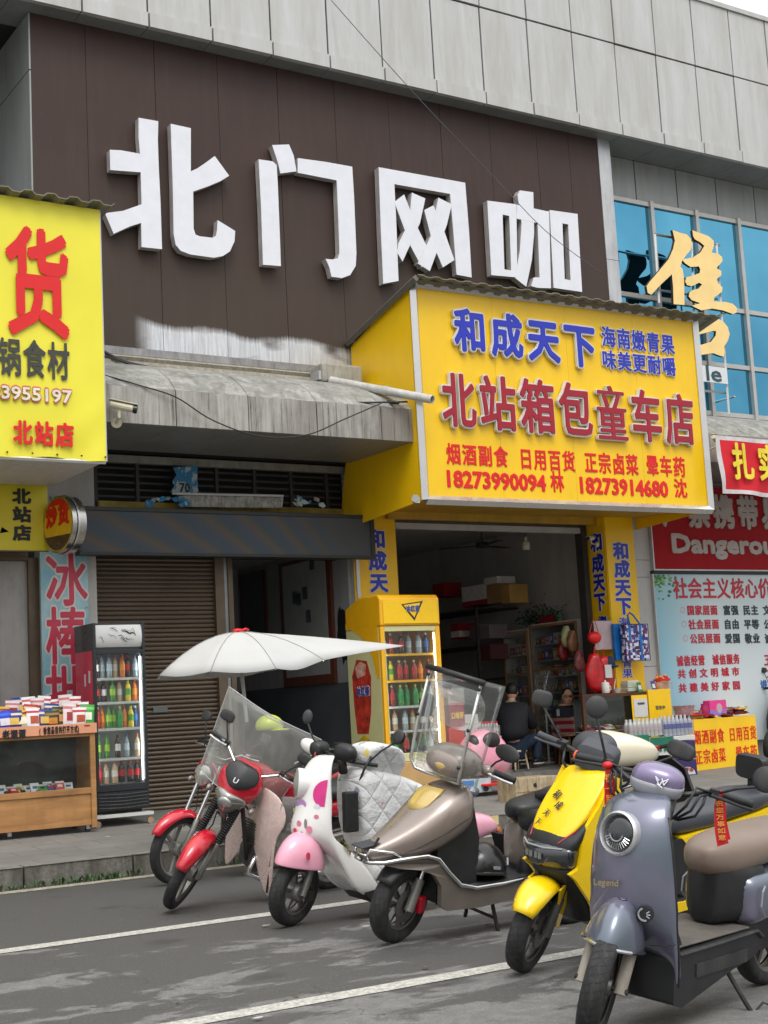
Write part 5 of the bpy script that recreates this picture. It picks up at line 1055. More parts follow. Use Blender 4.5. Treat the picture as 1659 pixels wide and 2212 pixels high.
mb = MB(); body_pts = [(YG_-.015, zh+.006), (YG_-.02, zt_-.05), (YG_+.03, zt_-.0), (YG_+D_*.6, zt_+.0), (YG_+D_, zt_-.12), (YG_+D_, zh+.006)]; rs = [[Vector((x, y, z)) for y, z in body_pts] for x in (xa_-.004, xa_+.02, xb_-.02, xb_+.004)]; mb.rings(rs, M_fy); hd = lobj(F, mb, 'header', bev=.02, seg=3)
mb = MB(); mb.box(xa_+.04, xb_-.03, YG_-.026, YG_-.021, zh+.03, zt_-.075, mat('header_bright', rgb(248, 200, 20), .3, var=.02)); lobj(F, mb, 'header_panel', bev=.002)
cxh = (xa_+xb_)/2+.03; czh = (zh+zt_)/2-.01; mb = MB(); mb.prism([(-.16, .08), (.16, .12), (.02, -.12)], (cxh, YG_-.028, czh), (1, 0, 0), (0, 0, 1), (0, -1, 0), .002, M_blk); mb.prism([(-.13, .07), (.12, .10), (.02, -.08)], (cxh, YG_-.030, czh), (1, 0, 0), (0, 0, 1), (0, -1, 0), .002, M_yel2); row(mb, '冰红茶', Frame((cxh-.10, YG_-.031, czh-.01)), 0, .20, 0, .075, mat('logo_blue', rgb(60, 80, 150), .4), bold=.05, d0=0, d1=.003, m2=M_wout, b2=.08); lobj(F, mb, 'lettering')
mb = MB(); f_ = .06; mb.box(xa_, xa_+f_, YG_, YG_+.05, zb_, zh, M_fy); mb.box(xb_-f_, xb_, YG_, YG_+.05, zb_, zh, M_fy); mb.box(xa_+f_, xb_-f_, YG_+.002, YG_+.05, zh-.06, zh, M_fc); mb.box(xa_+f_, xb_-f_, YG_+.002, YG_+.05, zb_, zb_+.10, M_fc); mb.box(xa_+f_-.012, xa_+f_, YG_-.01, YG_, zb_+.3, zh-.3, M_fc); lobj(F, mb, 'door', bev=.008)
mb = MB(); mb.box(xa_+f_, xb_-f_, YG_+.02, YG_+.026, zb_+.10, zh-.06, M_gls); lobj(F, mb, 'glass')
sz = [Zp(895, y, YG_) for y in (1412, 1469, 1525, 1578, 1631)]; mb = MB()
for k, z in enumerate(sz[:4]): mb.box(xa_+.035, xb_-.035, YG_+.055, YG_+.065, z-.02, z+.008, M_fy if k < 2 else M_fw); mb.box(xa_+.035, xb_-.035, YG_+.066, YG_+D_-.05, z-.008, z-.002, M_fw)
lobj(F, mb, 'shelf')
seqs = [[4, 5, 3, 4, 4, 7], [0, 2, 5, 5, 5, 1, 3], [6, 5, 8, 8, 8, 0, 4], [6, 6, 4, 6, 9, 9], [8, 8, 5, 8, 8, 4]]
for r_, sq in enumerate(seqs):
    for k, ci in enumerate(sq):
        x = xa_+.11+(xb_-xa_-.22)*(k/(len(sq)-1)); bottle(ci, (x, YG_+.13+.03*(k % 2), sz[r_]+.01), '%s bottle, %s on the %s shelf of the yellow fridge' % (BC[ci][0], ORD[k], RN[r_]), 'bottles in the yellow fridge', .25 if r_ != 1 else .235, .036)
for xx_ in (xa_+.066, xb_-.07): mb = MB(); mb.box(xx_, xx_+.004, YG_+.035, YG_+.05, zb_+.12, zh-.08, M_tubeL); lobj(F, mb, 'light_tube')
# printed side: red drink, cream panel, leaves
fr = Frame((xa_-.002, YG_+D_, zb_), (0, -1, 0)); fr.n = Vector((-1, 0, 0)); mb = MB(); n_ = Vector((-1, 0, 0))
def onside(pts, m, d): mb.prism([(x, z) for x, z in pts], (xa_-.002-d, YG_+D_, zb_), (0, -1, 0), (0, 0, 1), n_, .001, m)
onside([(.16, .35), (.42, .35), (.50, .60), (.54, 1.02), (.46, 1.22), (.22, 1.25), (.10, 1.05), (.12, .65)], mat('drink_red', rgb(190, 62, 48), .35, var=.35, scale=9), .001); onside([(.18, 1.15), (.30, 1.22), (.44, 1.18), (.40, 1.05), (.22, 1.02)], mat('ice_pink', rgb(222, 168, 150), .3, var=.3, scale=14), .002)
onside([(.06, .06), (.52, .06), (.46, .26), (.32, .34), (.16, .26)], mat('lemon_print', rgb(200, 170, 40), .4, var=.3, scale=8), .001); row(mb, '冰红茶', fr, .20, .50, .80, .12, MATS['logo_blue'], bold=.05, d0=.002, d1=.004, m2=M_wout, b2=.09)
onside([(.0, 1.62), (.12, 1.62), (.30, 1.55), (.46, 1.44), (.60, 1.24), (.68, 1.0), (.74, 1.0), (.74, 1.70), (.0, 1.70)], M_fy, .001); lobj(F, mb, 'side_print')
t = thing('plinth', 'tan wooden plinth under the yellow fridge with a sloping front board', 'plinth', ((xa_+xb_)/2, YG_, SZ(YG_))); m_ = mat('tan_board', rgb(196, 158, 104), .55, var=.1, scale=3, dirt=.2)
mb = MB(); mb.box(xa_-.05, xb_+.05, YG_-.05, YG_+D_, SZ(YG_)+.0, zb_-.005, m_); lobj(t, mb, 'box', bev=.006); mb = MB(); mb.prism([(-.7, .05), (.0, .40), (.02, .38), (-.68, .03)], (xa_-.1, YG_-.06, SZ(13.6)), (0, 1, 0), (0, 0, 1), (-1, 0, 0), -1.15, m_); lobj(t, mb, 'front_board')
# ---- shop inside: cabinets, shelves, boxes
GX = 13.34
def cabinet(label, y0, y1, z0, z1, nsh, seed, door=True):
    t = thing('glass_cabinet', label, 'cabinet', (GX+.2, (y0+y1)/2, z0)); mb = MB(); m_ = mat('pine_frame', rgb(150, 112, 76), .5, var=.15)
    mb.box(GX+.02, xw-.01, y0, y0+.02, z0, z1, M_fw); mb.box(GX+.02, xw-.01, y1-.02, y1, z0, z1, M_fw); mb.box(xw-.04, xw-.01, y0+.02, y1-.02, z0, z1, mat('case_back', (.16, .15, .14, 1), .7)); mb.box(GX+.02, xw-.01, y0, y1, z1, z1+.02, M_fw); lobj(t, mb, 'carcass')
    for k in range(nsh): mb = MB(); z = z0+.05+(z1-z0-.1)*k/nsh; mb.box(GX+.03, xw-.05, y0+.021, y1-.021, z-.012, z, M_fw); lobj(t, mb, 'shelf')
    mb = MB(); 
    for a, b, c, d in ((y0, y0+.035, z0, z1), (y1-.035, y1, z0, z1), (y0+.036, y1-.036, z1-.035, z1), (y0+.036, y1-.036, z0, z0+.035), (y0+.036, y1-.036, z0+(z1-z0)*.33, z0+(z1-z0)*.33+.03), (y0+.036, y1-.036, z0+(z1-z0)*.66, z0+(z1-z0)*.66+.03)): mb.box(GX-.005, GX+.019, a, b, c, d, m_)
    lobj(t, mb, 'door_frame'); mb = MB(); mb.box(GX+.005, GX+.009, y0+.036, y1-.036, z0+.036, z1-.036, M_gls); lobj(t, mb, 'glass'); r2 = random.Random(seed)
    for k in range(nsh):
        z = z0+.05+(z1-z0-.1)*k/nsh; y = y0+.05
        j = 0
        while y < y1-.1:
            w_ = r2.uniform(.05, .10); h_ = r2.uniform(.09, .17); ci = r2.randrange(9); key = (ci, round(w_, 2), round(h_, 2)); c_ = PACKC[ci]
            def mk(): mb = MB(); mb.box(-.05, .05, -w_/2, w_/2, 0, h_, dyed('', c_[0])); mb.box(-.052, -.0501, -w_*.3, w_*.3, h_*.3, h_*.7, dyed('', c_[2])); mb.box(-.0515, .0515, -w_/2-.001, w_/2+.001, h_*.82, h_*.9, dyed('', c_[1])); return mb.build('goods_box', bev=.002)
            j += 1; put('gb', key, mk, (GX+.12, y+w_/2, z+.001), (0, 0, 0), 'goods_box', '%s goods box, %s on the %s shelf up in the %s cabinet' % (c_[3], ORD[min(j-1, 15)], ORD[k], 'nearer' if seed == 1 else 'farther'), 'box', 'goods in the glass cabinets'); y += w_+r2.uniform(.006, .03)
zc = at(1205, 1345, X=GX).z; ya, yb = at(1248, 1400, X=GX).y, at(1146, 1400, X=GX).y; cabinet('nearer pine framed glass cabinet full of small packets behind the seated man', ya, yb, .46, zc, 8, 1)
yc, yd = at(1140, 1400, X=GX).y, at(1087, 1400, X=GX).y; cabinet('farther pine framed glass cabinet at the dim right wall of the shop', yc, yd, .46, zc-.05, 6, 2)
mb = MB(); z_ = at(1050, 1308, X=13.0).z; t = thing('wall_shelf', 'dark steel shelving along the shop wall beyond the cabinets', 'shelf', (13.3, 19.5, .45))
for z in (.75, 1.25, 1.75, 2.25, z_-.02): mb.box(12.95, xw-.01, yd+.1, 21.4, z-.02, z, M_dark)
for y in (yd+.12, 19.8, 21.3): mb.box(12.95, 12.99, y, y+.04, .45, z_, M_dark)
lobj(t, mb, 'frame')
def carton(label, x0, x1, y0, y1, z0, z1, m, text=None, name='carton', group=None, textm=None, band=None):
    t = thing(name, label, 'box', ((x0+x1)/2, (y0+y1)/2, z0), group=group); mb = MB(); mb.box(x0, x1, y0, y1, z0, z1, m); mb.box(x0-.001, x1+.001, (y0+y1)/2-.025, (y0+y1)/2+.025, z1+.0005, z1+.0015, mat('tape', rgb(170, 140, 90), .3)); lobj(t, mb, 'box', bev=.006)
    if band: mb = MB(); mb.box(x0-.002, x1+.002, y0-.002, y1+.002, z0+(z1-z0)*band[0], z0+(z1-z0)*band[1], band[2]); lobj(t, mb, 'print')
    if text: mb = MB(); row(mb, text, Frame((x0, y0-.003, z0)), (x1-x0)*.12, (x1-x0)*.88, (z1-z0)*.4, (z1-z0)*.26, textm or M_redd, bold=.03); lobj(t, mb, 'lettering')
    return t
M_card = mat('cardboard', rgb(158, 122, 80), .7, var=.1, scale=4); M_rbx = dyed('', (150, 24, 34)); M_wbx = dyed('', (210, 205, 200)); M_kbx = dyed('', (40, 34, 36))
def cart_px(label, pxl, pxr, pt, pb, X, m, **k):
    y1, y0 = at(pxl, pb, X=X).y, at(pxr, pb, X=X).y; z0, z1 = at((pxl+pxr)/2, pb, X=X).z, at((pxl+pxr)/2, pt, X=X).z; return carton(label, X, X+.35, y0, y1, max(z0, .45), z1, m, group='cartons stacked inside the shop', **k)
cart_px('red and white carton on the top shelf of the dim shop', 999, 1050, 1265, 1308, 13.0, M_wbx, band=(.0, .25, M_rbx)); cart_px('brown carton beside the red and white one on the top shelf', 1053, 1083, 1262, 1303, 13.0, M_card); cart_px('narrow tan carton right of the brown one on the top shelf', 1085, 1102, 1263, 1303, 13.0, mat('tan_carton', rgb(176, 138, 70), .6)); cart_px('small pale carton stacked highest in the shop', 1046, 1074, 1247, 1262, 13.0, M_wbx)
cart_px('dark red carton standing beyond the shelves', 935, 960, 1260, 1290, 13.0, M_rbx); cart_px('red packet box low on the back shelves', 975, 992, 1347, 1380, 13.0, M_rbx, band=(.1, .5, M_wbx)); cart_px('grey packet box on the back shelves', 1015, 1036, 1350, 1380, 13.0, dyed('', (110, 90, 96))); cart_px('pale packet box on the back shelves', 1037, 1058, 1350, 1380, 13.0, dyed('', (120, 110, 110))); cart_px('maroon bag box leaning on the lower shelves', 1040, 1060, 1392, 1425, 13.0, dyed('', (90, 40, 44)))
# potted plant on the cabinet
q = at(1172, 1322, X=13.5); t = thing('potted_plant', 'leafy green trailing plant on top of the glass cabinet', 'plant', (13.5, q.y, zc+.03)); mb = MB(); r2 = random.Random(5); ml = mat('plant_leaf', (.02, .07, .025, 1), .5, var=.4, scale=20)
for k in range(420):
    p_ = Vector((r2.gauss(0, .08), r2.gauss(.1, .30), abs(r2.gauss(.12, .09)))); a = Vector((r2.gauss(0, 1), r2.gauss(0, 1), r2.gauss(0, .6))).normalized(); b = a.orthogonal().normalized(); s_ = r2.uniform(.025, .05); mb.add([p_, p_+a*s_*.6+b*s_*.5, p_+a*s_*1.3, p_+a*s_*.6-b*s_*.5], [(0, 1, 2, 3)], ml)
f_l = mb.build('foliage', t); mb = MB(); mb.box(-.08, .08, -.28, -.02, 0, .10, M_rbx); mb.lathe([(0, 0), (.04, 0), (.05, .12), (0, .12)], (0, -.38, 0), (0, 0, 1), dyed('', (90, 140, 120)), 12); mb.build('pot', t)
# pendant bulb and ceiling fan hint
q = at(1136, 1178, Y=16.0); t = thing('pendant_lamp', 'unlit white jar shaped lamp hanging in the shop doorway', 'lamp', q); mb = MB(); mb.tube([(0, 0, .1), (0, 0, 4.0-q.z)], .004, M_blk, 5); mb.build('cord', t); mb = MB(); mb.lathe([(0, -.07), (.055, -.065), (.062, -.03), (.062, .03), (.05, .05), (.025, .055), (.025, .12), (.0, .12)], (0, 0, 0), (0, 0, 1), mat('lamp_milk', (.55, .53, .42, 1), .3), 18); mb.build('shade', t, smooth=True, auto=40)
q = at(1040, 1150, Y=17.2); t = thing('ceiling_fan', 'dark ceiling fan high in the shop', 'fan', (q.x, q.y, 3.70)); mb = MB(); mb.lathe([(0, 0), (.10, .01), (.10, .08), (0, .1)], (0, 0, 0), (0, 0, 1), M_dark, 16); mb.tube([(0, 0, .1), (0, 0, .3)], .012, M_dark, 6); mb.build('motor', t)
for k in range(3): mb = MB(); mb.box(.1, .65, -.06, .06, .03, .036, M_dark, Matrix.Rotation(2.09*k+.3, 4, 'Z')); mb.build('blade', t)
# desk fan seen in front of the cabinet glass
q = at(1180, 1474, Y=16.3); t = thing('desk_fan', 'round wire desk fan beside the seated man', 'fan', q); mb = MB()
for r_ in (.05, .09, .13, .165): mb.lathe([(r_-.002, 0), (r_+.002, 0), (r_+.002, .004), (r_-.002, .004)], (0, 0, 0), (-.4, -1, 0), M_steel, 24)
for k in range(24): a = 2*pi*k/24; d = Vector((-.4, -1, 0)).normalized(); u = d.cross(Vector((0, 0, 1))); mb.tube([d*.01, (u*cos(a)+Vector((0, 0, 1))*sin(a))*.165], .0012, M_steel, 4)
mb.build('guard', t); mb = MB(); mb.tube([(0, .05, -.02), (0, .06, .45-q.z)], .015, M_fw, 8); mb.lathe([(0, 0), (.12, 0), (.1, .02), (0, .03)], (0, .06, .45-q.z), (0, 0, 1), M_fw, 16); mb.build('stand', t)
# ---- glass topped counter by the right pillar with things on it
YC_ = 14.55; xa_, xb_ = Xp(1262, 1560, YC_), Xp(1402, 1560, YC_); zt_ = Zp(1330, 1497, YC_)
C = thing('shop_counter', 'dark wood glass fronted counter in front of the right shop pillar', 'counter', ((xa_+xb_)/2, YC_, SZ(YC_))); mb = MB(); zb_ = SZ(YC_)
for x in (xa_, xb_-.05): mb.box(x, x+.05, YC_, YC_+.05, zb_, zt_, M_woodd)
mb.box(xb_-.05, xb_, YC_+.24, YC_+.28, zb_, zt_, M_woodd)
mb.box(xa_+.051, xb_-.051, YC_+.002, YC_+.05, zt_-.05, zt_, M_woodd); mb.box(xa_, xb_, YC_+.051, YC_+.28, zt_-.02, zt_-.002, M_woodd); mb.box(xa_+.051, xb_-.051, YC_+.002, YC_+.05, zb_+.28, zb_+.33, M_woodd); mb.box(xa_+.051, xb_-.051, YC_+.255, YC_+.265, zb_, zt_-.05, M_gdk); lobj(C, mb, 'frame', bev=.003)
for z in (zb_+.33, zb_+.62): mb = MB(); mb.box(xa_+.052, xb_-.052, YC_+.05, YC_+.25, z-.012, z, M_woodd if z < .7 else mat('glass_shelf', (.30, .34, .32, 1), .1)); lobj(C, mb, 'shelf')
mb = MB(); mb.box(xa_+.051, xb_-.051, YC_+.02, YC_+.025, zb_+.33, zt_-.05, M_gls); lobj(C, mb, 'glass')
mb = MB(); mb.box(xa_-.01, xb_-.06, YC_-.03, YC_-.005, zb_+.02, zb_+.42, M_yel2); lobj(C, mb, 'yellow_panel'); mb = MB(); row(mb, '卤菜', Frame((xa_, YC_-.031, zb_)), .06, .50, .12, .22, M_red, bold=.05); lobj(C, mb, 'lettering')
g_ = 'packets lying inside the dark wood counter'; cnt = {}
for k in range(22):
    ci = [8, 5, 8, 2, 8, 5, 4][k % 7]; lv = k // 8; x = xa_+.12+(xb_-xa_-.28)*((k % 8)/7); cnt[(ci, lv)] = cnt.get((ci, lv), 0)+1
    pack(ci, (x, YC_+.06+.03*(k % 3), [zb_+.345, zb_+.40, zb_+.632][min(lv, 2)]), (-1.35+.1*(k % 3), 0, rr.uniform(-.5, .5)), '%s %s packet %s of the dark wood counter' % (ORD[cnt[(ci, lv)]-1], PACKC[ci][3], ['at the bottom', 'on the low pile', 'on the glass shelf'][min(lv, 2)]), g_, (.13, .17, .04))
def small(name, label, cat, fn, loc, rz=0):
    t = thing(name, label, cat, loc, (0, 0, rz)); fn(t); return t
def P1(t, name, mb, **k): return mb.build(name, t, **k)
def fn(t):
    mb = MB(); c_ = mat('porcelain', (.68, .66, .60, 1), .2, coat=.4); mb.lathe([(0, 0), (.05, 0), (.055, .02), (.055, .12), (.05, .125)], (0, 0, 0), (0, 0, 1), c_, 20); P1(t, 'cup', mb, smooth=True, auto=50)
    mb = MB(); mb.lathe([(.058, .122), (.05, .14), (.012, .15), (.012, .17), (0, .175)], (0, 0, 0), (0, 0, 1), c_, 20); P1(t, 'lid', mb, smooth=True); mb = MB(); mb.tube([(.05, 0, .03), (.09, 0, .04), (.09, 0, .09), (.05, 0, .10)], .007, c_, 8); P1(t, 'handle', mb, smooth=True)
small('lidded_mug', 'white lidded mug on the dark wood counter', 'mug', fn, at(1309, 1497, Y=YC_+.12))
def fn(t):
    mb = MB(); mb.lathe([(0, 0), (.035, 0), (.065, .06), (.06, .06), (.03, .01), (0, .01)], (0, 0, 0), (0, 0, 1), MATS['porcelain'], 18); P1(t, 'bowl', mb, smooth=True, auto=50); mb = MB(); mb.tube([(-.05, 0, .05), (-.01, 0, .19)], .004, M_wht, 5); mb.tube([(.0, .03, .05), (.02, .03, .17)], .003, M_red, 5); P1(t, 'chopsticks', mb)
small('bowl', 'small porcelain bowl with chopsticks beside the mug', 'bowl', fn, at(1333, 1497, Y=YC_+.10))
def fn(t):
    mb = MB(); c_ = mat('pale_plastic', rgb(190, 196, 176), .4); mb.box(-.12, .12, -.09, .09, 0, .05, c_); mb.box(-.11, .11, -.08, .08, .052, .12, c_); P1(t, 'tray', mb, bev=.008); mb = MB(); mb.box(-.10, .10, -.07, .07, .122, .15, M_fw); P1(t, 'lid', mb, bev=.004)
small('plastic_box', 'pale green plastic boxes stacked on the dark wood counter', 'box', fn, at(1362, 1494, Y=YC_+.22))
def qr(c, label, px, py):
    def fn(t):
        mb = MB(); R_ = Matrix.Rotation(-.22, 4, 'X'); mb.box(-.045, .045, -.003, .003, .01, .15, dyed('', c), R_); mb.box(-.03, .03, -.0045, -.0031, .05, .11, M_fw, R_); P1(t, 'card', mb); mb = MB(); mb.box(-.05, .05, -.03, .04, 0, .01, M_fw); P1(t, 'foot', mb)
    small('payment_stand', label, 'sign stand', fn, at(px, py, Y=YC_+.06), .15)
qr((24, 120, 60), 'green payment card stand on the counter corner', 1385, 1497); qr((30, 60, 140), 'blue payment card stand on the yellow cabinet', 1415, 1494)
def fn(t):
    mb = MB(); mb.ell((0, 0, .10), (.12, .07, .11), dyed('', (214, 150, 110)), None, 16, 10); mb.lathe([(.11, .16), (.12, .17), (.12, .19), (.10, .19)], (0, 0, 0), (0, 0, 1), M_red, 16); mb.box(-.12, .12, -.075, -.06, .02, .14, glass('clear_bag', (1, 1, 1, 1), .5, .1, .2)); P1(t, 'bag', mb, smooth=True, auto=40); mb = MB(); r2 = random.Random(1)
    for k in range(14): mb.ell((r2.uniform(-.08, .08), r2.uniform(-.05, .03), .19+r2.uniform(0, .05)), (.025, .02, .02), dyed('', [(220, 60, 40), (235, 170, 70)][k % 2]), None, 8, 6)
    P1(t, 'sweets', mb, smooth=True)
small('sweets_bag', 'clear bag of red and yellow sweets on the yellow cabinet', 'bag', fn, at(1432, 1496, Y=YC_+.15))
xc0, xc1 = Xp(1396, 1540, YC_-.02), Xp(1452, 1540, YC_-.02); t = thing('yellow_cabinet', 'plain yellow cabinet with a white notice beside the dark wood counter', 'cabinet', ((xc0+xc1)/2, YC_, .3)); mb = MB(); mb.box(xb_+.005, xc1, YC_-.02, YC_+.42, SZ(YC_), zt_+.02, M_yel2); lobj(t, mb, 'body', bev=.004)
mb = MB(); a, b = at(1368, 1510, Y=YC_-.06), at(1400, 1548, Y=YC_-.06); mb.box(a.x, b.x, YC_-.066, YC_-.06, b.z, a.z, M_fw); mb.box(a.x-.03, b.x+.01, YC_-.058, YC_-.05, b.z-.2, a.z+.05, M_yel); lobj(t, mb, 'notice')
mb = MB(); wpx(mb, '收款码', YC_-.066, 1377, 1517, 1392, 1522, M_blk); wpx(mb, '营业中', YC_-.02, 1416, 1524, 1436, 1532, dyed('', (90, 110, 90)), bold=.02); lobj(t, mb, 'lettering')
# ---- drinks boxes and water packs
def pbox(label, pxl, pxr, pt, pb, Y, m, d=.3, text=None, band=None, textm=None, g='drinks boxes stacked before the counter'):
    x0, x1 = Xp(pxl, (pt+pb)/2, Y), Xp(pxr, (pt+pb)/2, Y); z0, z1 = Zp((pxl+pxr)/2, pb, Y), Zp((pxl+pxr)/2, pt, Y); t = thing('drinks_box', label, 'box', ((x0+x1)/2, Y, z0), group=g); mb = MB(); mb.box(x0, x1, Y, Y+d, z0, z1, m); lobj(t, mb, 'box', bev=.005)
    if band: mb = MB(); mb.box(x0+.004, x1-.004, Y-.002, Y-.0002, z0+(z1-z0)*band[0], z0+(z1-z0)*band[1], band[2]); lobj(t, mb, 'print')
    if text:
        mb = MB(); rc = Vector(((x0+x1)/2, Y-.003, z0+(z1-z0)*.42)); seg = [(cos(radians(a))*(x1-x0)*.40, sin(radians(a))*(z1-z0)*.46) for a in range(0, 181, 15)]
        if textm is M_redd: mb.prism(seg, (rc.x, rc.y, z0+(z1-z0)*.12), (1, 0, 0), (0, 0, 1), (0, -1, 0), .001, M_fw)
        row(mb, text, Frame((x0, Y-.005, z0)), (x1-x0)*.2, (x1-x0)*.8, (z1-z0)*.30, (z1-z0)*.26, textm or M_grn2, bold=.03); lobj(t, mb, 'lettering')
    return t
M_grn = dyed('', (22, 110, 84)); M_grn2 = M_grn; M_pur = dyed('', (52, 40, 92)); Yb = 14.02
pbox('upper green and white drinks box', 1405, 1456, 1592, 1637, Yb, M_fw, text='百岁', band=(.62, 1., M_grn)); pbox('lower green and white drinks box', 1408, 1458, 1638, 1682, Yb, M_fw, text='泉水', band=(.0, .35, M_grn)); pbox('upper purple and white drinks box', 1458, 1503, 1600, 1640, Yb-.03, M_pur, text='百岁山', textm=M_redd); pbox('lower purple and white drinks box on a dolly', 1460, 1506, 1641, 1678, Yb-.03, M_pur, text='百岁山', textm=M_redd); pbox('flat white box lying on the purple boxes', 1456, 1502, 1589, 1599, Yb-.02, M_fw); pbox('dark green box under the left water pack', 1366, 1404, 1588, 1640, Yb, M_grn)
def wpack(label, pxl, pxr, pt, pb, Y, ci, n, rows=2, cap=None):
    x0, x1 = Xp(pxl, pb, Y), Xp(pxr, pb, Y); z0 = Zp((pxl+pxr)/2, pb, Y); z1 = Zp((pxl+pxr)/2, pt, Y); h = z1-z0; t = thing('bottle_pack', label, 'bottle pack', ((x0+x1)/2, Y+.1, z0)); r_ = (x1-x0)/n/2*.95
    for j in range(rows):
        for k in range(n):
            key = ('wb', ci, round(h, 2), round(r_, 3), cap)
            if key not in _proto:
                s = MB(); pr = [(0, 0), (r_*.9, 0), (r_, .01), (r_*.92, h*.3), (r_, h*.5), (r_*.95, h*.68), (r_*.45, h*.88)]; s.lathe(pr, (0, 0, 0), (0, 0, 1), mat('pack_plastic_%d' % ci, [(.42, .45, .55, 1), (.55, .57, .58, 1), (.50, .50, .50, 1)][ci], .15, coat=.5), 12); s.lathe([(r_*1.02, h*.34), (r_*1.03, h*.58)], (0, 0, 0), (0, 0, 1), dyed('', [(70, 80, 170), (214, 190, 196), (225, 225, 225)][ci]), 12); s.lathe([(r_*.5, h*.86), (r_*.5, h), (0, h)], (0, 0, 0), (0, 0, 1), cap or M_fw, 10); _proto[key] = s.build('bottle', t, smooth=True, auto=45); o = _proto[key]
            else: o = _proto[key].copy(); COL.objects.link(o); o.parent = t
            o.location = (x0+r_+(x1-x0)*k/n-(x0+x1)/2, j*r_*2.05, 0)
    mb = MB(); mb.box(x0-.004, x1+.004, Y+.1-r_-.006, Y+.1+r_*(2*rows-1)+.006, z0, z0+h*.72, MATS.get('clear_bag')); mb.v = [(x-(x0+x1)/2, y-Y-.1, z-z0) for x, y, z in mb.v]; mb.build('shrink_film', t)
wpack('shrink wrapped pack of purple labelled water bottles', 1445, 1507, 1544, 1588, Yb, 0, 7); wpack('shrink wrapped pack of pale water bottles left of the purple labelled ones', 1370, 1442, 1552, 1590, Yb, 1, 8)
mb = MB(); t = thing('dolly', 'black dolly under the purple drinks boxes', 'dolly', at(1483, 1684, Y=Yb)); q = t.location; mb.box(q.x-.3, q.x+.25, Yb, Yb+.3, q.z+.0, q.z+.03, M_rub); 
for dx in (-.25, .2): mb.lathe([(0, -.01), (.022, -.01), (.022, .01), (0, .01)], (q.x+dx, Yb+.03, q.z-.015), (0, 1, 0), M_rub, 10)
lobj(t, mb, 'deck')
# ---- yellow table with packets
A_, B_ = Vector((13.95, 14.36, 0)), Vector((15.62, 14.62, 0)); ex = (B_-A_).normalized(); en = Vector((.62, .78, 0)); L = (B_-A_).length; zt_ = at(1515, 1560, Y=13.75).z
t = thing('yellow_table', 'yellow boarded sales table with red characters piled with snack packets', 'table', (A_.x, A_.y, .28)); O = Vector(t.location); M4 = Matrix(((ex.x, en.x, 0, 0), (ex.y, en.y, 0, 0), (0, 0, 1, 0), (0, 0, 0, 1)))
mb = MB(); mb.box(0, L, 0, .02, .0, zt_-.28, M_yel2, M4); mb.box(0, .02, .021, .6, .0, zt_-.28, M_yel2, M4); mb.box(0, L, .0, .62, zt_-.279, zt_-.26, M_yel, M4); mb.build('panel', t)
fr = Frame((0, 0, 0), ex, (0, 0, 1)); fr.O = fr.n*.003; mb = MB(); H = zt_-.28
row(mb, '烟酒副食', fr, .18, .90, H*.52, H*.31, M_red); row(mb, '日用百货', fr, 1.0, 1.68, H*.52, H*.31, M_red); row(mb, '正宗卤菜', fr, .18, .90, H*.12, H*.31, M_red); row(mb, '晕车药', fr, 1.12, 1.66, H*.12, H*.31, M_red); mb.build('lettering', t)
mb = MB(); mb.box(1.2, 1.55, -.008, -.002, .02, .09, M_fw, M4); mb.build('label_strip', t)
mb = MB(); mb.box(-.14, -.01, -.006, -.001, .05, H-.02, M_yel, M4)
for k in range(4): mb.box(-.12, -.03, -.010, -.007, .1+k*.16, .2+k*.16, [dyed('', (90, 120, 190)), M_pur, M_kbx, M_grn][k], M4)
mb.build('side_print', t)
g_ = 'snack packets piled on the yellow table'; cnt = {}; Mw = lambda x, y, z: O+ex*x+en*y+Vector((0, 0, z))
LR = ['lowest layer', 'middle layer', 'top layer']
for k in range(46):
    ci = [8, 8, 2, 8, 4, 8, 8, 2, 8, 8][k % 10]; x = .06+(L-.12)*((k*.381) % 1); lay = k//16; rank = sum(1 for j in range(lay*16, min(46, lay*16+16)) if ((j*.381) % 1) < ((k*.381) % 1)); cnt[ci] = cnt.get(ci, 0)+1; p_ = Mw(x, rr.uniform(.08, .45)-.04*lay, H+.012+.035*lay+(.05 if x > 1.2 else 0))
    pack(ci, p_, (-1.45+rr.uniform(-.2, .2), rr.uniform(-.15, .15), atan2(ex.y, ex.x)+rr.uniform(-1, 1)), '%s snack packet, %s from the left in the %s on the yellow table' % (PACKC[ci][3], ORD[rank], LR[min(lay, 2)]), g_, (.16, .19, .045))
t = thing('toy_box', 'pink and purple glossy box standing on the yellow table', 'box', Mw(.80, .30, H+.05), (0, 0, atan2(ex.y, ex.x))); mb = MB(); mb.box(-.20, .20, -.06, .06, 0, .22, dyed('', (225, 60, 140))); mb.box(-.201, .201, -.061, .061, .0, .09, dyed('', (150, 110, 200))); mb.build('box', t, bev=.01); mb = MB(); mb.lathe([(0, .004), (.06, .004), (.07, 0)], (.02, -.062, .10), (0, -1, 0), dyed('', (190, 170, 180)), 16); mb.build('print', t)
t = thing('jar', 'magenta plastic jar left of the pink box', 'jar', Mw(.54, .25, H+.04)); mb = MB(); mb.lathe([(0, 0), (.05, 0), (.065, .03), (.06, .12), (.045, .16), (.05, .19), (0, .19)], (0, 0, 0), (0, 0, 1), dyed('', (170, 20, 90)), 18); mb.build('body', t, smooth=True, auto=40)
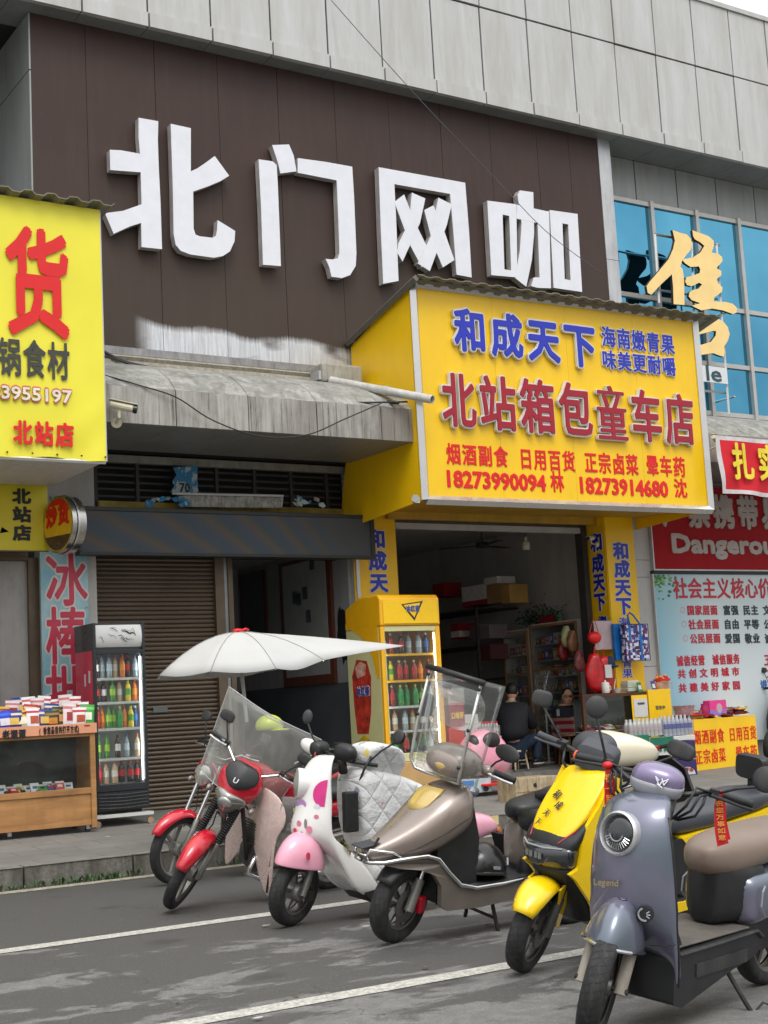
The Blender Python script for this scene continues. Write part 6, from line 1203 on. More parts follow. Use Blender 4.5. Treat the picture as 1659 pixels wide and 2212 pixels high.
t = thing('open_carton', 'open cardboard tray of sweets at the left end of the yellow table', 'box', Mw(.2, .35, H+.03), (0, 0, atan2(ex.y, ex.x))); mb = MB(); mb.box(-.18, .18, -.1, -.09, 0, .08, M_card); mb.box(-.18, -.17, -.089, .1, 0, .11, M_card); mb.box(.17, .18, -.089, .1, 0, .11, M_card); mb.box(-.169, .169, .09, .1, 0, .14, M_card); mb.build('tray', t); mb = MB(); mb.box(-.25, -.02, -.14, .1, -.02, .0, M_card); mb.build('flap', t)
t = thing('plastic_tub', 'clear tub of pink sweets between the water packs and the yellow table', 'tub', at(1478, 1545, Y=14.2)); mb = MB(); mb.lathe([(0, 0), (.12, 0), (.15, .13), (.145, .13), (.11, .01), (0, .01)], (0, 0, 0), (0, 0, 1), mat('tub_pink', rgb(170, 130, 130), .3, var=.3, scale=20), 20); mb.build('tub', t, smooth=True, auto=50)
# ---- things hanging by the pillar
def hang(name, label, cat, p, fn): t = thing(name, label, cat, p); fn(t); return t
M_rbag = mat('red_bag', rgb(196, 20, 30), .35, var=.25, scale=6, bmp=.3, coat=.2)
def fn(t):
    mb = MB(); r2 = random.Random(4); rs = []
    for j in range(8):
        v = j/7; rs.append([Vector((cos(2*pi*i/16)*(.04+.13*sin(v*2.6+.1))*(1+.12*sin(i*3+j)), sin(2*pi*i/16)*.07*(1+.15*cos(i*2+j)), -.52*v)) for i in range(16)])
    mb.rings(rs, M_rbag); mb.build('bag', t, smooth=True); mb = MB(); mb.tube([(0, 0, -.02), (.01, -.01, .1)], .012, M_rbag, 6); mb.build('handle', t)
hang('red_bag', 'crumpled red bag hanging lowest left on the shop pillar', 'bag', at(1283, 1412, Y=14.95), fn)
def fn2(t): fn(t); mb = MB(); mb.box(-.06, .06, -.10, -.085, -.30, -.12, M_fw); mb.build('white_label', t)
hang('red_bag', 'second red bag with a white label patch hanging beside the blue cap', 'bag', at(1302, 1418, Y=14.98), fn2)
def fn(t): mb = MB(); mb.ell((0, 0, 0), (.115, .07, .085), M_red, None, 18, 10); mb.build('bowl', t, smooth=True); mb = MB(); mb.tube([(-.09, 0, .05), (.0, 0, .25), (.02, 0, .26), (.07, -.02, .04)], .006, M_rbag, 6); mb.build('strap', t)
hang('red_basin', 'round red plastic ladle hanging on the inner pillar face', 'basin', at(1284, 1377, Y=15.0), fn)
def fn(t): mb = MB(); mb.ell((0, 0, 0), (.09, .06, .10), mat('navy_cloth', rgb(34, 48, 74), .8), None, 16, 10); mb.build('crown', t, smooth=True); mb = MB(); mb.ell((.03, -.05, -.05), (.08, .05, .02), MATS['navy_cloth'], None, 14, 6); mb.build('peak', t, smooth=True)
hang('sun_hat', 'dark blue cap hanging on the shop pillar', 'hat', at(1317, 1432, Y=14.95), fn)
def fn(t): mb = MB(); mb.box(-.17, .17, -.003, .0, -.2, .2, mat('pink_paper', rgb(196, 176, 178), .6)); mb.build('sheet', t)
hang('paper_sheet', 'pale pink paper sheet taped on the inner pillar strip', 'paper', at(1304, 1372, Y=15.07), fn)
def checker():
    m, nt, p = newmat('checker_bag'); v = coords(nt, (1, 1, 1)); vo = node(nt, 'ShaderNodeTexVoronoi', i_Scale=24., i_Randomness=.3); nt.links.new(v, vo.inputs['Vector']); s = nt.nodes.new('ShaderNodeSeparateXYZ'); nt.links.new(vo.outputs['Color'], s.inputs[0])
    c = ramp(nt, s.outputs[0], (.0, rgb(50, 60, 140)), (.3, rgb(220, 220, 232)), (.6, rgb(60, 40, 70)), (.75, rgb(150, 170, 220)), (.9, rgb(150, 50, 70))); nt.nodes[-1].color_ramp.interpolation = 'CONSTANT' if hasattr(nt.nodes[-1], 'color_ramp') else None
    setin(nt, p.inputs['Base Color'], c); p.inputs['Roughness'].default_value = .45; return m
M_ck = checker(); M_bb = mat('bag_blue', rgb(20, 110, 190), .45)
def fn(t):
    mb = MB(); mb.box(-.22, .22, -.10, .0, -.26, .25, M_ck); mb.build('body', t, bev=.02, seg=3); mb = MB(); mb.box(.05, .09, -.107, -.101, -.26, .25, M_bb); mb.tube([(.07, -.105, .25), (.0, -.06, .38), (-.04, -.03, .42), (-.07, -.02, .38), (-.12, -.105, .25)], .014, M_bb, 6); mb.box(-.15, -.11, -.107, -.101, -.0, .25, M_bb); mb.build('strap', t)
    mb = MB(); mb.tube([(-.22, -.103, .25), (.22, -.103, .25), (.22, -.103, -.26), (-.22, -.103, -.26), (-.22, -.103, .25)], .006, mat('bag_edge', rgb(50, 40, 100), .5), 5); mb.build('piping', t)
hang('checked_bag', 'blue checked woven bag hanging on the yellow pillar strip', 'bag', at(1366, 1388, Y=14.95), fn)
def fn(t): mb = MB(); mb.box(-.10, .10, -.03, .03, -.26, .25, M_bb); mb.build('body', t, bev=.01)
hang('blue_bag', 'plain blue woven bag just left of the checked bag', 'bag', at(1337, 1386, Y=15.02), fn)
def mkcb(c):
    def fn(t):
        mb = MB(); rs = []
        for j in range(7): v = j/6; rs.append([Vector((cos(2*pi*i/12)*(.02+.075*sin(v*2.7))*(1+.18*sin(i*2.3+j*1.7)), sin(2*pi*i/12)*.05*(1+.2*cos(i*3+j)), -.30*v)) for i in range(12)])
        mb.rings(rs, c); mb.build('bag', t, smooth=True)
    return fn
hang('goods_bag', 'translucent bag with red goods hanging at the shop entrance', 'bag', at(1250, 1405, Y=15.4), mkcb(mat('bag_pink', rgb(160, 80, 84), .3, var=.4, scale=14))); hang('goods_bag', 'orange brown bag hanging at the shop entrance', 'bag', at(1235, 1362, Y=15.5), mkcb(mat('bag_tan', rgb(130, 90, 60), .4, var=.3, scale=10))); hang('goods_bag', 'pale yellow hat shaped bag hanging highest at the entrance', 'bag', at(1222, 1352, Y=15.6), mkcb(mat('bag_pale', rgb(160, 160, 110), .5))); hang('goods_bag', 'dark red bag hanging behind the translucent one', 'bag', at(1215, 1380, Y=15.7), mkcb(mat('bag_dred', rgb(130, 30, 34), .4, var=.3)))
# ---- low goods before the entrance
def pc(label, pxl, pxr, pt, pb, Y, m, **k): return pbox(label, pxl, pxr, pt, pb, Y, m, g='cartons beside the yellow fridge', **k)
t = pc('red carton with yellow characters beside the yellow fridge', 971, 1004, 1524, 1570, 14.5, M_rbx, d=.35); q = t.location; mb = MB(); rpx(mb, '口味轩', 14.497, 974, 1538, 1001, 1553, mat('gold_ink', rgb(240, 200, 60), .4), bold=.05); lobj(t, mb, 'lettering')
pc('white carton on top of the red carton', 968, 1003, 1487, 1523, 14.5, M_wbx, d=.3, band=(.0, .14, dyed('', (220, 130, 150)))); pc('pale carton with red print right of the red one', 1005, 1034, 1543, 1590, 14.5, M_wbx, d=.3, band=(.3, .6, M_rbx)); pc('lower red carton under the pale one', 971, 1004, 1571, 1640, 14.45, dyed('', (190, 60, 50)), d=.3); pc('cream carton standing behind the pink car', 1005, 1086, 1592, 1664, 14.75, dyed('', (180, 160, 150)), d=.25)
wpack('shrink wrapped pack of red capped bottles behind the pink car', 1038, 1088, 1558, 1592, 14.75, 2, 8, cap=M_red)
t = thing('toy_car', 'pink rounded ride-on toy car with dark round lamp on a red dolly', 'toy car', at(1052, 1690, Y=14.05)); O = Vector(t.location); m_ = mat('toy_pink', rgb(236, 160, 180), .3, coat=.5, var=.03); mb = MB()
body(mb, [(-.34, .30, .10, .10), (-.30, .32, .20, .17), (-.15, .36, .28, .20), (.05, .37, .29, .20), (.22, .31, .22, .19), (.30, .24, .12, .14)], m_, 22, .8)
mb.build('car_body', t, smooth=True, sub=1)
mb = MB(); mb.ell((-.02, -.17, .50), (.13, .05, .10), M_kbx, None, 14, 8); mb.ell((-.22, -.05, .48), (.07, .12, .10), M_kbx, None, 14, 8); mb.build('window', t, smooth=True)
mb = MB(); mb.lathe([(0, .02), (.07, .02), (.085, .0), (.085, -.02)], (.14, -.19, .36), (.1, -1, .1), M_kbx, 20); o_ = mb.build('lamp', t, smooth=True); mb = MB(); mb.lathe([(0, .026), (.03, .026), (.03, .01)], (.14, -.19, .36), (.1, -1, .1), dyed('', (220, 110, 190)), 14); mb.build('lamp_centre', o_)
mb = MB(); r2 = random.Random(3); rs = [[Vector((.16+cos(2*pi*i/14)*(.16+.02*sin(i*5+j)), -.05+sin(2*pi*i/14)*.15, .03+.22*j/5+.01*sin(i*3))) for i in range(14)] for j in range(6)]; mb.rings(rs, MATS['clear_bag']); mb.build('plastic_wrap', t, smooth=True)
t = thing('dolly', 'red dolly on small black wheels under the pink toy car', 'dolly', O+Vector((.1, -.02, -.0))); mb = MB(); mb.box(-.30, .32, -.20, .22, -.03, -.005, M_red); mb.build('deck', t, bev=.006); mb = MB()
for x in (-.25, .27):
    for y in (-.16, .18): mb.lathe([(0, -.012), (.03, -.012), (.03, .012), (0, .012)], (x, y, -.062), (0, 1, 0), M_rub, 12)
mb.build('wheels', t)
t = thing('pale_crate', 'white and blue plastic crate left of the red dolly', 'crate', at(1022, 1712, Y=14.0)); mb = MB(); mb.box(-.22, .2, -.1, .15, -.0, .16, dyed('', (180, 196, 200))); mb.box(-.221, -.05, -.101, -.1, .05, .15, dyed('', (60, 120, 190))); mb.build('crate', t, bev=.01)
t = thing('metal_box', 'rusty cream metal box with a black hole standing near the kerb', 'box', (10.25, 13.0, SZ(13.0))); m_ = mat('rusty_cream', rgb(176, 160, 130), .6, var=.2, scale=9, dirt=1.0, dirtc=(.16, .06, .02, 1)); z_ = at(1145, 1680, Y=13.0).z-SZ(13.0); mb = MB(); mb.box(-.30, .32, 0, .35, 0, z_, m_); mb.build('body', t, bev=.008)
mb = MB(); mb.box(-.31, .33, -.008, -.001, z_*.45, z_*.5, MATS['rusty_cream']); mb.box(.0, .02, -.009, -.001, 0, z_, MATS['rusty_cream']); mb.lathe([(0, .004), (.025, .004), (.025, 0)], (-.02, -.0, z_*.68), (0, -1, 0), M_blk, 12); mb.build('ribs', t)
# low stools, table with plaid cloth
def stool(label, p, m, h=.28, r=.13):
    t = thing('stool', label, 'stool', p); mb = MB(); mb.lathe([(0, h), (r, h), (r+.01, h-.02), (r, h-.03), (0, h-.03)], (0, 0, 0), (0, 0, 1), m, 16); mb.build('seat', t, smooth=True, auto=40)
    for k in range(4): a = pi/4+pi/2*k; mb = MB(); mb.tube([(cos(a)*r*.8, sin(a)*r*.8, h-.03), (cos(a)*r*1.05, sin(a)*r*1.05, 0)], .014, m, 8); mb.build('leg', t)
    mb = MB(); mb.lathe([(r*.9, h*.45), (r*.95, h*.45), (r*.95, h*.5), (r*.9, h*.5), (r*.9, h*.45)], (0, 0, 0), (0, 0, 1), m, 16); mb.build('stretcher', t); return t
FZ = .446; YM = 15.95
stool('cream plastic stool under the person in dark clothes', at(1117, 1664, Y=15.55).to_tuple()[:2]+(FZ,), mat('cream_stool', rgb(196, 180, 150), .4), .26, .15); q2 = at(1222, 1660, Y=15.75); stool('round wooden stool with a pale cushion before the table', (q2.x, 15.60, FZ), mat('stool_wood', rgb(110, 76, 48), .5), .42, .17)
q = at(1238, 1545, Y=15.75); t = thing('cloth_table', 'small table under a red and white plaid cloth before the seated man', 'table', (q.x, 15.75, FZ))
def plaid():
    m, nt, p = newmat('plaid'); s = nt.nodes.new('ShaderNodeSeparateXYZ'); nt.links.new(coords(nt), s.inputs[0]); f = lambda o, k: ramp(nt, mth(nt, 'FRACT', mth(nt, 'MULTIPLY', o, k)), (.0, 1.), (.45, 1.), (.46, 0.), (.55, .5), (.6, 0.)); c = mixc(nt, mth(nt, 'MULTIPLY', mth(nt, 'ADD', f(s.outputs[0], 9), f(s.outputs[2], 9)), .5), rgb(190, 180, 180), rgb(140, 20, 36)); setin(nt, p.inputs['Base Color'], c); p.inputs['Roughness'].default_value = .85; return m
ht = q.z-FZ; mb = MB(); mb.box(-.22, .26, -.2, .25, ht-.02, ht, M_woodd); mb.build('top', t); mb = MB(); mb.box(-.2, .25, -.21, -.2, ht-.32, ht-.021, plaid()); mb.box(-.21, -.2, -.2, .24, ht-.32, ht-.021, MATS.get('plaid') or bpy.data.materials['plaid']); mb.build('tablecloth', t)
for x in (-.19, .22):
    for y in (-.17, .21): mb = MB(); mb.box(x-.015, x+.015, y-.015, y+.015, 0, ht-.021, M_woodd); mb.build('leg', t)
# ---- people (skin modifier over a joint skeleton)
def skin(name, J, E_, m, parent, sub=2, root=0):
    ks = list(J); me = bpy.data.meshes.new(name); me.from_pydata([J[k][0] for k in ks], [(ks.index(a), ks.index(b)) for a, b in E_], []); o = bpy.data.objects.new(name, me); COL.objects.link(o); o.parent = parent; me.materials.append(m)
    s = o.modifiers.new('k', 'SKIN'); s.use_smooth_shade = True
    for i, k in enumerate(ks): r_ = J[k][1]; me.skin_vertices[0].data[i].radius = r_ if isinstance(r_, tuple) else (r_, r_)
    me.skin_vertices[0].data[root].use_root = True; q = o.modifiers.new('s', 'SUBSURF'); q.levels = sub; q.render_levels = sub; return o
def person(label, loc, rz, J, hair_m, jm, tm, skinm, face=True, stripes=False, bulk=1):
    t = thing('person', label, 'person', loc, (0, 0, rz)); V_ = lambda k: Vector(J[k])
    R_ = dict(pelvis=.09, waist=.10, chest=.13, neckb=.06, neck=.045, head=.07, crown=.055, shL=.06, shR=.06, elL=.04, elR=.04, wrL=.026, wrR=.026, hipL=.08, hipR=.08, knL=.055, knR=.055, anL=.035, anR=.035, toeL=.03, toeR=.03)
    B_ = {k: (tuple(V_(k)), R_[k]) for k in R_}; E_ = [('pelvis', 'waist'), ('waist', 'chest'), ('chest', 'neckb'), ('neckb', 'neck'), ('neck', 'head'), ('head', 'crown'), ('chest', 'shL'), ('shL', 'elL'), ('elL', 'wrL'), ('chest', 'shR'), ('shR', 'elR'), ('elR', 'wrR'), ('pelvis', 'hipL'), ('hipL', 'knL'), ('knL', 'anL'), ('anL', 'toeL'), ('pelvis', 'hipR'), ('hipR', 'knR'), ('knR', 'anR'), ('anR', 'toeR')]
    for sd in 'LR':
        w_ = V_('wr'+sd); e_ = V_('el'+sd); d = (w_-e_).normalized(); sx = Vector((0, 0, 1)).cross(d).normalized(); B_['palm'+sd] = (tuple(w_+d*.05), .028); E_.append(('wr'+sd, 'palm'+sd))
        for i in range(4): off = sx*(-.024+.016*i); L = [.065, .075, .07, .055][i]; a, b = w_+d*.085+off, w_+d*(.085+L*.55)+off*1.1; c = w_+d*(.085+L*.9)+off*1.1+Vector((0, 0, -.018)); B_['f%d%sa' % (i, sd)] = (tuple(a), .009); B_['f%d%sb' % (i, sd)] = (tuple(b), .008); B_['f%d%sc' % (i, sd)] = (tuple(c), .007); E_ += [('palm'+sd, 'f%d%sa' % (i, sd)), ('f%d%sa' % (i, sd), 'f%d%sb' % (i, sd)), ('f%d%sb' % (i, sd), 'f%d%sc' % (i, sd))]
        th_ = w_+d*.04+sx*(-.035); B_['t%sa' % sd] = (tuple(th_), .010); B_['t%sb' % sd] = (tuple(th_+d*.035-sx*.008), .008); E_ += [('palm'+sd, 't%sa' % sd), ('t%sa' % sd, 't%sb' % sd)]
    skin('body', B_, E_, skinm, t)
    j = {k: (B_[k][0], r) for k, r in dict(pelvis=.185, waist=.170, chest=.175, neckb=.10, shL=.095, shR=.095, elL=.070, elR=.070, wrL=.048, wrR=.048).items()}; j = {k: (v[0], v[1]*bulk) for k, v in j.items()}; skin('jacket', j, [('pelvis', 'waist'), ('waist', 'chest'), ('chest', 'neckb'), ('chest', 'shL'), ('shL', 'elL'), ('elL', 'wrL'), ('chest', 'shR'), ('shR', 'elR'), ('elR', 'wrR')], jm, t)
    j = {k: (B_[k][0], r) for k, r in dict(pelvis=.175, hipL=.115, hipR=.105, knL=.078, knR=.078, anL=.058, anR=.058).items()}; skin('trousers', j, [('pelvis', 'hipL'), ('hipL', 'knL'), ('knL', 'anL'), ('pelvis', 'hipR'), ('hipR', 'knR'), ('knR', 'anR')], tm, t)
    hd = V_('head')*.5+V_('crown')*.5; fdir = (Vector(J['nose'])-hd).normalized(); up = (V_('crown')-V_('neck')).normalized(); sd_ = up.cross(fdir).normalized(); up = fdir.cross(sd_); R3 = Matrix((fdir, sd_, up)).transposed()
    mb = MB(); mb.ell(hd, (.094, .076, .118), skinm, R3, 20, 14, .95); mb.ell(hd+fdir*.092-up*.012, (.018, .013, .024), skinm, R3, 10, 8)
    for s in (-1, 1): mb.ell(hd+sd_*s*.077-up*.01, (.018, .008, .028), skinm, R3, 8, 6)
    mb.build('head', t, smooth=True); mb = MB(); mb.ell(hd-fdir*.018+up*.020, (.098, .085, .114), hair_m, R3, 22, 14)
    mb.v = [tuple(Vector(v)) if (Vector(v)-hd).dot(up) > .045 or (Vector(v)-hd).dot(fdir) < .0 else tuple(Vector(v)-fdir*.05) for v in mb.v]; mb.build('hair', t, smooth=True)
    if face:
        mb = MB()
        for s in (-1, 1): c = hd+fdir*.094+sd_*s*.033+up*.005; mb.ell(c-fdir*.008, (.006, .012, .006), M_blk, R3, 8, 6); mb.tube([c+R3 @ Vector((.004, cos(a)*.026, sin(a)*.020)) for a in [2*pi*i/16 for i in range(17)]], .0036, M_blk, 5); mb.tube([c+sd_*s*.026, hd+sd_*s*.078+up*.01], .0018, M_blk, 4)
        mb.build('glasses', t); mb = MB(); mb.ell(hd+fdir*.086-up*.055, (.006, .022, .006), mat('lips', rgb(150, 70, 62), .5), R3, 10, 6); mb.build('mouth', t, smooth=True)
    mb = MB()
    for sd in 'LR': a, b = V_('an'+sd), V_('toe'+sd); d = (b-a); d.z = 0; d.normalize(); M_ = Matrix((d, Vector((0, 0, 1)).cross(d), Vector((0, 0, 1)))).transposed(); mb.ell(a+d*.06+Vector((0, 0, -.012)), (.14, .05, .05), M_kbx, M_, 14, 8); mb.ell(a+d*.06+Vector((0, 0, -.045)), (.145, .053, .022), M_fw, M_, 14, 6)
    mb.build('shoe', t, smooth=True)
    if stripes:
        for k in (-1, 0, 1): mb = MB(); a, b = V_('shR'), V_('wrR'); e_ = V_('elR'); mb.tube([a+Vector((-.02+.016*k, -.09, .02)), e_+Vector((-.02+.016*k, -.068, .03)), e_.lerp(b, .9)+Vector((-.01, -.046, .02+.014*k))], .0045, M_fw, 5); mb.build('sleeve_stripe', t)
    return t
M_skn = mat('skin', rgb(214, 164, 136), .5, var=.04, scale=6); M_hr = mat('hair_black', (.012, .010, .009, 1), .5); M_nv = mat('navy_jacket', rgb(26, 32, 48), .8, var=.15); M_bk = mat('black_coat', (.012, .013, .018, 1), .8, var=.2); M_jn = mat('jeans', rgb(40, 56, 80), .85, var=.15)
h_ = at(1224, 1510, Y=YM); zs = h_.z-FZ-.935     # seated man facing the street
J = dict(pelvis=(0, .05, .50), waist=(0, .02, .70), chest=(0, 0, .92), neckb=(0, -.02, 1.06), neck=(0, -.03, 1.13), head=(0, -.04, 1.22), crown=(0, -.03, 1.33), nose=(-.035, -.2, 1.275), shL=(.17, 0, 1.0), shR=(-.17, 0, 1.0), elL=(.22, -.12, .78), elR=(-.22, -.12, .76), wrL=(.08, -.30, .80), wrR=(-.06, -.30, .78), hipL=(.10, .0, .46), hipR=(-.10, .0, .46), knL=(.13, -.42, .48), knR=(-.13, -.42, .48), anL=(.12, -.40, .10), anR=(-.12, -.40, .10), toeL=(.12, -.55, .06), toeR=(-.12, -.55, .06))
person('person in glasses and a dark navy jacket with striped sleeves seated facing the street', (h_.x, YM, FZ), -.25, {k: (v[0], v[1], v[2]-(.25 if k[:2] in ('sh', 'ch') or k == 'neckb' else .33) if k[:2] in ('sh', 'el', 'wa', 'ch', 'ne', 'he', 'cr', 'no') else v[2]-.26 if k[:2] in ('pe', 'hi', 'wr') else v[2]-(.08 if k[:2] == 'kn' else 0)) for k, v in J.items()}, M_hr, M_nv, M_bk, M_skn, True, True)
stool('dark stool under the man in glasses', (h_.x, YM+.08, FZ), M_woodd, .13, .15)
h2 = at(1110, 1518, Y=15.62)                   # person seen from behind, bent forward to the right
J = dict(pelvis=(0, 0, .36), waist=(.02, .02, .54), chest=(.07, .05, .74), neckb=(.11, .07, .87), neck=(.14, .08, .93), head=(.17, .09, 1.00), crown=(.19, .09, 1.10), nose=(.32, .16, .98), shL=(.10, .22, .80), shR=(.13, -.12, .80), elL=(.28, .22, .62), elR=(.30, -.12, .60), wrL=(.44, .14, .60), wrR=(.45, -.06, .58), hipL=(.06, .10, .32), hipR=(.06, -.08, .32), knL=(.44, .12, .42), knR=(.44, -.10, .42), anL=(.40, .14, .10), anR=(.40, -.10, .10), toeL=(.54, .14, .06), toeR=(.54, -.10, .06))
t_ = person('person in black clothes and jeans bent forward on the cream stool, back turned', (h2.x-.10, 15.55, FZ), .35, J, M_hr, M_bk, M_jn, M_skn, False, bulk=1.35)
mb = MB(); mb.lathe([(.07, -.02), (.10, 0), (.10, .03), (.07, .04)], (.10, .06, .86), (.5, .2, .85), mat('beige_collar', rgb(170, 150, 124), .9), 16); mb.build('collar', t_, smooth=True)
# ---- scooter parked before the blue board and another at the right edge
V = Veh('scooter', 'black scooter under a dark blue cover parked by the pale blue board', 'scooter', (15.35, 13.35), 200, 4, 10)
V.t.location = (16.02, 14.75, SZ(14.75)); V.t.rotation_euler = (radians(4), 0, radians(12)); wheel(V, 0, .225, .10, True, 5, disc=0); wheel(V, 1.3, .225, .10, False, 5, disc=0)
mb = MB(); shield(mb, [(.95, .28, .08, .03), (.85, .16, .15, .08), (.6, .10, .19, .10), (.45, .18, .19, .03), (.25, .34, .16, 0)], M_rub, 12); V.part(mb, 'leg_shield', smooth=True)
mb = MB(); body(mb, [(.35, .62, .25, .20), (.42, .64, .33, .28), (.8, .56, .36, .30), (1.3, .58, .34, .28), (1.6, .62, .22, .2)], mat('cover_navy', rgb(26, 40, 58), .6, var=.2, bmp=.3), 18, .7); V.part(mb, 'cover', smooth=True, sub=1)
mb = MB(); mb.tube([(.43, -.3, 1.02), (.38, -.08, 1.0), (.38, .08, 1.0), (.43, .3, 1.02)], .014, M_rub, 8); mb.ell((.33, 0, 1.03), (.10, .12, .06), M_rub, None, 16, 8); V.part(mb, 'handlebar', True, smooth=True); forkleg(V, (.12, .5), (0, .22), .07, .02, .025, M_iron, M_rub2)
mirror(V, (.42, .2, 1.02), (.45, .34, 1.26), (.05, .04), shape='rect'); mirror(V, (.42, -.2, 1.02), (.45, -.34, 1.24), (.05, .04), shape='rect'); grip(V, (.43, .24, 1.02), (.47, .37, 1.0)); grip(V, (.43, -.24, 1.02), (.47, -.37, 1.0))
# moped whose black top case shows at the right frame edge
V = Veh('scooter', 'black scooter with ribbed top case cut by the right edge of the view', 'scooter', (6.9, 5.9), 185, 3, 0); V.t.location = (6.95, 7.05, 0)
wheel(V, 0, .225, .10, True, 5, disc=0); wheel(V, 1.3, .225, .10, False, 5, disc=0); mb = MB(); shield(mb, [(.95, .28, .08, .03), (.85, .16, .15, .08), (.6, .10, .19, .10), (.45, .18, .19, .03), (.25, .34, .16, 0)], M_rub, 12); V.part(mb, 'leg_shield', smooth=True)
mb = MB(); body(mb, [(.78, .50, .2, .12), (1.0, .52, .18, .16), (1.3, .58, .12, .15), (1.55, .64, .06, .1)], M_rub, 18, .7); V.part(mb, 'rear_body', smooth=True); mb = MB(); body(mb, [(.75, .74, .03, .06), (.85, .75, .06, .12), (1.3, .77, .06, .13), (1.4, .78, .03, .09)], M_rub2, 18, .7); V.part(mb, 'seat', smooth=True)
mb = MB(); mb.box(.3, .85, -.14, .14, .22, .30, M_rub); V.part(mb, 'floor', bev=.01); mb = MB(); mb.tube([(.43, -.3, 1.02), (.38, 0, 1.0), (.43, .3, 1.02)], .014, M_rub, 8); V.part(mb, 'handlebar', True); forkleg(V, (.12, .5), (0, .22), .07, .02, .025, M_iron, M_rub2)
# ================================================================== TWO-WHEELERS
# local frame of each: x backwards from the front wheel contact, y towards its right side, z up
# ---------------------------------------------------------------- 1 grey-blue and lavender scooter
V = Veh('electric_scooter', 'grey blue electric scooter with painted lavender sheen and a taupe seat, nearest the camera', 'scooter', (3.82, 4.55), 13, 7, 27, group='two wheelers parked side by side on the road')
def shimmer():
    m, nt, p = newmat('blue_paint_lavender_sheen'); f = noise(nt, coords(nt, (1, 1, .7)), 2.6, 3, .5, .4)  # lavender sheen of the paint is put into the base colour as soft patches
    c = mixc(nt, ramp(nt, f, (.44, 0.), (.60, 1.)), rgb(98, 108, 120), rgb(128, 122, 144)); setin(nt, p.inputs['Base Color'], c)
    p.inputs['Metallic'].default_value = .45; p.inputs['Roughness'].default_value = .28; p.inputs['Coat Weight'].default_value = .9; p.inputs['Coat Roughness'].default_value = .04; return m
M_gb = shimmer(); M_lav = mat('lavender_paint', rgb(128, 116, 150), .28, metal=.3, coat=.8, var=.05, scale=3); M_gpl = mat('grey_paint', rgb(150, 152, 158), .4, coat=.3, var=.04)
wheel(V, 0, .218, .095, True, 5, disc=.0); wheel(V, 1.27, .218, .10, False, 5, disc=0)
M_fk = mat('fork_beige', (.36, .32, .27, 1), .5, var=.1, dirt=.5)
forkleg(V, (.12, .47), (.0, .20), .078, .02, .026, M_iron, M_fk, .8)
mb = MB(); mb.tube([(0, -.11, .218), (0, .11, .218)], .012, M_iron, 8); V.part(mb, 'axle', True)
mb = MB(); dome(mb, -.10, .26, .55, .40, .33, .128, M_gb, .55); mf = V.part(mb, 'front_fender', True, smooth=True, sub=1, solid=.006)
mb = MB(); rs = []; 
for i in range(21):
    a = pi*.38+2*pi*.62*i/20; xc = -.10+.36*.55; cx, sy = cos(a), sin(a); x = xc+(cx*(.26-xc) if cx > 0 else cx*(xc+.10)); u = (x+.10)/.36; rs.append((x-.004, sy*.128*(.72+.28*min(1, u*2)), .40-.07*u-.002))
mb.tube(rs, .0075, M_chr, 6); V.part(mb, 'chrome_rim', True, parent=mf)
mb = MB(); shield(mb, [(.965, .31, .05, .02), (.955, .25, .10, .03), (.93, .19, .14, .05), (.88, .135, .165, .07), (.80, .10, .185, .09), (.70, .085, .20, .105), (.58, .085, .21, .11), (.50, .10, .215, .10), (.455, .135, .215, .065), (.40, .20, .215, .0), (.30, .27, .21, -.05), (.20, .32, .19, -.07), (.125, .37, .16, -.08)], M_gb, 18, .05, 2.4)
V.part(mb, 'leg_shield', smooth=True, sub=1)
for sg in (-1, 1): mb = MB(); mb.tube([(.215, sg*.160, .88), (.205, sg*.180, .80), (.205, sg*.194, .70), (.21, sg*.204, .58), (.215, sg*.208, .50), (.215, sg*.208, .455), (.225, sg*.208, .40), (.245, sg*.203, .30), (.275, sg*.183, .20), (.31, sg*.153, .125)], .006, M_rub, 6); V.part(mb, 'edge_trim', smooth=True)
mb = MB(); mb.tube([(.20, -.2165, .385), (.185, -.17, .372), (.195, -.10, .36)], .0018, M_gap, 4); V.part(mb, 'seam_line')
mb = MB(); shield(mb, [(.93, .31, .10, .02), (.80, .19, .13, .03), (.5, .20, .15, .03), (.33, .30, .16, .01)], M_rub, 14, .05); V.part(mb, 'inner_shield', smooth=True)
nh = Vector((-.93, 0, .16)).normalized(); ch = Vector((.125, 0, .80))
mb = MB(); mb.lathe([(.070, -.07), (.086, -.06), (.092, .03), (.090, .040), (.082, .045), (.076, .036), (.073, .02)], ch, nh, mat('lamp_ring', (.60, .60, .62, 1), .25, metal=.6, coat=.4), 40); hl = V.part(mb, 'headlight', smooth=True, auto=50)
mb = MB(); mb.lathe([(.075, .02), (.068, .032), (.045, .038), (.0, .042)], ch, nh, mat('lamp_glass', (.012, .014, .018, 1), .05, coat=1.), 32); V.part(mb, 'lamp_lens', parent=hl, smooth=True)
mb = MB(); ex = Vector((0, 1, 0)); ez = nh.cross(ex).normalized(); ez = ez if ez.z > 0 else -ez
for i in range(13):
    a = radians(200+140*i/12); d0 = ch+nh*.040+(ex*cos(a)+ez*sin(a))*.040; d1 = ch+nh*.034+(ex*cos(a)+ez*sin(a))*.064; mb.tube([d0, d1], .0018, M_chr, 4)
mb.tube([ch+nh*.045+(ex*cos(radians(a))+ez*sin(radians(a)))*.032 for a in range(190, 351, 10)], .003, M_gpl, 5); V.part(mb, 'lamp_rays', parent=hl)
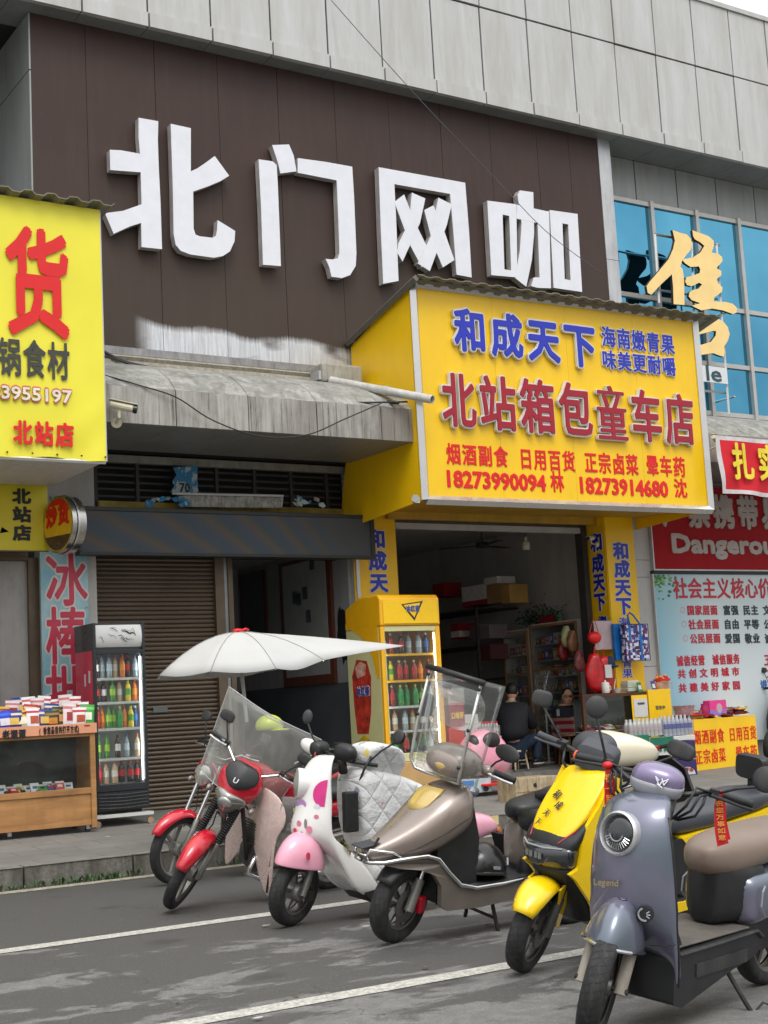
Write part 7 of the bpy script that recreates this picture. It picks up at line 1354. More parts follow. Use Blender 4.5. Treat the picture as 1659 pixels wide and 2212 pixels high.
def emblem_ring(V, c, n_, r):
    c = Vector(c); n_ = Vector(n_).normalized(); mb = MB(); mb.lathe([(0, .004), (r*.95, .004), (r, .0), (r, -.03)], c, n_, M_rub, 28); o = V.part(mb, 'badge', smooth=True, auto=40); ex = Vector((0, 0, 1)).cross(n_).normalized(); ez = n_.cross(ex); mb = MB()
    mb.tube([c+n_*.006+(ex*cos(radians(a))+ez*sin(radians(a)))*r*.72 for a in range(110, 291, 15)], r*.12, M_gpl, 5)
    for a in (-35, 0, 35): mb.tube([c+n_*.006+(ex*cos(radians(a))+ez*sin(radians(a)))*r*.25, c+n_*.006+(ex*cos(radians(a))+ez*sin(radians(a)))*r*.7], r*.08, M_gpl, 5)
    V.part(mb, 'badge_mark', parent=o)
emblem_ring(V, (.110, -.125, .50), (-.88, -.45, .0), .034)
mb = MB(); fr = Frame((.081, .10, .575), (0, -1, .12), (0, 0, 1)); fr.n = Vector((-1, -.05, .02)); word(mb, 'Legend', fr, 0, 0, .12, .034, mat('badge_gold', rgb(180, 165, 130), .3, metal=.6), .02, .006, .009); V.part(mb, 'lettering')
# handlebar, pod
mb = MB(); Mr = Matrix.Rotation(-.12, 3, 'Y'); mb.ell((.345, 0, 1.005), (.080, .112, .072), M_lav, Mr, 28, 14, .8); pod = V.part(mb, 'instrument_pod', True, smooth=True)
mb = MB(); mb.ell((.347, 0, .993), (.083, .114, .064), M_gpl, Mr, 28, 14, .8, -1, 1); mb.v = [v if v[2] < 1.0 else (v[0], v[1], 1.0+(v[2]-1.0)*.02) for v in mb.v]; V.part(mb, 'pod_base', True, parent=pod, smooth=True)
mb = MB(); emblem(mb, (.262, -.025, 1.018), .030, (-1, -.1, .25), M_wht); V.part(mb, 'badge_mark', True, parent=pod)
mb = MB(); mb.tube([(.36, 0, .97), (.40, 0, .93)], .03, M_iron, 10)
for sg in (-1, 1): mb.tube([(.36, sg*.05, .955), (.37, sg*.13, .975), (.40, sg*.20, 1.0), (.44, sg*.26, 1.0)], .012, M_rub, 10)
V.part(mb, 'handlebar', True, smooth=True)
for sg in (-1, 1): grip(V, (.435, sg*.25, 1.0), (.475, sg*.385, .985), .017, end=mat('orange_plastic', rgb(225, 90, 40), .5) if sg > 0 else None)
for sg in (-1, 1):
    mb = MB()
    for k in range(3): mb.tube([(.41-.01*k, sg*(.24-.02*k), 1.0), (.36, sg*(.16+.02*k), 1.015-.03*k), (.31+.02*k, sg*(.14+.02*k), .94-.02*k), (.36, sg*(.09+.01*k), .86)], .006, M_rub, 6)
    V.part(mb, 'control_cable', True, smooth=True)
mirror(V, (.42, -.235, 1.0), (.40, -.42, 1.09), (.055, .055), yaw=-.2, tilt=.2); mirror(V, (.42, .235, 1.0), (.42, .33, 1.20), (.048, .050), yaw=.2, tilt=.2)
# seat, tub, floor, tail
M_taupe = mat('taupe_leather', rgb(128, 112, 100), .45, var=.06, scale=4, bmp=.12)
mb = MB(); body(mb, [(.675, .640, .03, .04), (.70, .64, .062, .08), (.77, .64, .088, .12), (.87, .64, .098, .145), (1.0, .655, .092, .16), (1.15, .665, .085, .165), (1.35, .68, .075, .16), (1.5, .69, .065, .14), (1.58, .70, .03, .08)], M_taupe, 24, .8); V.part(mb, 'seat', smooth=True, sub=1)
mb = MB(); body(mb, [(.735, .50, .14, .06), (.755, .50, .15, .09), (.81, .50, .145, .12), (.88, .49, .145, .145), (1.0, .49, .14, .16)], M_rub, 24, .55); V.part(mb, 'seat_tub', smooth=True)
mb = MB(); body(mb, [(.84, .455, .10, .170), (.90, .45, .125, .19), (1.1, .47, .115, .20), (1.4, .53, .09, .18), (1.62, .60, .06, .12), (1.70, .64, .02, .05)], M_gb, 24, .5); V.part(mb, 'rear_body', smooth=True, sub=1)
for sg in (-1, 1): mb = MB(); mb.tube([(.93, sg*.196, .52), (.90, sg*.202, .50), (.89, sg*.202, .44), (.93, sg*.197, .39)], .004, M_gpl, 6); V.part(mb, 'panel_crease')
mb = MB(); slab(mb, [(.24, .31), (.30, .332), (.88, .34), (.92, .30), (.90, .24), (.84, .22), (.70, .20), (.30, .11), (.24, .13)], -.185, .185, M_rub); V.part(mb, 'chassis', bev=.012)
for sg in (-1, 1): mb = MB(); mb.tube([(.27, sg*.188, .325), (.6, sg*.19, .328), (.88, sg*.19, .334), (.93, sg*.188, .30)], .009, M_rub2, 6); mb.box(.40, .80, sg*.186-.004, sg*.186+.004, .215, .27, M_rub2); V.part(mb, 'sill')
mb = MB(); mb.box(.30, .86, -.165, .165, .342, .350, mat('floor_mat', (.13, .115, .10, 1), .7, var=.25, scale=7, bmp=.3, dirt=.5)); V.part(mb, 'floor_mat', bev=.003)
mb = MB(); mb.box(.84, 1.5, -.09, .09, .20, .34, M_rub); mb.tube([(1.27, -.13, .218), (1.27, .13, .218)], .03, M_iron, 10); mb.tube([(1.3, -.12, .25), (1.42, -.13, .55)], .022, M_iron, 8); V.part(mb, 'swing_arm')
mb = MB(); mb.tube([(.70, -.14, .20), (.74, -.22, .06), (.77, -.27, -.028)], .011, M_iron, 8); mb.tube([(.73, -.27, -.03), (.82, -.275, -.03)], .009, M_iron, 6); mb.tube([(.76, -.25, .02), (.80, -.27, .06), (.82, -.29, .05)], .005, M_iron, 6); V.part(mb, 'side_stand')
mb = MB(); mb.lathe([(0, 0), (.04, 0), (.04, .02), (0, .02)], (1.70, 0, .64), (1, 0, 0), M_redd, 12); V.part(mb, 'tail_light')
ribbon(V, (.385, .225, 1.0), .28, .046, '祝一路平安', 'red_ribbon', 'red ribbon with gold characters tied at the scooter handlebar beside the yellow hood', lean=(0, 0, 0)); ribbon(V, (.43, -.245, 1.0), .215, .048, '祝您万事如意', 'red_ribbon', 'red ribbon with gold characters hanging before the taupe seat')
# ---------------------------------------------------------------- 2 yellow scooter
V = Veh('electric_scooter', 'bright yellow angular electric scooter with black lamp housing and black seat', 'scooter', (4.51, 5.87), 0, 9, 32, group='two wheelers parked side by side on the road')
M_ye = mat('yellow_paint', rgb(246, 206, 8), .28, var=.03, scale=3, coat=.6); M_dg = mat('dark_grey_plastic', rgb(62, 64, 70), .4, var=.08, scale=5)
wheel(V, 0, .225, .10, True, 5, disc=.085); wheel(V, 1.30, .225, .10, False, 5, disc=0)
forkleg(V, (.14, .52), (.0, .21), .075, .021, .027, M_iron, M_rub2, .6)
mb = MB(); arcfender(mb, .262, 34, 128, .085, M_ye, .035, (0, 0, .225), taper=.35, lift=.012); mb2 = V.part(mb, 'front_fender', True, smooth=True, solid=.006)
mb = MB()
for sg in (-1, 1): slab(mb, [(.02, .46), (.13, .47), (.17, .36), (.13, .22), (.09, .24), (.06, .34)], sg*.082, sg*.092, M_ye)
V.part(mb, 'fender_stay', True, bev=.003)
# hood: sloping front plate
mb = MB(); rs = []
for z, xf, w, sg in ((1.0, .325, .135, .02), (.985, .305, .165, .02), (.90, .232, .185, .025), (.80, .152, .185, .028), (.72, .092, .172, .03), (.670, .060, .12, .02), (.660, .07, .08, .02)): rs.append((z, xf, w, sg, -.008))
shield(mb, rs, M_ye, 14, .05, 3.2); V.part(mb, 'hood', smooth=True, auto=50, sub=1)
mb = MB(); shield(mb, [(.86, .240, .188, .04), (.78, .155, .194, .05), (.69, .07, .195, .055), (.645, .040, .185, .05), (.625, .045, .18, .05)], M_rub, 14, .07, 3.0); V.part(mb, 'hood_surround', smooth=True)
mb = MB(); shield(mb, [(.650, .030, .175, .06), (.630, .0, .190, .08), (.565, .0, .182, .09), (.535, .03, .16, .08)], mat('lamp_smoke', (.02, .022, .025, 1), .06, coat=1., var=.3), 16, .08, 2.4); hl = V.part(mb, 'headlight', smooth=True)
mb = MB()
for y in (-.05, -.02, .02, .05): mb.box(-.008, -.002, y-.010, y+.010, .583, .612, M_lens)
mb.tube([(.055, -.15, .645), (.008, -.06, .640), (.004, .06, .640), (.055, .15, .645)], .005, M_gpl, 6); V.part(mb, 'lamp_cell', parent=hl)
mb = MB(); shield(mb, [(.55, .03, .17, .08), (.49, .06, .165, .08), (.45, .11, .15, .07), (.40, .16, .12, .05), (.25, .23, .10, .03)], M_rub, 14, .12, 2.4); V.part(mb, 'beak', smooth=True)
mb = MB(); 
for sg in (-1, 1): slab(mb, [(.31, .88), (.34, .70), (.30, .50), (.30, .30), (.42, .22), (.50, .30), (.42, .60), (.42, .97)], sg*.02, sg*.15, M_rub)
V.part(mb, 'inner_body')
for sg in (-1, 1):
    mb = MB(); slab(mb, [(.335, 1.0), (.40, .975), (.375, .83), (.325, .69), (.285, .58), (.275, .52), (.295, .43), (.335, .30), (.345, .25), (.31, .225), (.22, .37), (.12, .49), (.075, .525), (.13, .55), (.145, .66), (.175, .76), (.25, .85)], sg*.172, sg*.198, M_ye)
    mb.v = [(x+(.0), y*(1.0 if z > .6 else 1.0-.28*(.6-z)), z) for x, y, z in mb.v]; V.part(mb, 'side_wing', bev=.010, seg=3)
    mb = MB(); mb.tube([(.225, sg*.165, .835), (.128, sg*.158, .725), (.062, sg*.11, .665)], .005, mat('accent_red', rgb(170, 40, 60), .4), 5); V.part(mb, 'accent_line')
mb = MB(); fr = Frame((.147, .10, .80), (0, -1, 0), (.62, 0, .78)); fr.n = Vector((-.78, 0, .62))
for ch, x, z, s_ in (('和', .005, .055, .058), ('成', .062, .005, .052), ('天', .012, -.048, .046), ('下', -.008, -.105, .042)): char(mb, ch, fr, x, z, s_, s_, M_dg, .0, .004, .008, rot=-.3)
V.part(mb, 'lettering')
# dash and bars
mb = MB(); body(mb, [(.33, 1.03, .035, .085), (.35, 1.055, .06, .105), (.42, 1.075, .068, .11), (.49, 1.06, .05, .09), (.51, 1.05, .02, .07)], M_dg, 20, .45); ds = V.part(mb, 'dash_cover', True, smooth=True, auto=40)
mb = MB(); mb.box(.322, .334, -.09, .09, 1.00, 1.06, mat('dash_panel', (.05, .052, .058, 1), .3)); mb.tube([(.40, 0, 1.0), (.36, 0, .93)], .045, M_rub, 12); V.part(mb, 'dash_panel', True, parent=ds, bev=.004)
mb = MB(); mb.tube([(.46, -.24, 1.045), (.43, -.1, 1.03), (.43, .1, 1.03), (.46, .24, 1.045)], .013, M_iron, 10)
for sg in (-1, 1): mb.box(-.03, .03, -.025, .025, -.02, .02, M_rub, Matrix.Translation((.45, sg*.22, 1.045)))
V.part(mb, 'handlebar', True)
for sg in (-1, 1): grip(V, (.455, sg*.24, 1.045), (.485, sg*.37, 1.04), .018, M_dg, lm=M_dg)
mirror(V, (.45, .215, 1.05), (.47, .395, 1.215), (.055, .045), shape='rect', yaw=.35, tilt=.25); mirror(V, (.45, -.215, 1.05), (.50, -.385, 1.19), (.078, .045), shape='rect', yaw=-.2, tilt=.3)
mb = MB()
for sg in (-1, 1): mb.tube([(.44, sg*.2, 1.04), (.40, sg*.18, .97), (.42, sg*.10, .90), (.44, sg*.06, .82)], .008, M_rub, 6)
V.part(mb, 'control_cable', True, smooth=True)
# floor, seat, tail
mb = MB(); slab(mb, [(.36, .30), (.95, .30), (1.02, .24), (1.0, .16), (.45, .16), (.36, .22)], -.15, .15, M_rub2); V.part(mb, 'floor', bev=.01)
mb = MB()
for sg in (-1, 1): slab(mb, [(.36, .24), (.80, .235), (1.04, .26), (1.10, .33), (1.0, .33), (.90, .29), (.5, .29), (.38, .31)], sg*.148, sg*.168, M_ye)
V.part(mb, 'sill', bev=.006)
mb = MB(); slab(mb, [(.88, .62), (1.0, .64), (1.12, .655), (1.4, .70), (1.62, .74), (1.70, .72), (1.5, .58), (1.25, .47), (1.05, .33), (.98, .40), (1.02, .48)], -.145, .145, M_ye); V.part(mb, 'rear_body', bev=.025, seg=3)
mb = MB(); slab(mb, [(.76, .60), (.88, .62), (1.02, .48), (.98, .40), (.90, .33), (.80, .33), (.78, .45)], -.14, .14, M_rub); V.part(mb, 'battery_box', bev=.02)
mb = MB(); body(mb, [(.74, .665, .03, .05), (.78, .675, .055, .10), (.95, .685, .06, .13), (1.15, .70, .06, .14), (1.22, .735, .07, .145), (1.45, .76, .06, .145), (1.66, .775, .04, .12), (1.70, .78, .02, .08)], M_dg, 22, .6); V.part(mb, 'seat', smooth=True)
mb = MB(); body(mb, [(1.52, .93, .062, .10), (1.535, .93, .07, .115), (1.57, .93, .07, .115), (1.59, .93, .055, .10)], M_rub, 20, .45); mb.box(1.545, 1.585, -.03, .03, .74, .87, M_rub); V.part(mb, 'backrest', smooth=True, auto=40)
mb = MB(); mb.box(.98, 1.42, -.06, .06, .18, .28, M_iron); mb.tube([(1.3, -.10, .225), (1.3, .10, .225)], .03, M_iron, 10); mb.tube([(1.32, -.11, .26), (1.45, -.11, .58)], .022, M_redd, 8); arcfender(mb, .25, 60, 150, .07, M_rub, .02, (1.30, 0, .225)); V.part(mb, 'swing_arm')
mb = MB(); mb.tube([(.60, -.12, .18), (.64, -.20, .05), (.66, -.25, -.035)], .011, M_iron, 8); V.part(mb, 'side_stand')
mb = MB(); q = (.27, .175, .60); mb.tube([(.30, .18, .80), (.20, .185, .66), (.17, .18, .56)], .006, M_gold, 6); mb.tube([(.32, .16, .62), (.30, .21, .60)], .014, M_chr, 8); V.part(mb, 'gold_edge')
# ---------------------------------------------------------------- 3 taupe scooter with windscreen
V = Veh('scooter', 'taupe scooter with clear windscreen, chrome rails and a cream top box', 'scooter', (4.57, 7.2), 2, 10, 18, group='two wheelers parked side by side on the road')
M_tp = mat('taupe_paint', rgb(142, 130, 122), .3, metal=.35, var=.06, scale=2.5, coat=.5, dirt=.12); M_tpd = mat('taupe_lower', rgb(112, 104, 97), .45, metal=.2, var=.08, dirt=.3); M_ind = mat('amber_lens', rgb(196, 168, 96), .12, var=.05, coat=.8)
wheel(V, 0, .235, .105, True, 7, rimr=.15, spw=.018, disc=.10); wheel(V, 1.28, .235, .11, False, 5, disc=0)
forkleg(V, (.10, .50), (-.01, .215), .082, .017, .029, M_chr, M_alum, .62)
mb = MB(); mb.box(.035, .085, -.13, -.09, .20, .30, M_redd); V.part(mb, 'brake_caliper', True, bev=.008)
mb = MB(); arcfender(mb, .262, 40, 150, .075, M_rub, .03, (0, 0, .235)); V.part(mb, 'front_fender', True, smooth=True, solid=.006)
mb = MB(); body(mb, [(-.262, .545, .02, .035), (-.25, .545, .045, .06, .006), (-.20, .553, .065, .085, .006), (-.12, .575, .085, .115, .008), (-.03, .60, .12, .15, .008), (.06, .64, .145, .18, .01), (.15, .69, .17, .205, .012), (.24, .735, .175, .215, .014), (.32, .76, .165, .21, .014), (.38, .775, .15, .19, .01), (.41, .78, .12, .15, .0)], M_tp, 28, .8); V.part(mb, 'front_cowl', smooth=True, sub=1)
mb = MB()
for sg in (-1, 1): mb.tube([(-.215, sg*.090, .515), (-.02, sg*.157, .578), (.15, sg*.208, .66), (.33, sg*.214, .745)], .0022, M_gap, 5)
V.part(mb, 'seam_line')
mb = MB(); shield(mb, [(.895, .200, .085, .015), (.87, .155, .105, .02), (.81, .090, .095, .02), (.765, .045, .055, .01)], M_ind, 12, .03, 2.2); V.part(mb, 'front_indicator', smooth=True)
for sg in (-1, 1):
    mb = MB(); P_ = [(-.18, .505), (-.02, .525), (.06, .525), (.14, .49), (.22, .40), (.30, .335), (.42, .312), (.80, .33), (1.0, .34), (1.0, .27), (.75, .225), (.45, .205), (.20, .212), (.155, .24), (.15, .36), (.10, .43), (.03, .465), (-.10, .475)]
    slab(mb, P_, sg*.165, sg*.205, M_tpd); mb.v = [(x, y*(1-.45*max(0, min(1, (.06-x)/.24))), z) for x, y, z in mb.v]; V.part(mb, 'side_skirt', bev=.012, seg=3)
mb = MB(); slab(mb, [(.155, .24), (.155, .66), (.40, .82), (.46, .60), (.45, .32), (.42, .23)], -.163, .163, M_rub); mb.v = [(x, y*.9, z) for x, y, z in mb.v]; V.part(mb, 'inner_shield', bev=.02)
mb = MB(); mb.box(.40, 1.02, -.17, .17, .25, .335, M_rub2); V.part(mb, 'floor', bev=.01)
for sg in (-1, 1):
    mb = MB(); mb.tube([(-.27, sg*.02, .51), (-.265, sg*.075, .512), (-.20, sg*.115, .513), (-.05, sg*.165, .535), (.05, sg*.195, .545), (.12, sg*.207, .522), (.20, sg*.212, .435), (.28, sg*.215, .36), (.40, sg*.215, .327), (.60, sg*.215, .33), (1.02, sg*.21, .36)], .0125, M_chr, 10); V.part(mb, 'chrome_rail', smooth=True)
mb = MB(); mb.tube([(-.26, -.05, .51), (-.285, -.06, .55), (-.27, -.07, .585), (-.14, -.115, .565), (-.09, -.14, .535)], .008, M_chr, 8); mb.tube([(-.26, .05, .51), (-.285, .06, .55), (-.27, .07, .585), (-.14, .115, .565)], .008, M_chr, 8); mb.tube([(-.285, -.06, .55), (-.29, .06, .55)], .008, M_chr, 8); V.part(mb, 'bumper_bar', smooth=True)
mb = MB(); mb.box(-.245, -.10, -.055, .055, .622, .632, M_dg, Matrix.Rotation(-.12, 4, 'Y')); mb.tube([(-.23, -.05, .60), (-.20, -.055, .645)], .009, M_rub, 6); V.part(mb, 'plate_bracket', bev=.006)
# head with windscreen
mb = MB(); body(mb, [(.205, 1.05, .02, .04), (.215, 1.052, .055, .10, .015), (.25, 1.055, .085, .15, .02), (.32, 1.052, .10, .175, .025), (.40, 1.04, .09, .17, .02), (.47, 1.03, .06, .13, .01), (.50, 1.02, .03, .09)], M_tp, 24, .85); hd = V.part(mb, 'head_cover', True, smooth=True, sub=1)
mb = MB(); shield(mb, [(1.065, .212, .145, .09, .02), (1.04, .200, .152, .10, .02), (1.0, .205, .155, .11, .0), (.975, .225, .14, .11, .0)], M_ind, 16, .035, 2.2); V.part(mb, 'headlight', True, parent=hd, smooth=True)
mb = MB(); mb.tube([(.38, 0, .98), (.35, 0, .90)], .05, M_tp, 12); mb.tube([(.42, -.20, 1.03), (.40, 0, 1.02), (.42, .20, 1.03)], .014, M_alum, 10)
for sg in (-1, 1): mb.ell((.425, sg*.19, 1.03), (.045, .05, .035), M_tp, n=12, k=8)
V.part(mb, 'handlebar', True, smooth=True)
for sg in (-1, 1): grip(V, (.44, sg*.22, 1.03), (.475, sg*.36, 1.01), .018, lm=M_chr)
mirror(V, (.43, -.2, 1.045), (.42, -.315, 1.145), (.098, .05), yaw=-.15, tilt=.15, shape='round'); mirror(V, (.43, .2, 1.045), (.45, .33, 1.25), (.05, .075), yaw=.7, tilt=.1)
M_wsr = mat('screen_tube', (.55, .55, .53, 1), .3, metal=.8)
mb = MB()
for sg in (-1, 1): mb.tube([(.315, .06+sg*.19, 1.55), (.25, .05+sg*.19, 1.25), (.205, .035+sg*.185, 1.02), (.215, .02+sg*.165, .965), (.235, sg*.10, .955), (.24, 0, .955)], .010, M_wsr, 10)
for sg in (-1, 1):
    for z, x in ((1.52, .303), (1.28, .25), (1.06, .208)): mb.lathe([(0, 0), (.011, 0), (.011, .008), (0, .01)], (x-.008, .05+sg*.19, z), (-1, 0, .2), M_rub, 10)
ws = V.part(mb, 'screen_frame', True, smooth=True)
mb = MB(); mb.tube([(.315, -.15, 1.56), (.315, .275, 1.56)], .018, M_rub, 14); V.part(mb, 'screen_roll', True, parent=ws, smooth=True)
mb = MB(); vs = []
for j in range(9):
    for i in range(13):
        u, v = i/12, j/8; y = -.28+.57*u; z = 1.57-.60*v; bow = .06*(abs(u-.45)*2)**2; vs.append((.325-.115*v+bow*(.5+v*.3), y*(1-.12*v), z-(.03*v if u < .2 else 0)))
mb.add(vs, [(j*13+i, j*13+i+1, (j+1)*13+i+1, (j+1)*13+i) for j in range(8) for i in range(12)], M_clr); V.part(mb, 'windscreen', True, parent=ws, smooth=True, solid=.002)
mb = MB(); vs = []
for j in range(7):
    for i in range(13):
        u, v = i/12, j/6; y = -.12+.34*u; vs.append((.32+.10*sin(v*pi*.9), y, 1.50-.24*v-.03*sin(u*pi)*v))
mb.add(vs, [(j*13+i, j*13+i+1, (j+1)*13+i+1, (j+1)*13+i) for j in range(6) for i in range(12)], M_clr2); V.part(mb, 'loose_film', True, parent=ws, smooth=True)
# seat, tail, top box
mb = MB(); body(mb, [(.80, .70, .02, .03), (.82, .70, .055, .08), (.90, .705, .07, .115), (1.05, .715, .075, .14), (1.25, .745, .075, .15), (1.45, .775, .06, .14), (1.56, .785, .03, .09)], M_rub, 22, .75); V.part(mb, 'seat', smooth=True, sub=1)
mb = MB(); body(mb, [(.84, .50, .14, .10), (.88, .50, .15, .13), (1.05, .50, .15, .16), (1.30, .57, .12, .165), (1.55, .66, .08, .14), (1.72, .72, .04, .09)], M_tp, 22, .7); V.part(mb, 'rear_body', smooth=True, sub=1)
mb = MB(); mb.box(.88, 1.0, -.13, .13, .30, .52, M_rub2); mb.box(1.0, 1.42, -.10, .10, .20, .36, M_iron); mb.tube([(1.28, -.11, .235), (1.28, .11, .235)], .035, M_iron, 10); V.part(mb, 'engine', bev=.01)
mb = MB(); mb.lathe([(.05, 0), (.045, .02), (.05, .03), (.042, .05), (.045, .06), (.03, .1)], (.87, -.09, .335), (0, 0, 1), M_rub, 14); V.part(mb, 'rubber_boot', smooth=True)
for sg in (-1, 1): mb = MB(); mb.tube([(1.25, sg*.15, .74), (1.45, sg*.18, .80), (1.70, sg*.17, .83), (1.78, sg*.08, .84), (1.80, 0, .84)], .011, M_chr, 8); V.part(mb, 'grab_rail', smooth=True)
mb = MB(); mb.tube([(1.10, -.16, .42), (1.50, -.17, .47)], .035, M_iron, 12); V.part(mb, 'exhaust', smooth=True)
mb = MB(); mb.tube([(.60, -.11, .22), (.62, -.15, .06), (.63, -.17, .0)], .012, M_iron, 8); mb.tube([(.60, .11, .22), (.62, .15, .06), (.63, .17, .03)], .012, M_iron, 8); mb.tube([(.615, -.14, .1), (.615, .14, .1)], .01, M_iron, 8); mb.tube([(.63, -.17, .0), (.70, -.18, .0)], .01, M_iron, 8); V.part(mb, 'centre_stand')
mb = MB(); body(mb, [(1.46, 1.02, .07, .11), (1.49, 1.03, .10, .16), (1.60, 1.04, .115, .195), (1.75, 1.03, .105, .20), (1.90, 1.01, .075, .17), (1.97, 1.0, .035, .12)], mat('cream_plastic', rgb(226, 218, 194), .35, var=.03, scale=4, coat=.3), 24, .7); tb = V.part(mb, 'top_box', smooth=True, sub=1)
mb = MB(); body(mb, [(1.38, 1.02, .06, .09), (1.41, 1.03, .095, .14), (1.50, 1.04, .118, .175), (1.57, 1.04, .113, .18)], M_dg, 24, .7); V.part(mb, 'box_front', parent=tb, smooth=True, sub=1)
mb = MB(); body(mb, [(1.50, .88, .035, .14), (1.54, .88, .045, .16), (1.86, .88, .045, .15), (1.92, .88, .03, .12)], M_rub, 20, .5); V.part(mb, 'box_base', parent=tb, smooth=True)
mb = MB(); mb.box(1.84, 1.93, -.150, -.120, 1.025, 1.06, M_redd, Matrix.Translation((0, 0, 0))); V.part(mb, 'box_reflector', parent=tb, bev=.008)
mb = MB(); mb.box(1.70, 1.80, -.172, -.166, .88, .92, mat('pink_tag', rgb(225, 80, 100), .5)); V.part(mb, 'pink_tag', parent=tb)
# helmet on its floor
P = Matrix.Translation(V.t.location) @ V.t.rotation_euler.to_matrix().to_4x4()
q = P @ Vector((.56, -.07, .34)); t = thing('helmet', 'black half helmet lying on the floor of the taupe scooter', 'helmet', q, (0, .12, .3)); k_ = mat('gloss_black', (.012, .012, .013, 1), .3, coat=.25)
mb = MB(); mb.ell((0, 0, .05), (.160, .135, .155), k_, None, 28, 16, 1.0); mb.v = [(x, y, max(z, .012+.0*x)) for x, y, z in mb.v]; mb.build('shell', t, smooth=True, auto=60)
mb = MB(); mb.lathe([(.138, .01), (.144, .02), (.138, .03)], (0, 0, 0), (0, 0, 1), M_rub, 28); mb.v = [(x*1.08, y, z) for x, y, z in mb.v]; mb.build('trim', t, smooth=True); mb = MB(); fr = Frame((-.08, -.127, .045), (1, 0, 0)); word(mb, 'OKEIDA', fr, 0, 0, .07, .018, M_gpl, .03, .012, .014); mb.build('lettering', t)
mb = MB(); mb.tube([(.125, -.095, .07), (.145, -.08, .11), (.15, -.055, .05)], .006, M_gpl, 6); mb.build('buckle', t)
# ---------------------------------------------------------------- 4 white and pink scooter with quilted cover
V = Veh('electric_scooter', 'white scooter with pink front fender, small stickers and a quilted leg cover', 'scooter', (4.48, 8.28), -2, 3, 28, group='two wheelers parked side by side on the road')
M_wp = mat('white_paint', rgb(232, 230, 226), .3, var=.03, scale=3, coat=.5, dirt=.10, dirtc=(.35, .32, .26, 1)); M_pk = mat('pink_paint', rgb(236, 168, 188), .3, var=.03, coat=.5)
wheel(V, 0, .225, .10, True, 5, rimr=.145, spw=.022, disc=.0); wheel(V, 1.30, .225, .10, False, 5, disc=0)
forkleg(V, (.12, .50), (.0, .21), .072, .018, .022, M_iron, M_alum, .9); mb = MB(); mb.lathe([(0, -.06), (.05, -.06), (.06, -.04), (.06, .04), (.05, .06), (0, .06)], (0, 0, .225), (0, 1, 0), M_alum, 20); mb.box(.03, .09, -.10, -.07, .17, .24, M_iron); mb.tube([(.08, -.09, .2), (.06, -.09, .36), (.1, -.06, .5)], .005, M_rub, 6); V.part(mb, 'hub', True)
mb = MB(); dome(mb, -.20, .22, .61, .43, .355, .152, M_pk, .35); V.part(mb, 'front_fender', True, smooth=True, sub=1, solid=.006)
mb = MB(); P_ = [(cos(2*pi*i/10)*.022, sin(2*pi*i/10)*.024) for i in range(10)]
mb.prism(P_, (-.065, -.128, .50), (1, 0, .1), (-.1, .25, 1), (-.15, -1, .2), .001, mat('sticker_red', rgb(205, 60, 90), .4)); mb.prism([(x*.9, y*.8) for x, y in P_], (-.135, -.05, .485), (.6, -.8, 0), (0, 0, 1), (-.9, -.5, .2), .001, M_wht); V.part(mb, 'sticker', True)
mb = MB(); shield(mb, [(1.075, .235, .06, .02), (1.065, .20, .10, .03), (1.03, .15, .135, .05), (.97, .105, .16, .08), (.88, .075, .175, .10), (.78, .06, .185, .12), (.70, .03, .195, .14), (.62, .0, .20, .17), (.565, .01, .20, .17), (.53, .09, .20, .10, 0, .07), (.46, .19, .20, .03, 0, .12), (.38, .26, .198, .0, 0, .16), (.28, .33, .19, -.02, 0, .18), (.20, .40, .175, -.03, 0, .18), (.15, .48, .15, -.02, 0, .12)], M_wp, 18, .05, 2.3); V.part(mb, 'leg_shield', smooth=True, sub=1)
ch = Vector((.085, .03, .90)); nh = Vector((-.90, .32, .10)).normalized()
mb = MB(); mb.lathe([(.085, -.08), (.095, -.04), (.10, .02), (.096, .03), (.085, .028)], ch, nh, M_wp, 32); hl = V.part(mb, 'headlight', smooth=True); mb = MB(); mb.lathe([(.088, .024), (.07, .040), (.0, .052)], ch, nh, mat('milky_lens', (.30, .32, .28, 1), .12, coat=.8, var=.12), 28); V.part(mb, 'lamp_lens', parent=hl, smooth=True)
def on_shield(z, y, d=.002):  # point and normal on the shield front by interpolation of rows
    R_ = [(1.03, .15, .135, .05), (.97, .105, .16, .08), (.88, .075, .175, .10), (.78, .06, .185, .12), (.70, .03, .195, .14), (.62, .0, .20, .17), (.565, .01, .20, .17), (.53, .09, .20, .10), (.46, .20, .20, .03), (.38, .28, .195, .0)]
    for a, b in zip(R_, R_[1:]):
        if b[0] <= z <= a[0]:
            u = (a[0]-z)/(a[0]-b[0]); xf, w_, sg = [a[i]+(b[i]-a[i])*u for i in (1, 2, 3)]; f = min(1, abs(y)/w_); x = xf+sg*f**2.3; sl = sg*2.3*f**1.3/w_*(1 if y > 0 else -1)
            n = Vector((-1, sl, 0)).normalized(); return Vector((x, y, z))+n*d, n
def sticker(mb, z, y, r, m, shape=10, sx=1., d=.004):
    c, n = on_shield(z, y, d); ex = Vector((0, 0, 1)).cross(n)*-1; ex = n.cross(Vector((0, 0, 1))); P_ = [(cos(2*pi*i/shape)*r*sx, sin(2*pi*i/shape)*r) for i in range(shape)]; mb.prism(P_, c, ex, (0, 0, 1), n, .0015, m)
M_mag = mat('sticker_magenta', rgb(214, 52, 132), .4); M_spk = mat('sticker_pink', rgb(226, 130, 160), .4); M_sy = mat('sticker_cream', rgb(225, 205, 150), .4); M_sgy = mat('sticker_grey', rgb(140, 140, 130), .4); M_sr = MATS['sticker_red']; M_lv = mat('sticker_lilac', rgb(196, 150, 205), .4)
mb = MB(); P_ = []
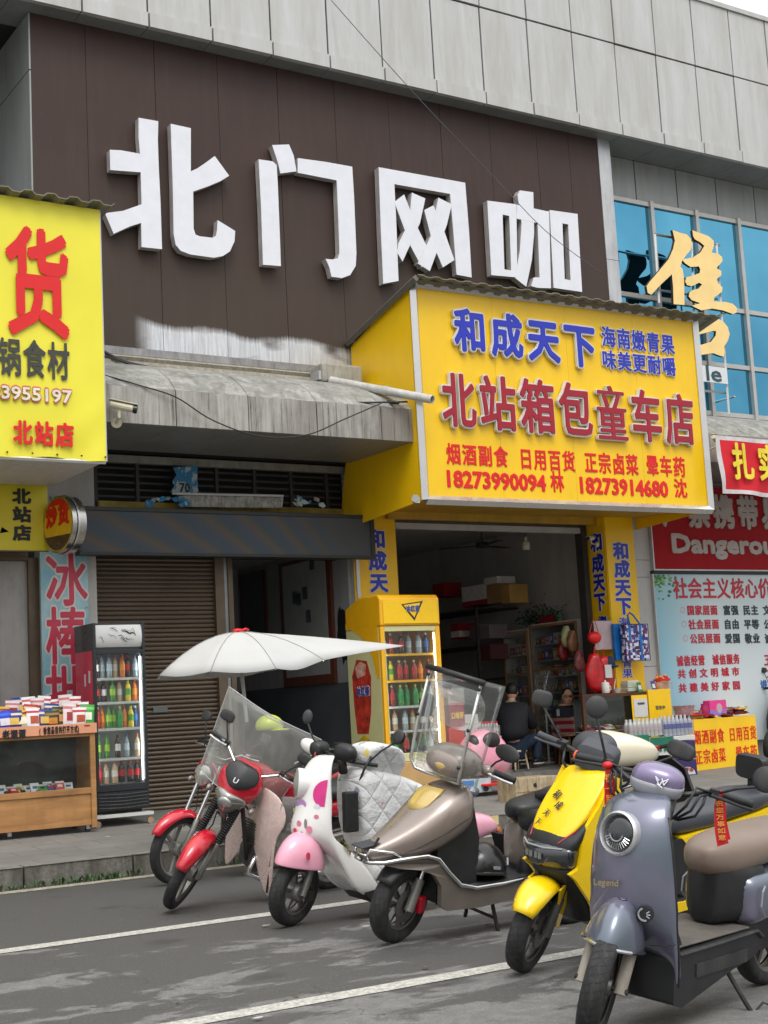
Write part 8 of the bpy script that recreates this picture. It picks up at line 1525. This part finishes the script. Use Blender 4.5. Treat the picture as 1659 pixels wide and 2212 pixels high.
for i in range(9):     # magenta half disc hugging the edge
    a = pi/2+pi*i/8; P_.append((cos(a), sin(a)))
for i, (z0, y0) in enumerate([(.845, -.150)]):
    vs = []
    for a in range(0, 181, 15):
        zz = .845+.085*cos(radians(a)); yy = -.168+.062*sin(radians(a)); c, n = on_shield(zz, max(yy, -.168), .004); vs.append(c)
    mb.add(vs, [tuple(range(len(vs)))], M_mag)
V.part(mb, 'sticker', label='magenta half disc sticker')
for (z, y, r, m_, k_, sx) in [(.775, -.03, .030, M_lv, 12, 1.5), (.765, .045, .018, M_lv, 10, 1.6), (.72, .06, .024, M_sy, 12, 1), (.655, -.055, .020, M_spk, 12, 1), (.61, -.03, .018, M_sr, 6, 1), (.62, -.125, .024, M_spk, 7, .9), (.655, -.10, .033, M_sgy, 10, .33), (.70, -.145, .014, M_spk, 7, 1.2), (.79, .10, .018, M_spk, 5, 1), (.65, .12, .014, M_sy, 8, 1), (.66, .10, .012, M_sr, 5, .6), (.76, -.135, .018, M_wht, 10, 1.2)]:
    mb = MB(); sticker(mb, z, y, r, m_, k_, sx); V.part(mb, 'sticker')
mb = MB(); fr = Frame((.245, -.197, .545), (.50, -.02, -.86), (.86, 0, .50)); fr.n = Vector((-.2, -1, 0)); word(mb, 'LVJIA', fr, 0, 0, .12, .024, mat('olive_letter', rgb(110, 100, 40), .4), .05, -.004, .006); V.part(mb, 'lettering')
mb = MB(); mb.box(.30, .40, -.175, -.12, .58, .84, M_rub); V.part(mb, 'glove_box', bev=.01)
mb = MB(); mb.tube([(.36, 0, 1.05), (.40, 0, .95)], .03, M_iron, 10); mb.tube([(.42, -.25, 1.05), (.38, -.06, 1.04), (.38, .06, 1.04), (.42, .25, 1.05)], .013, M_rub, 10); mb.ell((.37, -.02, 1.09), (.05, .085, .06), M_rub, None, 16, 10, .8); V.part(mb, 'handlebar', True, smooth=True)
mb = MB(); body(mb, [(.34, 1.06, .03, .03), (.36, 1.06, .05, .05), (.44, 1.06, .05, .055), (.48, 1.06, .03, .03)], M_rub, 16, .8); mb.v = [(x, y+.22, z) for x, y, z in mb.v]; V.part(mb, 'switch_box', True, smooth=True)
mb = MB(); mb.ell((.46, .33, 1.04), (.05, .085, .045), M_wp, Matrix.Rotation(.3, 3, 'X'), 16, 10, .85); V.part(mb, 'hand_guard', True, smooth=True)
mirror(V, (.40, .24, 1.07), (.42, .36, 1.22), (.035, .05), yaw=.4); mirror(V, (.40, -.20, 1.07), (.46, -.36, 1.235), (.05, .052), yaw=-.3)
mb = MB(); mb.tube([(.39, .22, 1.1), (.33, .20, 1.03), (.36, .14, .98)], .006, mat('red_wire', (.4, .03, .02, 1), .4), 6); mb.tube([(.41, -.2, 1.1), (.36, -.19, 1.02), (.37, -.15, .9), (.36, -.13, .8)], .008, M_rub, 6); V.part(mb, 'control_cable', True, smooth=True)
mb = MB(); slab(mb, [(.40, .22), (.95, .22), (1.0, .16), (.95, .11), (.5, .11)], -.16, .16, M_rub); V.part(mb, 'floor', bev=.012)
mb = MB(); body(mb, [(.86, .46, .18, .10), (.90, .46, .20, .14), (1.10, .48, .16, .165), (1.35, .52, .11, .15), (1.52, .52, .07, .11), (1.60, .50, .03, .06)], M_pk, 20, .7); V.part(mb, 'rear_body', smooth=True, sub=1)
mb = MB(); body(mb, [(.84, .73, .02, .06), (.87, .735, .05, .11), (1.0, .74, .055, .13), (1.3, .75, .05, .13), (1.45, .755, .03, .09)], mat('slate_seat', rgb(88, 96, 108), .5, var=.06), 20, .7); V.part(mb, 'seat', smooth=True, sub=1)
mb = MB(); mb.box(.95, 1.42, -.07, .07, .18, .28, M_iron); mb.lathe([(0, -.07), (.09, -.07), (.1, -.04), (.1, .04), (.09, .07), (0, .07)], (1.3, 0, .225), (0, 1, 0), M_iron, 20); mb.prism([(1.50, .47), (1.56, .47), (1.68, .12), (1.60, .12)], (0, -.08, 0), (1, 0, 0), (0, 0, 1), (0, -1, 0), -.16, M_rub); V.part(mb, 'swing_arm')
mb = MB(); mb.lathe([(0, 0), (.022, 0), (.02, .012), (0, .012)], (1.56, -.09, .48), (.5, -1, 0), mat('orange_reflector', rgb(200, 110, 50), .3), 12); mb.box(1.50, 1.56, -.092, -.086, .52, .58, M_sy); V.part(mb, 'reflector')
# quilted wind cover
def quilt():
    m, nt, p = newmat('quilted_cloth'); v = coords(nt); s = nt.nodes.new('ShaderNodeSeparateXYZ'); nt.links.new(v, s.inputs[0])
    u_ = mth(nt, 'ADD', mth(nt, 'MULTIPLY', s.outputs[0], 6.2), mth(nt, 'MULTIPLY', s.outputs[2], 5.)); w_ = mth(nt, 'SUBTRACT', mth(nt, 'MULTIPLY', s.outputs[0], 6.2), mth(nt, 'MULTIPLY', s.outputs[2], 5.))
    f = lambda q: mth(nt, 'POWER', mth(nt, 'ABSOLUTE', mth(nt, 'SINE', mth(nt, 'MULTIPLY', q, pi))), .35)
    h = mth(nt, 'MINIMUM', f(u_), f(w_)); wr = noise(nt, v, 22, 4, .6); hh = mth(nt, 'ADD', h, mth(nt, 'MULTIPLY', wr, 1.2))
    vo = node(nt, 'ShaderNodeTexVoronoi', i_Scale=8.5); nt.links.new(v, vo.inputs['Vector']); sp_ = nt.nodes.new('ShaderNodeSeparateXYZ'); nt.links.new(vo.outputs['Color'], sp_.inputs[0])
    n2 = noise(nt, v, 30, 3); dd = mth(nt, 'ADD', vo.outputs['Distance'], mth(nt, 'MULTIPLY', n2, .25)); blob = ramp(nt, dd, (.34, 1.), (.37, 0.))
    hue = ramp(nt, sp_.outputs[0], (.0, rgb(214, 190, 90)), (.3, rgb(160, 170, 70)), (.55, rgb(120, 120, 160)), (.78, rgb(200, 100, 80)), (1., rgb(226, 210, 120)))
    pick = ramp(nt, sp_.outputs[1], (.30, 0.), (.31, .9)); c = mixc(nt, mth(nt, 'MULTIPLY', blob, pick), (.60, .60, .60, 1), hue)
    c = mixc(nt, ramp(nt, h, (.0, .5), (.35, 0.)), c, (.35, .35, .36, 1)); setin(nt, p.inputs['Base Color'], c); p.inputs['Roughness'].default_value = .8; bump(nt, p, hh, .6, .02); return m
M_q = quilt(); P = Matrix.Translation(V.t.location) @ V.t.rotation_euler.to_matrix().to_4x4()
t = thing('quilted_cover', 'white quilted wind cover with coloured motifs draped over the white scooter', 'scooter cover', V.t.location, V.t.rotation_euler)
def puff(pts, hw, name, seedk=0, sub=1, tw=.0):
    # rounded padded slab: outline in (x, z), swollen over its width
    mb = MB(); n = len(pts); cxm = sum(p[0] for p in pts)/n; czm = sum(p[1] for p in pts)/n; rs = []; rr = random.Random(seedk)
    for yy, s_ in ((-hw, .80), (-hw*.93, .92), (-hw*.6, 1.), (0, 1.02), (hw*.6, 1.), (hw*.93, .92), (hw, .8)):
        rs.append([Vector((cxm+(x-cxm)*s_+rr.uniform(-.006, .006), yy+rr.uniform(-.008, .008)+tw*(z-czm), czm+(z-czm)*s_+rr.uniform(-.006, .006))) for x, z in pts])
    mb.rings(rs, M_q, True); return mb.build(name, t, smooth=True, sub=sub)
puff([(.42, 1.0), (.50, .98), (.62, .95), (.70, .93), (.80, .90), (.95, .84), (1.09, .75), (1.15, .68), (1.10, .58), (.98, .50), (.92, .40), (.86, .36), (.74, .34), (.60, .32), (.50, .36), (.46, .46), (.41, .60), (.40, .80)], .205, 'apron', 1)
puff([(.50, .42), (.60, .38), (.74, .36), (.88, .38), (.92, .30), (.90, .20), (.84, .15), (.72, .14), (.58, .17), (.48, .26)], .20, 'lower_flap', 2)
puff([(.46, 1.12), (.55, 1.15), (.66, 1.13), (.76, 1.10), (.80, 1.02), (.79, .92), (.72, .87), (.60, .87), (.50, .92), (.45, 1.02)], .17, 'hand_cover', 3, tw=-.4)
# ---------------------------------------------------------------- 5, 6 red motorcycles
M_mr = mat('red_paint', rgb(196, 24, 46), .22, var=.04, scale=3, coat=.8, dirt=.06); M_eng = mat('engine_alloy', (.10, .095, .09, 1), .5, metal=.5, var=.4, scale=14, dirt=.5)
def motorcycle(V, front='cowl'):
    R = .292
    wheel(V, 0, R, .082, True, 3, rimr=.222, spw=.026, disc=.0, spokes='split', mr=M_alum); wheel(V, 1.28, R, .09, False, 3, rimr=.222, spw=.026, disc=0, spokes='split', mr=M_alum)
    for sg in (-1, 1):
        mb = MB(); b, t_ = Vector((-.01, sg*.075, R)), Vector((.33, sg*.085, 1.0)); d = t_-b; mb.tube([b-d*.02, b, b+d*.34, b+d*.36], [.02, .026, .024, .02], M_alum, 12)
        L0 = .36
        if front == 'cowl':
            for k in range(16): mb.lathe([(.026, 0), (.034, .008), (.026, .016)], b+d*(L0+.022*k), d, M_rub, 14)
            mb.tube([b+d*.7, t_], .018, M_chr, 10)
        else: mb.tube([b+d*.34, t_], .017, M_chr, 10)
        V.part(mb, 'fork_leg', True, smooth=True, auto=50)
    mb = MB(); arcfender(mb, R+.035, 30, 135, .075, M_mr, .05, (0, 0, R), n=20, taper=.45, lift=.02)
    fd = V.part(mb, 'front_fender', True, smooth=True, solid=.006)
    mb = MB(); mb.lathe([(0, -.05), (.055, -.05), (.06, 0), (.055, .05), (0, .05)], (0, 0, R), (0, 1, 0), M_alum, 20); mb.tube([(0, -.1, R), (0, .1, R)], .01, M_iron, 8); V.part(mb, 'hub', True)
    mb = MB(); body(mb, [(.48, .84, .05, .06), (.54, .86, .10, .11), (.66, .87, .125, .135), (.80, .86, .115, .13), (.92, .82, .07, .10), (.96, .80, .04, .06)], M_mr, 20, .8); V.part(mb, 'fuel_tank', smooth=True, sub=1)
    mb = MB(); body(mb, [(.88, .80, .03, .07), (.94, .81, .045, .10), (1.2, .82, .05, .13), (1.5, .86, .05, .12), (1.62, .87, .03, .08)], M_rub, 18, .7); V.part(mb, 'seat', smooth=True)
    mb = MB(); body(mb, [(1.02, .68, .06, .10), (1.2, .70, .08, .12), (1.5, .77, .06, .10), (1.70, .83, .03, .05)], M_mr, 16, .7); V.part(mb, 'tail_cover', smooth=True)
    mb = MB(); mb.box(.48, .86, -.11, .11, .28, .46, M_eng); mb.lathe([(0, 0), (.085, 0), (.085, .05), (.06, .07), (0, .07)], (.72, -.10, .38), (0, -1, 0), M_eng, 18); mb.lathe([(0, 0), (.06, 0), (.055, .04), (0, .04)], (.56, -.10, .36), (0, -1, 0), M_eng, 18)
    for k in range(8): mb.box(.46, .64, -.08, .08, .47+k*.022, .482+k*.022, M_eng, Matrix.Rotation(.0, 4, 'Y'))
    V.part(mb, 'engine', bev=.006)
    mb = MB(); mb.tube([(.34, 0, .92), (.50, 0, .74), (.86, 0, .70), (1.0, 0, .50), (1.0, 0, .32)], .022, M_iron, 8); mb.tube([(.36, 0, .80), (.48, 0, .34), (.9, 0, .26)], .018, M_iron, 8)
    for sg in (-1, 1): mb.tube([(.95, sg*.10, .32), (1.28, sg*.10, R)], .018, M_iron, 8); mb.tube([(1.24, sg*.12, .32), (1.36, sg*.12, .70)], .024, M_iron, 10)
    V.part(mb, 'frame', smooth=True)
    mb = MB(); mb.tube([(.5, -.10, .42), (.42, -.12, .28), (.60, -.14, .20), (1.0, -.15, .22)], .02, M_chr, 10); mb.tube([(1.0, -.15, .22), (1.10, -.16, .23), (1.62, -.17, .30)], [.02, .04, .038], M_chr, 14); V.part(mb, 'exhaust', smooth=True)
    mb = MB(); mb.tube([(.49, -.36, 1.09), (.44, -.24, 1.10), (.36, -.10, 1.03), (.36, .10, 1.03), (.44, .24, 1.10), (.49, .36, 1.09)], .011, M_chr, 10); mb.box(.30, .42, -.11, .11, .985, 1.01, M_rub); V.part(mb, 'handlebar', True, smooth=True)
    for sg in (-1, 1): grip(V, (.455, sg*.255, 1.10), (.50, sg*.38, 1.085), .017, lm=M_chr)
    mb = MB(); mb.lathe([(0, 0), (.045, 0), (.045, .05), (0, .05)], (.40, .05, 1.0), (-.6, 0, .8), M_rub, 18); mb.lathe([(0, 0), (.045, 0), (.045, .05), (0, .05)], (.40, -.05, 1.0), (-.6, 0, .8), M_rub, 18); V.part(mb, 'gauges', True)
    for sg in (-1, 1):
        mb = MB(); mb.tube([(.28, sg*.09, .83), (.26, sg*.15, .82)], .008, M_rub, 6); mb.ell((.25, sg*.18, .82), (.035, .022, .026), M_alum, None, 12, 8); V.part(mb, 'indicator', True, smooth=True)
    mb = MB(); mb.tube([(.60, -.11, .30), (.64, -.2, .12), (.67, -.26, -.03)], .012, M_iron, 8); V.part(mb, 'side_stand')
    mb = MB(); mb.tube([(.30, .04, .95), (.22, .05, .75), (.2, .03, .6), (.1, .06, .45)], .005, M_rub, 6); mb.tube([(.30, -.04, .95), (.18, -.02, .8), (.2, -.05, .62), (.02, -.06, .35)], .005, M_rub, 6); V.part(mb, 'control_cable', True, smooth=True)
V = Veh('motorcycle', 'red motorcycle leaning over, with black fork boots and a patterned pink leg shield', 'motorcycle', (4.33, 9.67), 6, 20, 40, rake=.46, R=.292, group='two wheelers parked side by side on the road')
motorcycle(V)
mb = MB(); shield(mb, [(1.085, .32, .06, .02), (1.05, .26, .125, .05), (.99, .205, .170, .09), (.92, .18, .172, .11), (.85, .165, .135, .10), (.78, .175, .09, .08), (.71, .21, .04, .03)], M_mr, 16, .10, 1.5); hc = V.part(mb, 'headlamp_cowl', True, smooth=True, sub=1)
mb = MB(); shield(mb, [(1.10, .300, .08, .02), (1.05, .245, .14, .05), (1.0, .200, .135, .055), (.96, .183, .075, .03), (.94, .180, .03, .005)], M_rub, 14, .03, 1.5); V.part(mb, 'cowl_mask', True, parent=hc, smooth=True, sub=1)
mb = MB(); shield(mb, [(.905, .155, .05, .02), (.885, .140, .115, .06), (.85, .135, .132, .09), (.77, .150, .085, .07), (.695, .185, .035, .02)], M_alum if False else mat('lamp_silver', (.34, .33, .30, 1), .18, metal=.7, coat=.8, var=.1), 14, .06, 1.6); V.part(mb, 'headlight', True, parent=hc, smooth=True)
mb = MB(); mb.ell((.133, 0, .845), (.02, .055, .04), M_lens, None, 18, 10); V.part(mb, 'lamp_lens', True, parent=hc, smooth=True)
mb = MB(); fr = Frame((.178, .02, .995), (0, -1, 0), (.5, 0, .86)); fr.n = Vector((-.9, 0, .45)); word(mb, 'U', fr, 0, 0, .034, .036, M_wht, .02, .006, .010); V.part(mb, 'badge_mark', True)
def leafpat():
    m, nt, p = newmat('pink_pattern'); v = coords(nt); vo = node(nt, 'ShaderNodeTexVoronoi', feature='DISTANCE_TO_EDGE', i_Scale=34.); nt.links.new(v, vo.inputs['Vector'])
    n_ = noise(nt, v, 14, 5, .7, 1.5); e = ramp(nt, vo.outputs['Distance'], (.02, 1.), (.10, 0.)); s = nt.nodes.new('ShaderNodeSeparateXYZ'); nt.links.new(v, s.inputs[0]); lo = ramp(nt, s.outputs[2], (.35, .8), (.62, .12))
    c = mixc(nt, ramp(nt, n_, (.4, 0.), (.6, 1.)), rgb(206, 182, 174), rgb(226, 204, 196)); c = mixc(nt, mth(nt, 'MULTIPLY', mth(nt, 'MULTIPLY', e, ramp(nt, n_, (.45, 0.), (.6, 1.))), lo), c, rgb(150, 84, 78)); setin(nt, p.inputs['Base Color'], c); p.inputs['Roughness'].default_value = .3; p.inputs['Coat Weight'].default_value = .3; return m
M_lp = leafpat()
for sg in (-1, 1):
    mb = MB(); rs = []
    for z, x, y0, y1 in ((.93, .47, .10, .24), (.90, .46, .05, .34), (.82, .455, .01, .40), (.73, .45, .0, .40), (.66, .45, -.01, .35), (.56, .455, -.01, .335), (.46, .465, .04, .335), (.34, .48, .12, .33), (.24, .49, .20, .322), (.16, .50, .28, .312)):
        a = [Vector((x+.03*((y-.2)/.15)**2*.6, sg*y, z)) for y in [y0+(y1-y0)*i/8 for i in range(9)]]; rs.append(a+[p_+Vector((.008, 0, 0)) for p_ in a[::-1]])
    mb.rings(rs, M_lp); V.part(mb, 'leg_guard', smooth=True, sub=1)
mb = MB(); mb.tube([(.49, -.30, .20), (.50, -.27, .60), (.48, -.2, .90)], .008, M_rub, 6); V.part(mb, 'guard_stay')
mb = MB(); vs = []
for j in range(9):
    for i in range(15):
        u, v = i/14, j/8; y = -.36+.80*u; z0 = .80+.02*abs(u-.5); z = 1.44-(1.44-z0)*v; wy = 1-.20*v*abs(2*u-1); vs.append((.50-.16*v+.10*(2*u-1)**2, y*wy, z-.02*(2*u-1)**4*(1 if v < .1 else 0)))
mb.add(vs, [(j*15+i, j*15+i+1, (j+1)*15+i+1, (j+1)*15+i) for j in range(8) for i in range(14)], M_clr2); ws = V.part(mb, 'windscreen', True, smooth=True, solid=.003)
edge = [vs[i] for i in range(15)]+[vs[j*15+14] for j in range(1, 9)]+[vs[8*15+i] for i in range(13, -1, -1)]+[vs[j*15] for j in range(7, -1, -1)]; mb = MB(); mb.tube(edge, .003, mat('screen_edge', (.5, .5, .48, 1), .3), 5); V.part(mb, 'screen_edge', True, parent=ws)
mb = MB(); vs = []
for j in range(6):
    for i in range(7):
        u, v = i/6, j/5; vs.append((.47+.12*u, -.34-.13*u*(1-v*.7)+.04*v, .95-.55*v+.02*u))
mb.add(vs, [(j*7+i, j*7+i+1, (j+1)*7+i+1, (j+1)*7+i) for j in range(5) for i in range(6)], M_clr2); V.part(mb, 'side_deflector', smooth=True, solid=.003)
mirror(V, (.45, .24, 1.11), (.50, .33, 1.24), (.06, .04), shape='rect'); mirror(V, (.45, -.24, 1.11), (.52, -.33, 1.24), (.06, .04), shape='rect')
V2 = Veh('motorcycle', 'red motorcycle with round chrome headlamp parked by the kerb behind the leaning one', 'motorcycle', (4.97, 11.22), 6, 8, 14, rake=.44, R=.292, group='two wheelers parked side by side on the road')
motorcycle(V2, 'round')
mb = MB(); c_ = Vector((.20, .0, .90)); mb.lathe([(0, -.12), (.06, -.11), (.088, -.05), (.095, 0), (.09, .012)], c_, (-1, 0, .05), M_chr, 28); hl = V2.part(mb, 'headlight', True, smooth=True); mb = MB(); mb.lathe([(.09, .008), (.06, .026), (0, .034)], c_, (-1, 0, .05), mat('bright_lens', (.70, .70, .66, 1), .06, metal=.8, coat=1.), 24); V2.part(mb, 'lamp_lens', True, parent=hl, smooth=True)
mb = MB(); mb.lathe([(.0, -.02), (.10, -.02), (.125, .03), (.12, .03), (.1, -.01)], c_+Vector((.07, 0, 0)), (-1, 0, .05), M_mr, 28); V2.part(mb, 'lamp_bowl', True, smooth=True)
mirror(V2, (.45, .24, 1.11), (.48, .30, 1.30), (.055, .045), shape='rect'); mirror(V2, (.45, -.24, 1.11), (.50, -.40, 1.24), (.055, .045), shape='rect')
mb = MB(); mb.tube([(1.25, -.13, .90), (1.55, -.14, 1.0), (1.75, -.12, 1.02), (1.75, .12, 1.02), (1.55, .14, 1.0), (1.25, .13, .90)], .012, M_chr, 8); mb.box(1.66, 1.76, -.12, .12, 1.03, 1.07, M_rub); V2.part(mb, 'rear_rack', bev=.01)
# umbrella fixed over the second one
P = Matrix.Translation(V2.t.location) @ V2.t.rotation_euler.to_matrix().to_4x4()
YU = 11.75; ap = at(514, 1366, Y=YU); base = at(533, 1560, Y=11.55); t = thing('umbrella', 'white sunshade umbrella with red cap and a long rear tail above the motorcycles', 'umbrella', ap)
M_um = mat('umbrella_cloth', (.50, .50, .49, 1), .75, var=.03, scale=3, dirt=.06, dirtc=(.5, .48, .2, 1)); NR = 8; NS = 6; NA = NR*NS; K = 7; vs = [Vector((0, 0, 0))]; tail = radians(-8)
def rimpt(a):
    da = (a-tail+pi) % (2*pi)-pi; r = .71+1.02*math.exp(-(da/.42)**2); z = -.37+.21*math.exp(-(da/.6)**2)
    if abs(da) > 2.2: r += .08
    return r, z
fs = []
for k in range(1, K+1):
    for i in range(NA):
        a = 2*pi*i/NA; r, z = rimpt(a); u = k/K; ph = (i % NS)/NS; sag = .05*sin(pi*ph)*u**1.5; rr_ = r*u*(1-.05*sin(pi*ph)*u); zz = z*(u**1.9 if r < 1.1 else (u**1.25*.95+.05*u))-sag*.5
        if k == K: zz += .0
        vs.append(Vector((cos(a)*rr_, sin(a)*rr_, zz)))
for i in range(NA): fs.append((0, 1+i, 1+(i+1) % NA))
for k in range(K-1):
    for i in range(NA): j = (i+1) % NA; fs.append((1+k*NA+i, 1+(k+1)*NA+i, 1+(k+1)*NA+j, 1+k*NA+j))
mb = MB(); mb.add(vs, fs, M_um); mb.build('canopy', t, smooth=True, solid=.002)
for i in range(NR):
    a = 2*pi*i/NR; r, z = rimpt(a); pts = []
    for k in range(K+1):
        u = k/K; pts.append((cos(a)*r*u, sin(a)*r*u, z*(u**1.9 if r < 1.1 else (u**1.25*.95+.05*u))-.010))
    mb = MB(); mb.tube(pts, .004, M_steel, 5); mb.build('rib', t)
    mb = MB(); mb.tube([(p_[0], p_[1], p_[2]+.0135) for p_ in pts], .0035, mat('seam_grey', (.30, .30, .29, 1), .8), 4); mb.build('seam', t)
mb = MB(); mb.tube([Vector((0, 0, -.03)), base-ap], .017, mat('pole_grey', (.55, .56, .54, 1), .4, metal=.4), 10); mb.build('pole', t)
mb = MB(); mb.ell((0, 0, .015), (.055, .04, .022), M_red, n=12, k=6); mb.tube([(0, 0, 0), (.07, -.02, .03), (.11, 0, .02)], .012, M_red, 6); mb.build('cap', t, smooth=True)
# yellow-green helmet and orange toy seen behind the windscreen, on the second motorcycle
q = at(582, 1568, Y=11.15); t = thing('helmet', 'lime yellow helmet hooked behind the scuffed windscreen', 'helmet', q); m_ = mat('lime_shell', rgb(206, 226, 60), .3, coat=.4, var=.03)
mb = MB(); mb.ell((0, 0, 0), (.125, .115, .10), m_, None, 24, 14); mb.v = [(x, y, max(z, -.035)) for x, y, z in mb.v]; mb.build('shell', t, smooth=True, auto=60); mb = MB(); mb.ell((.06, -.07, -.038), (.10, .07, .012), m_, None, 18, 8); mb.build('peak', t, smooth=True)
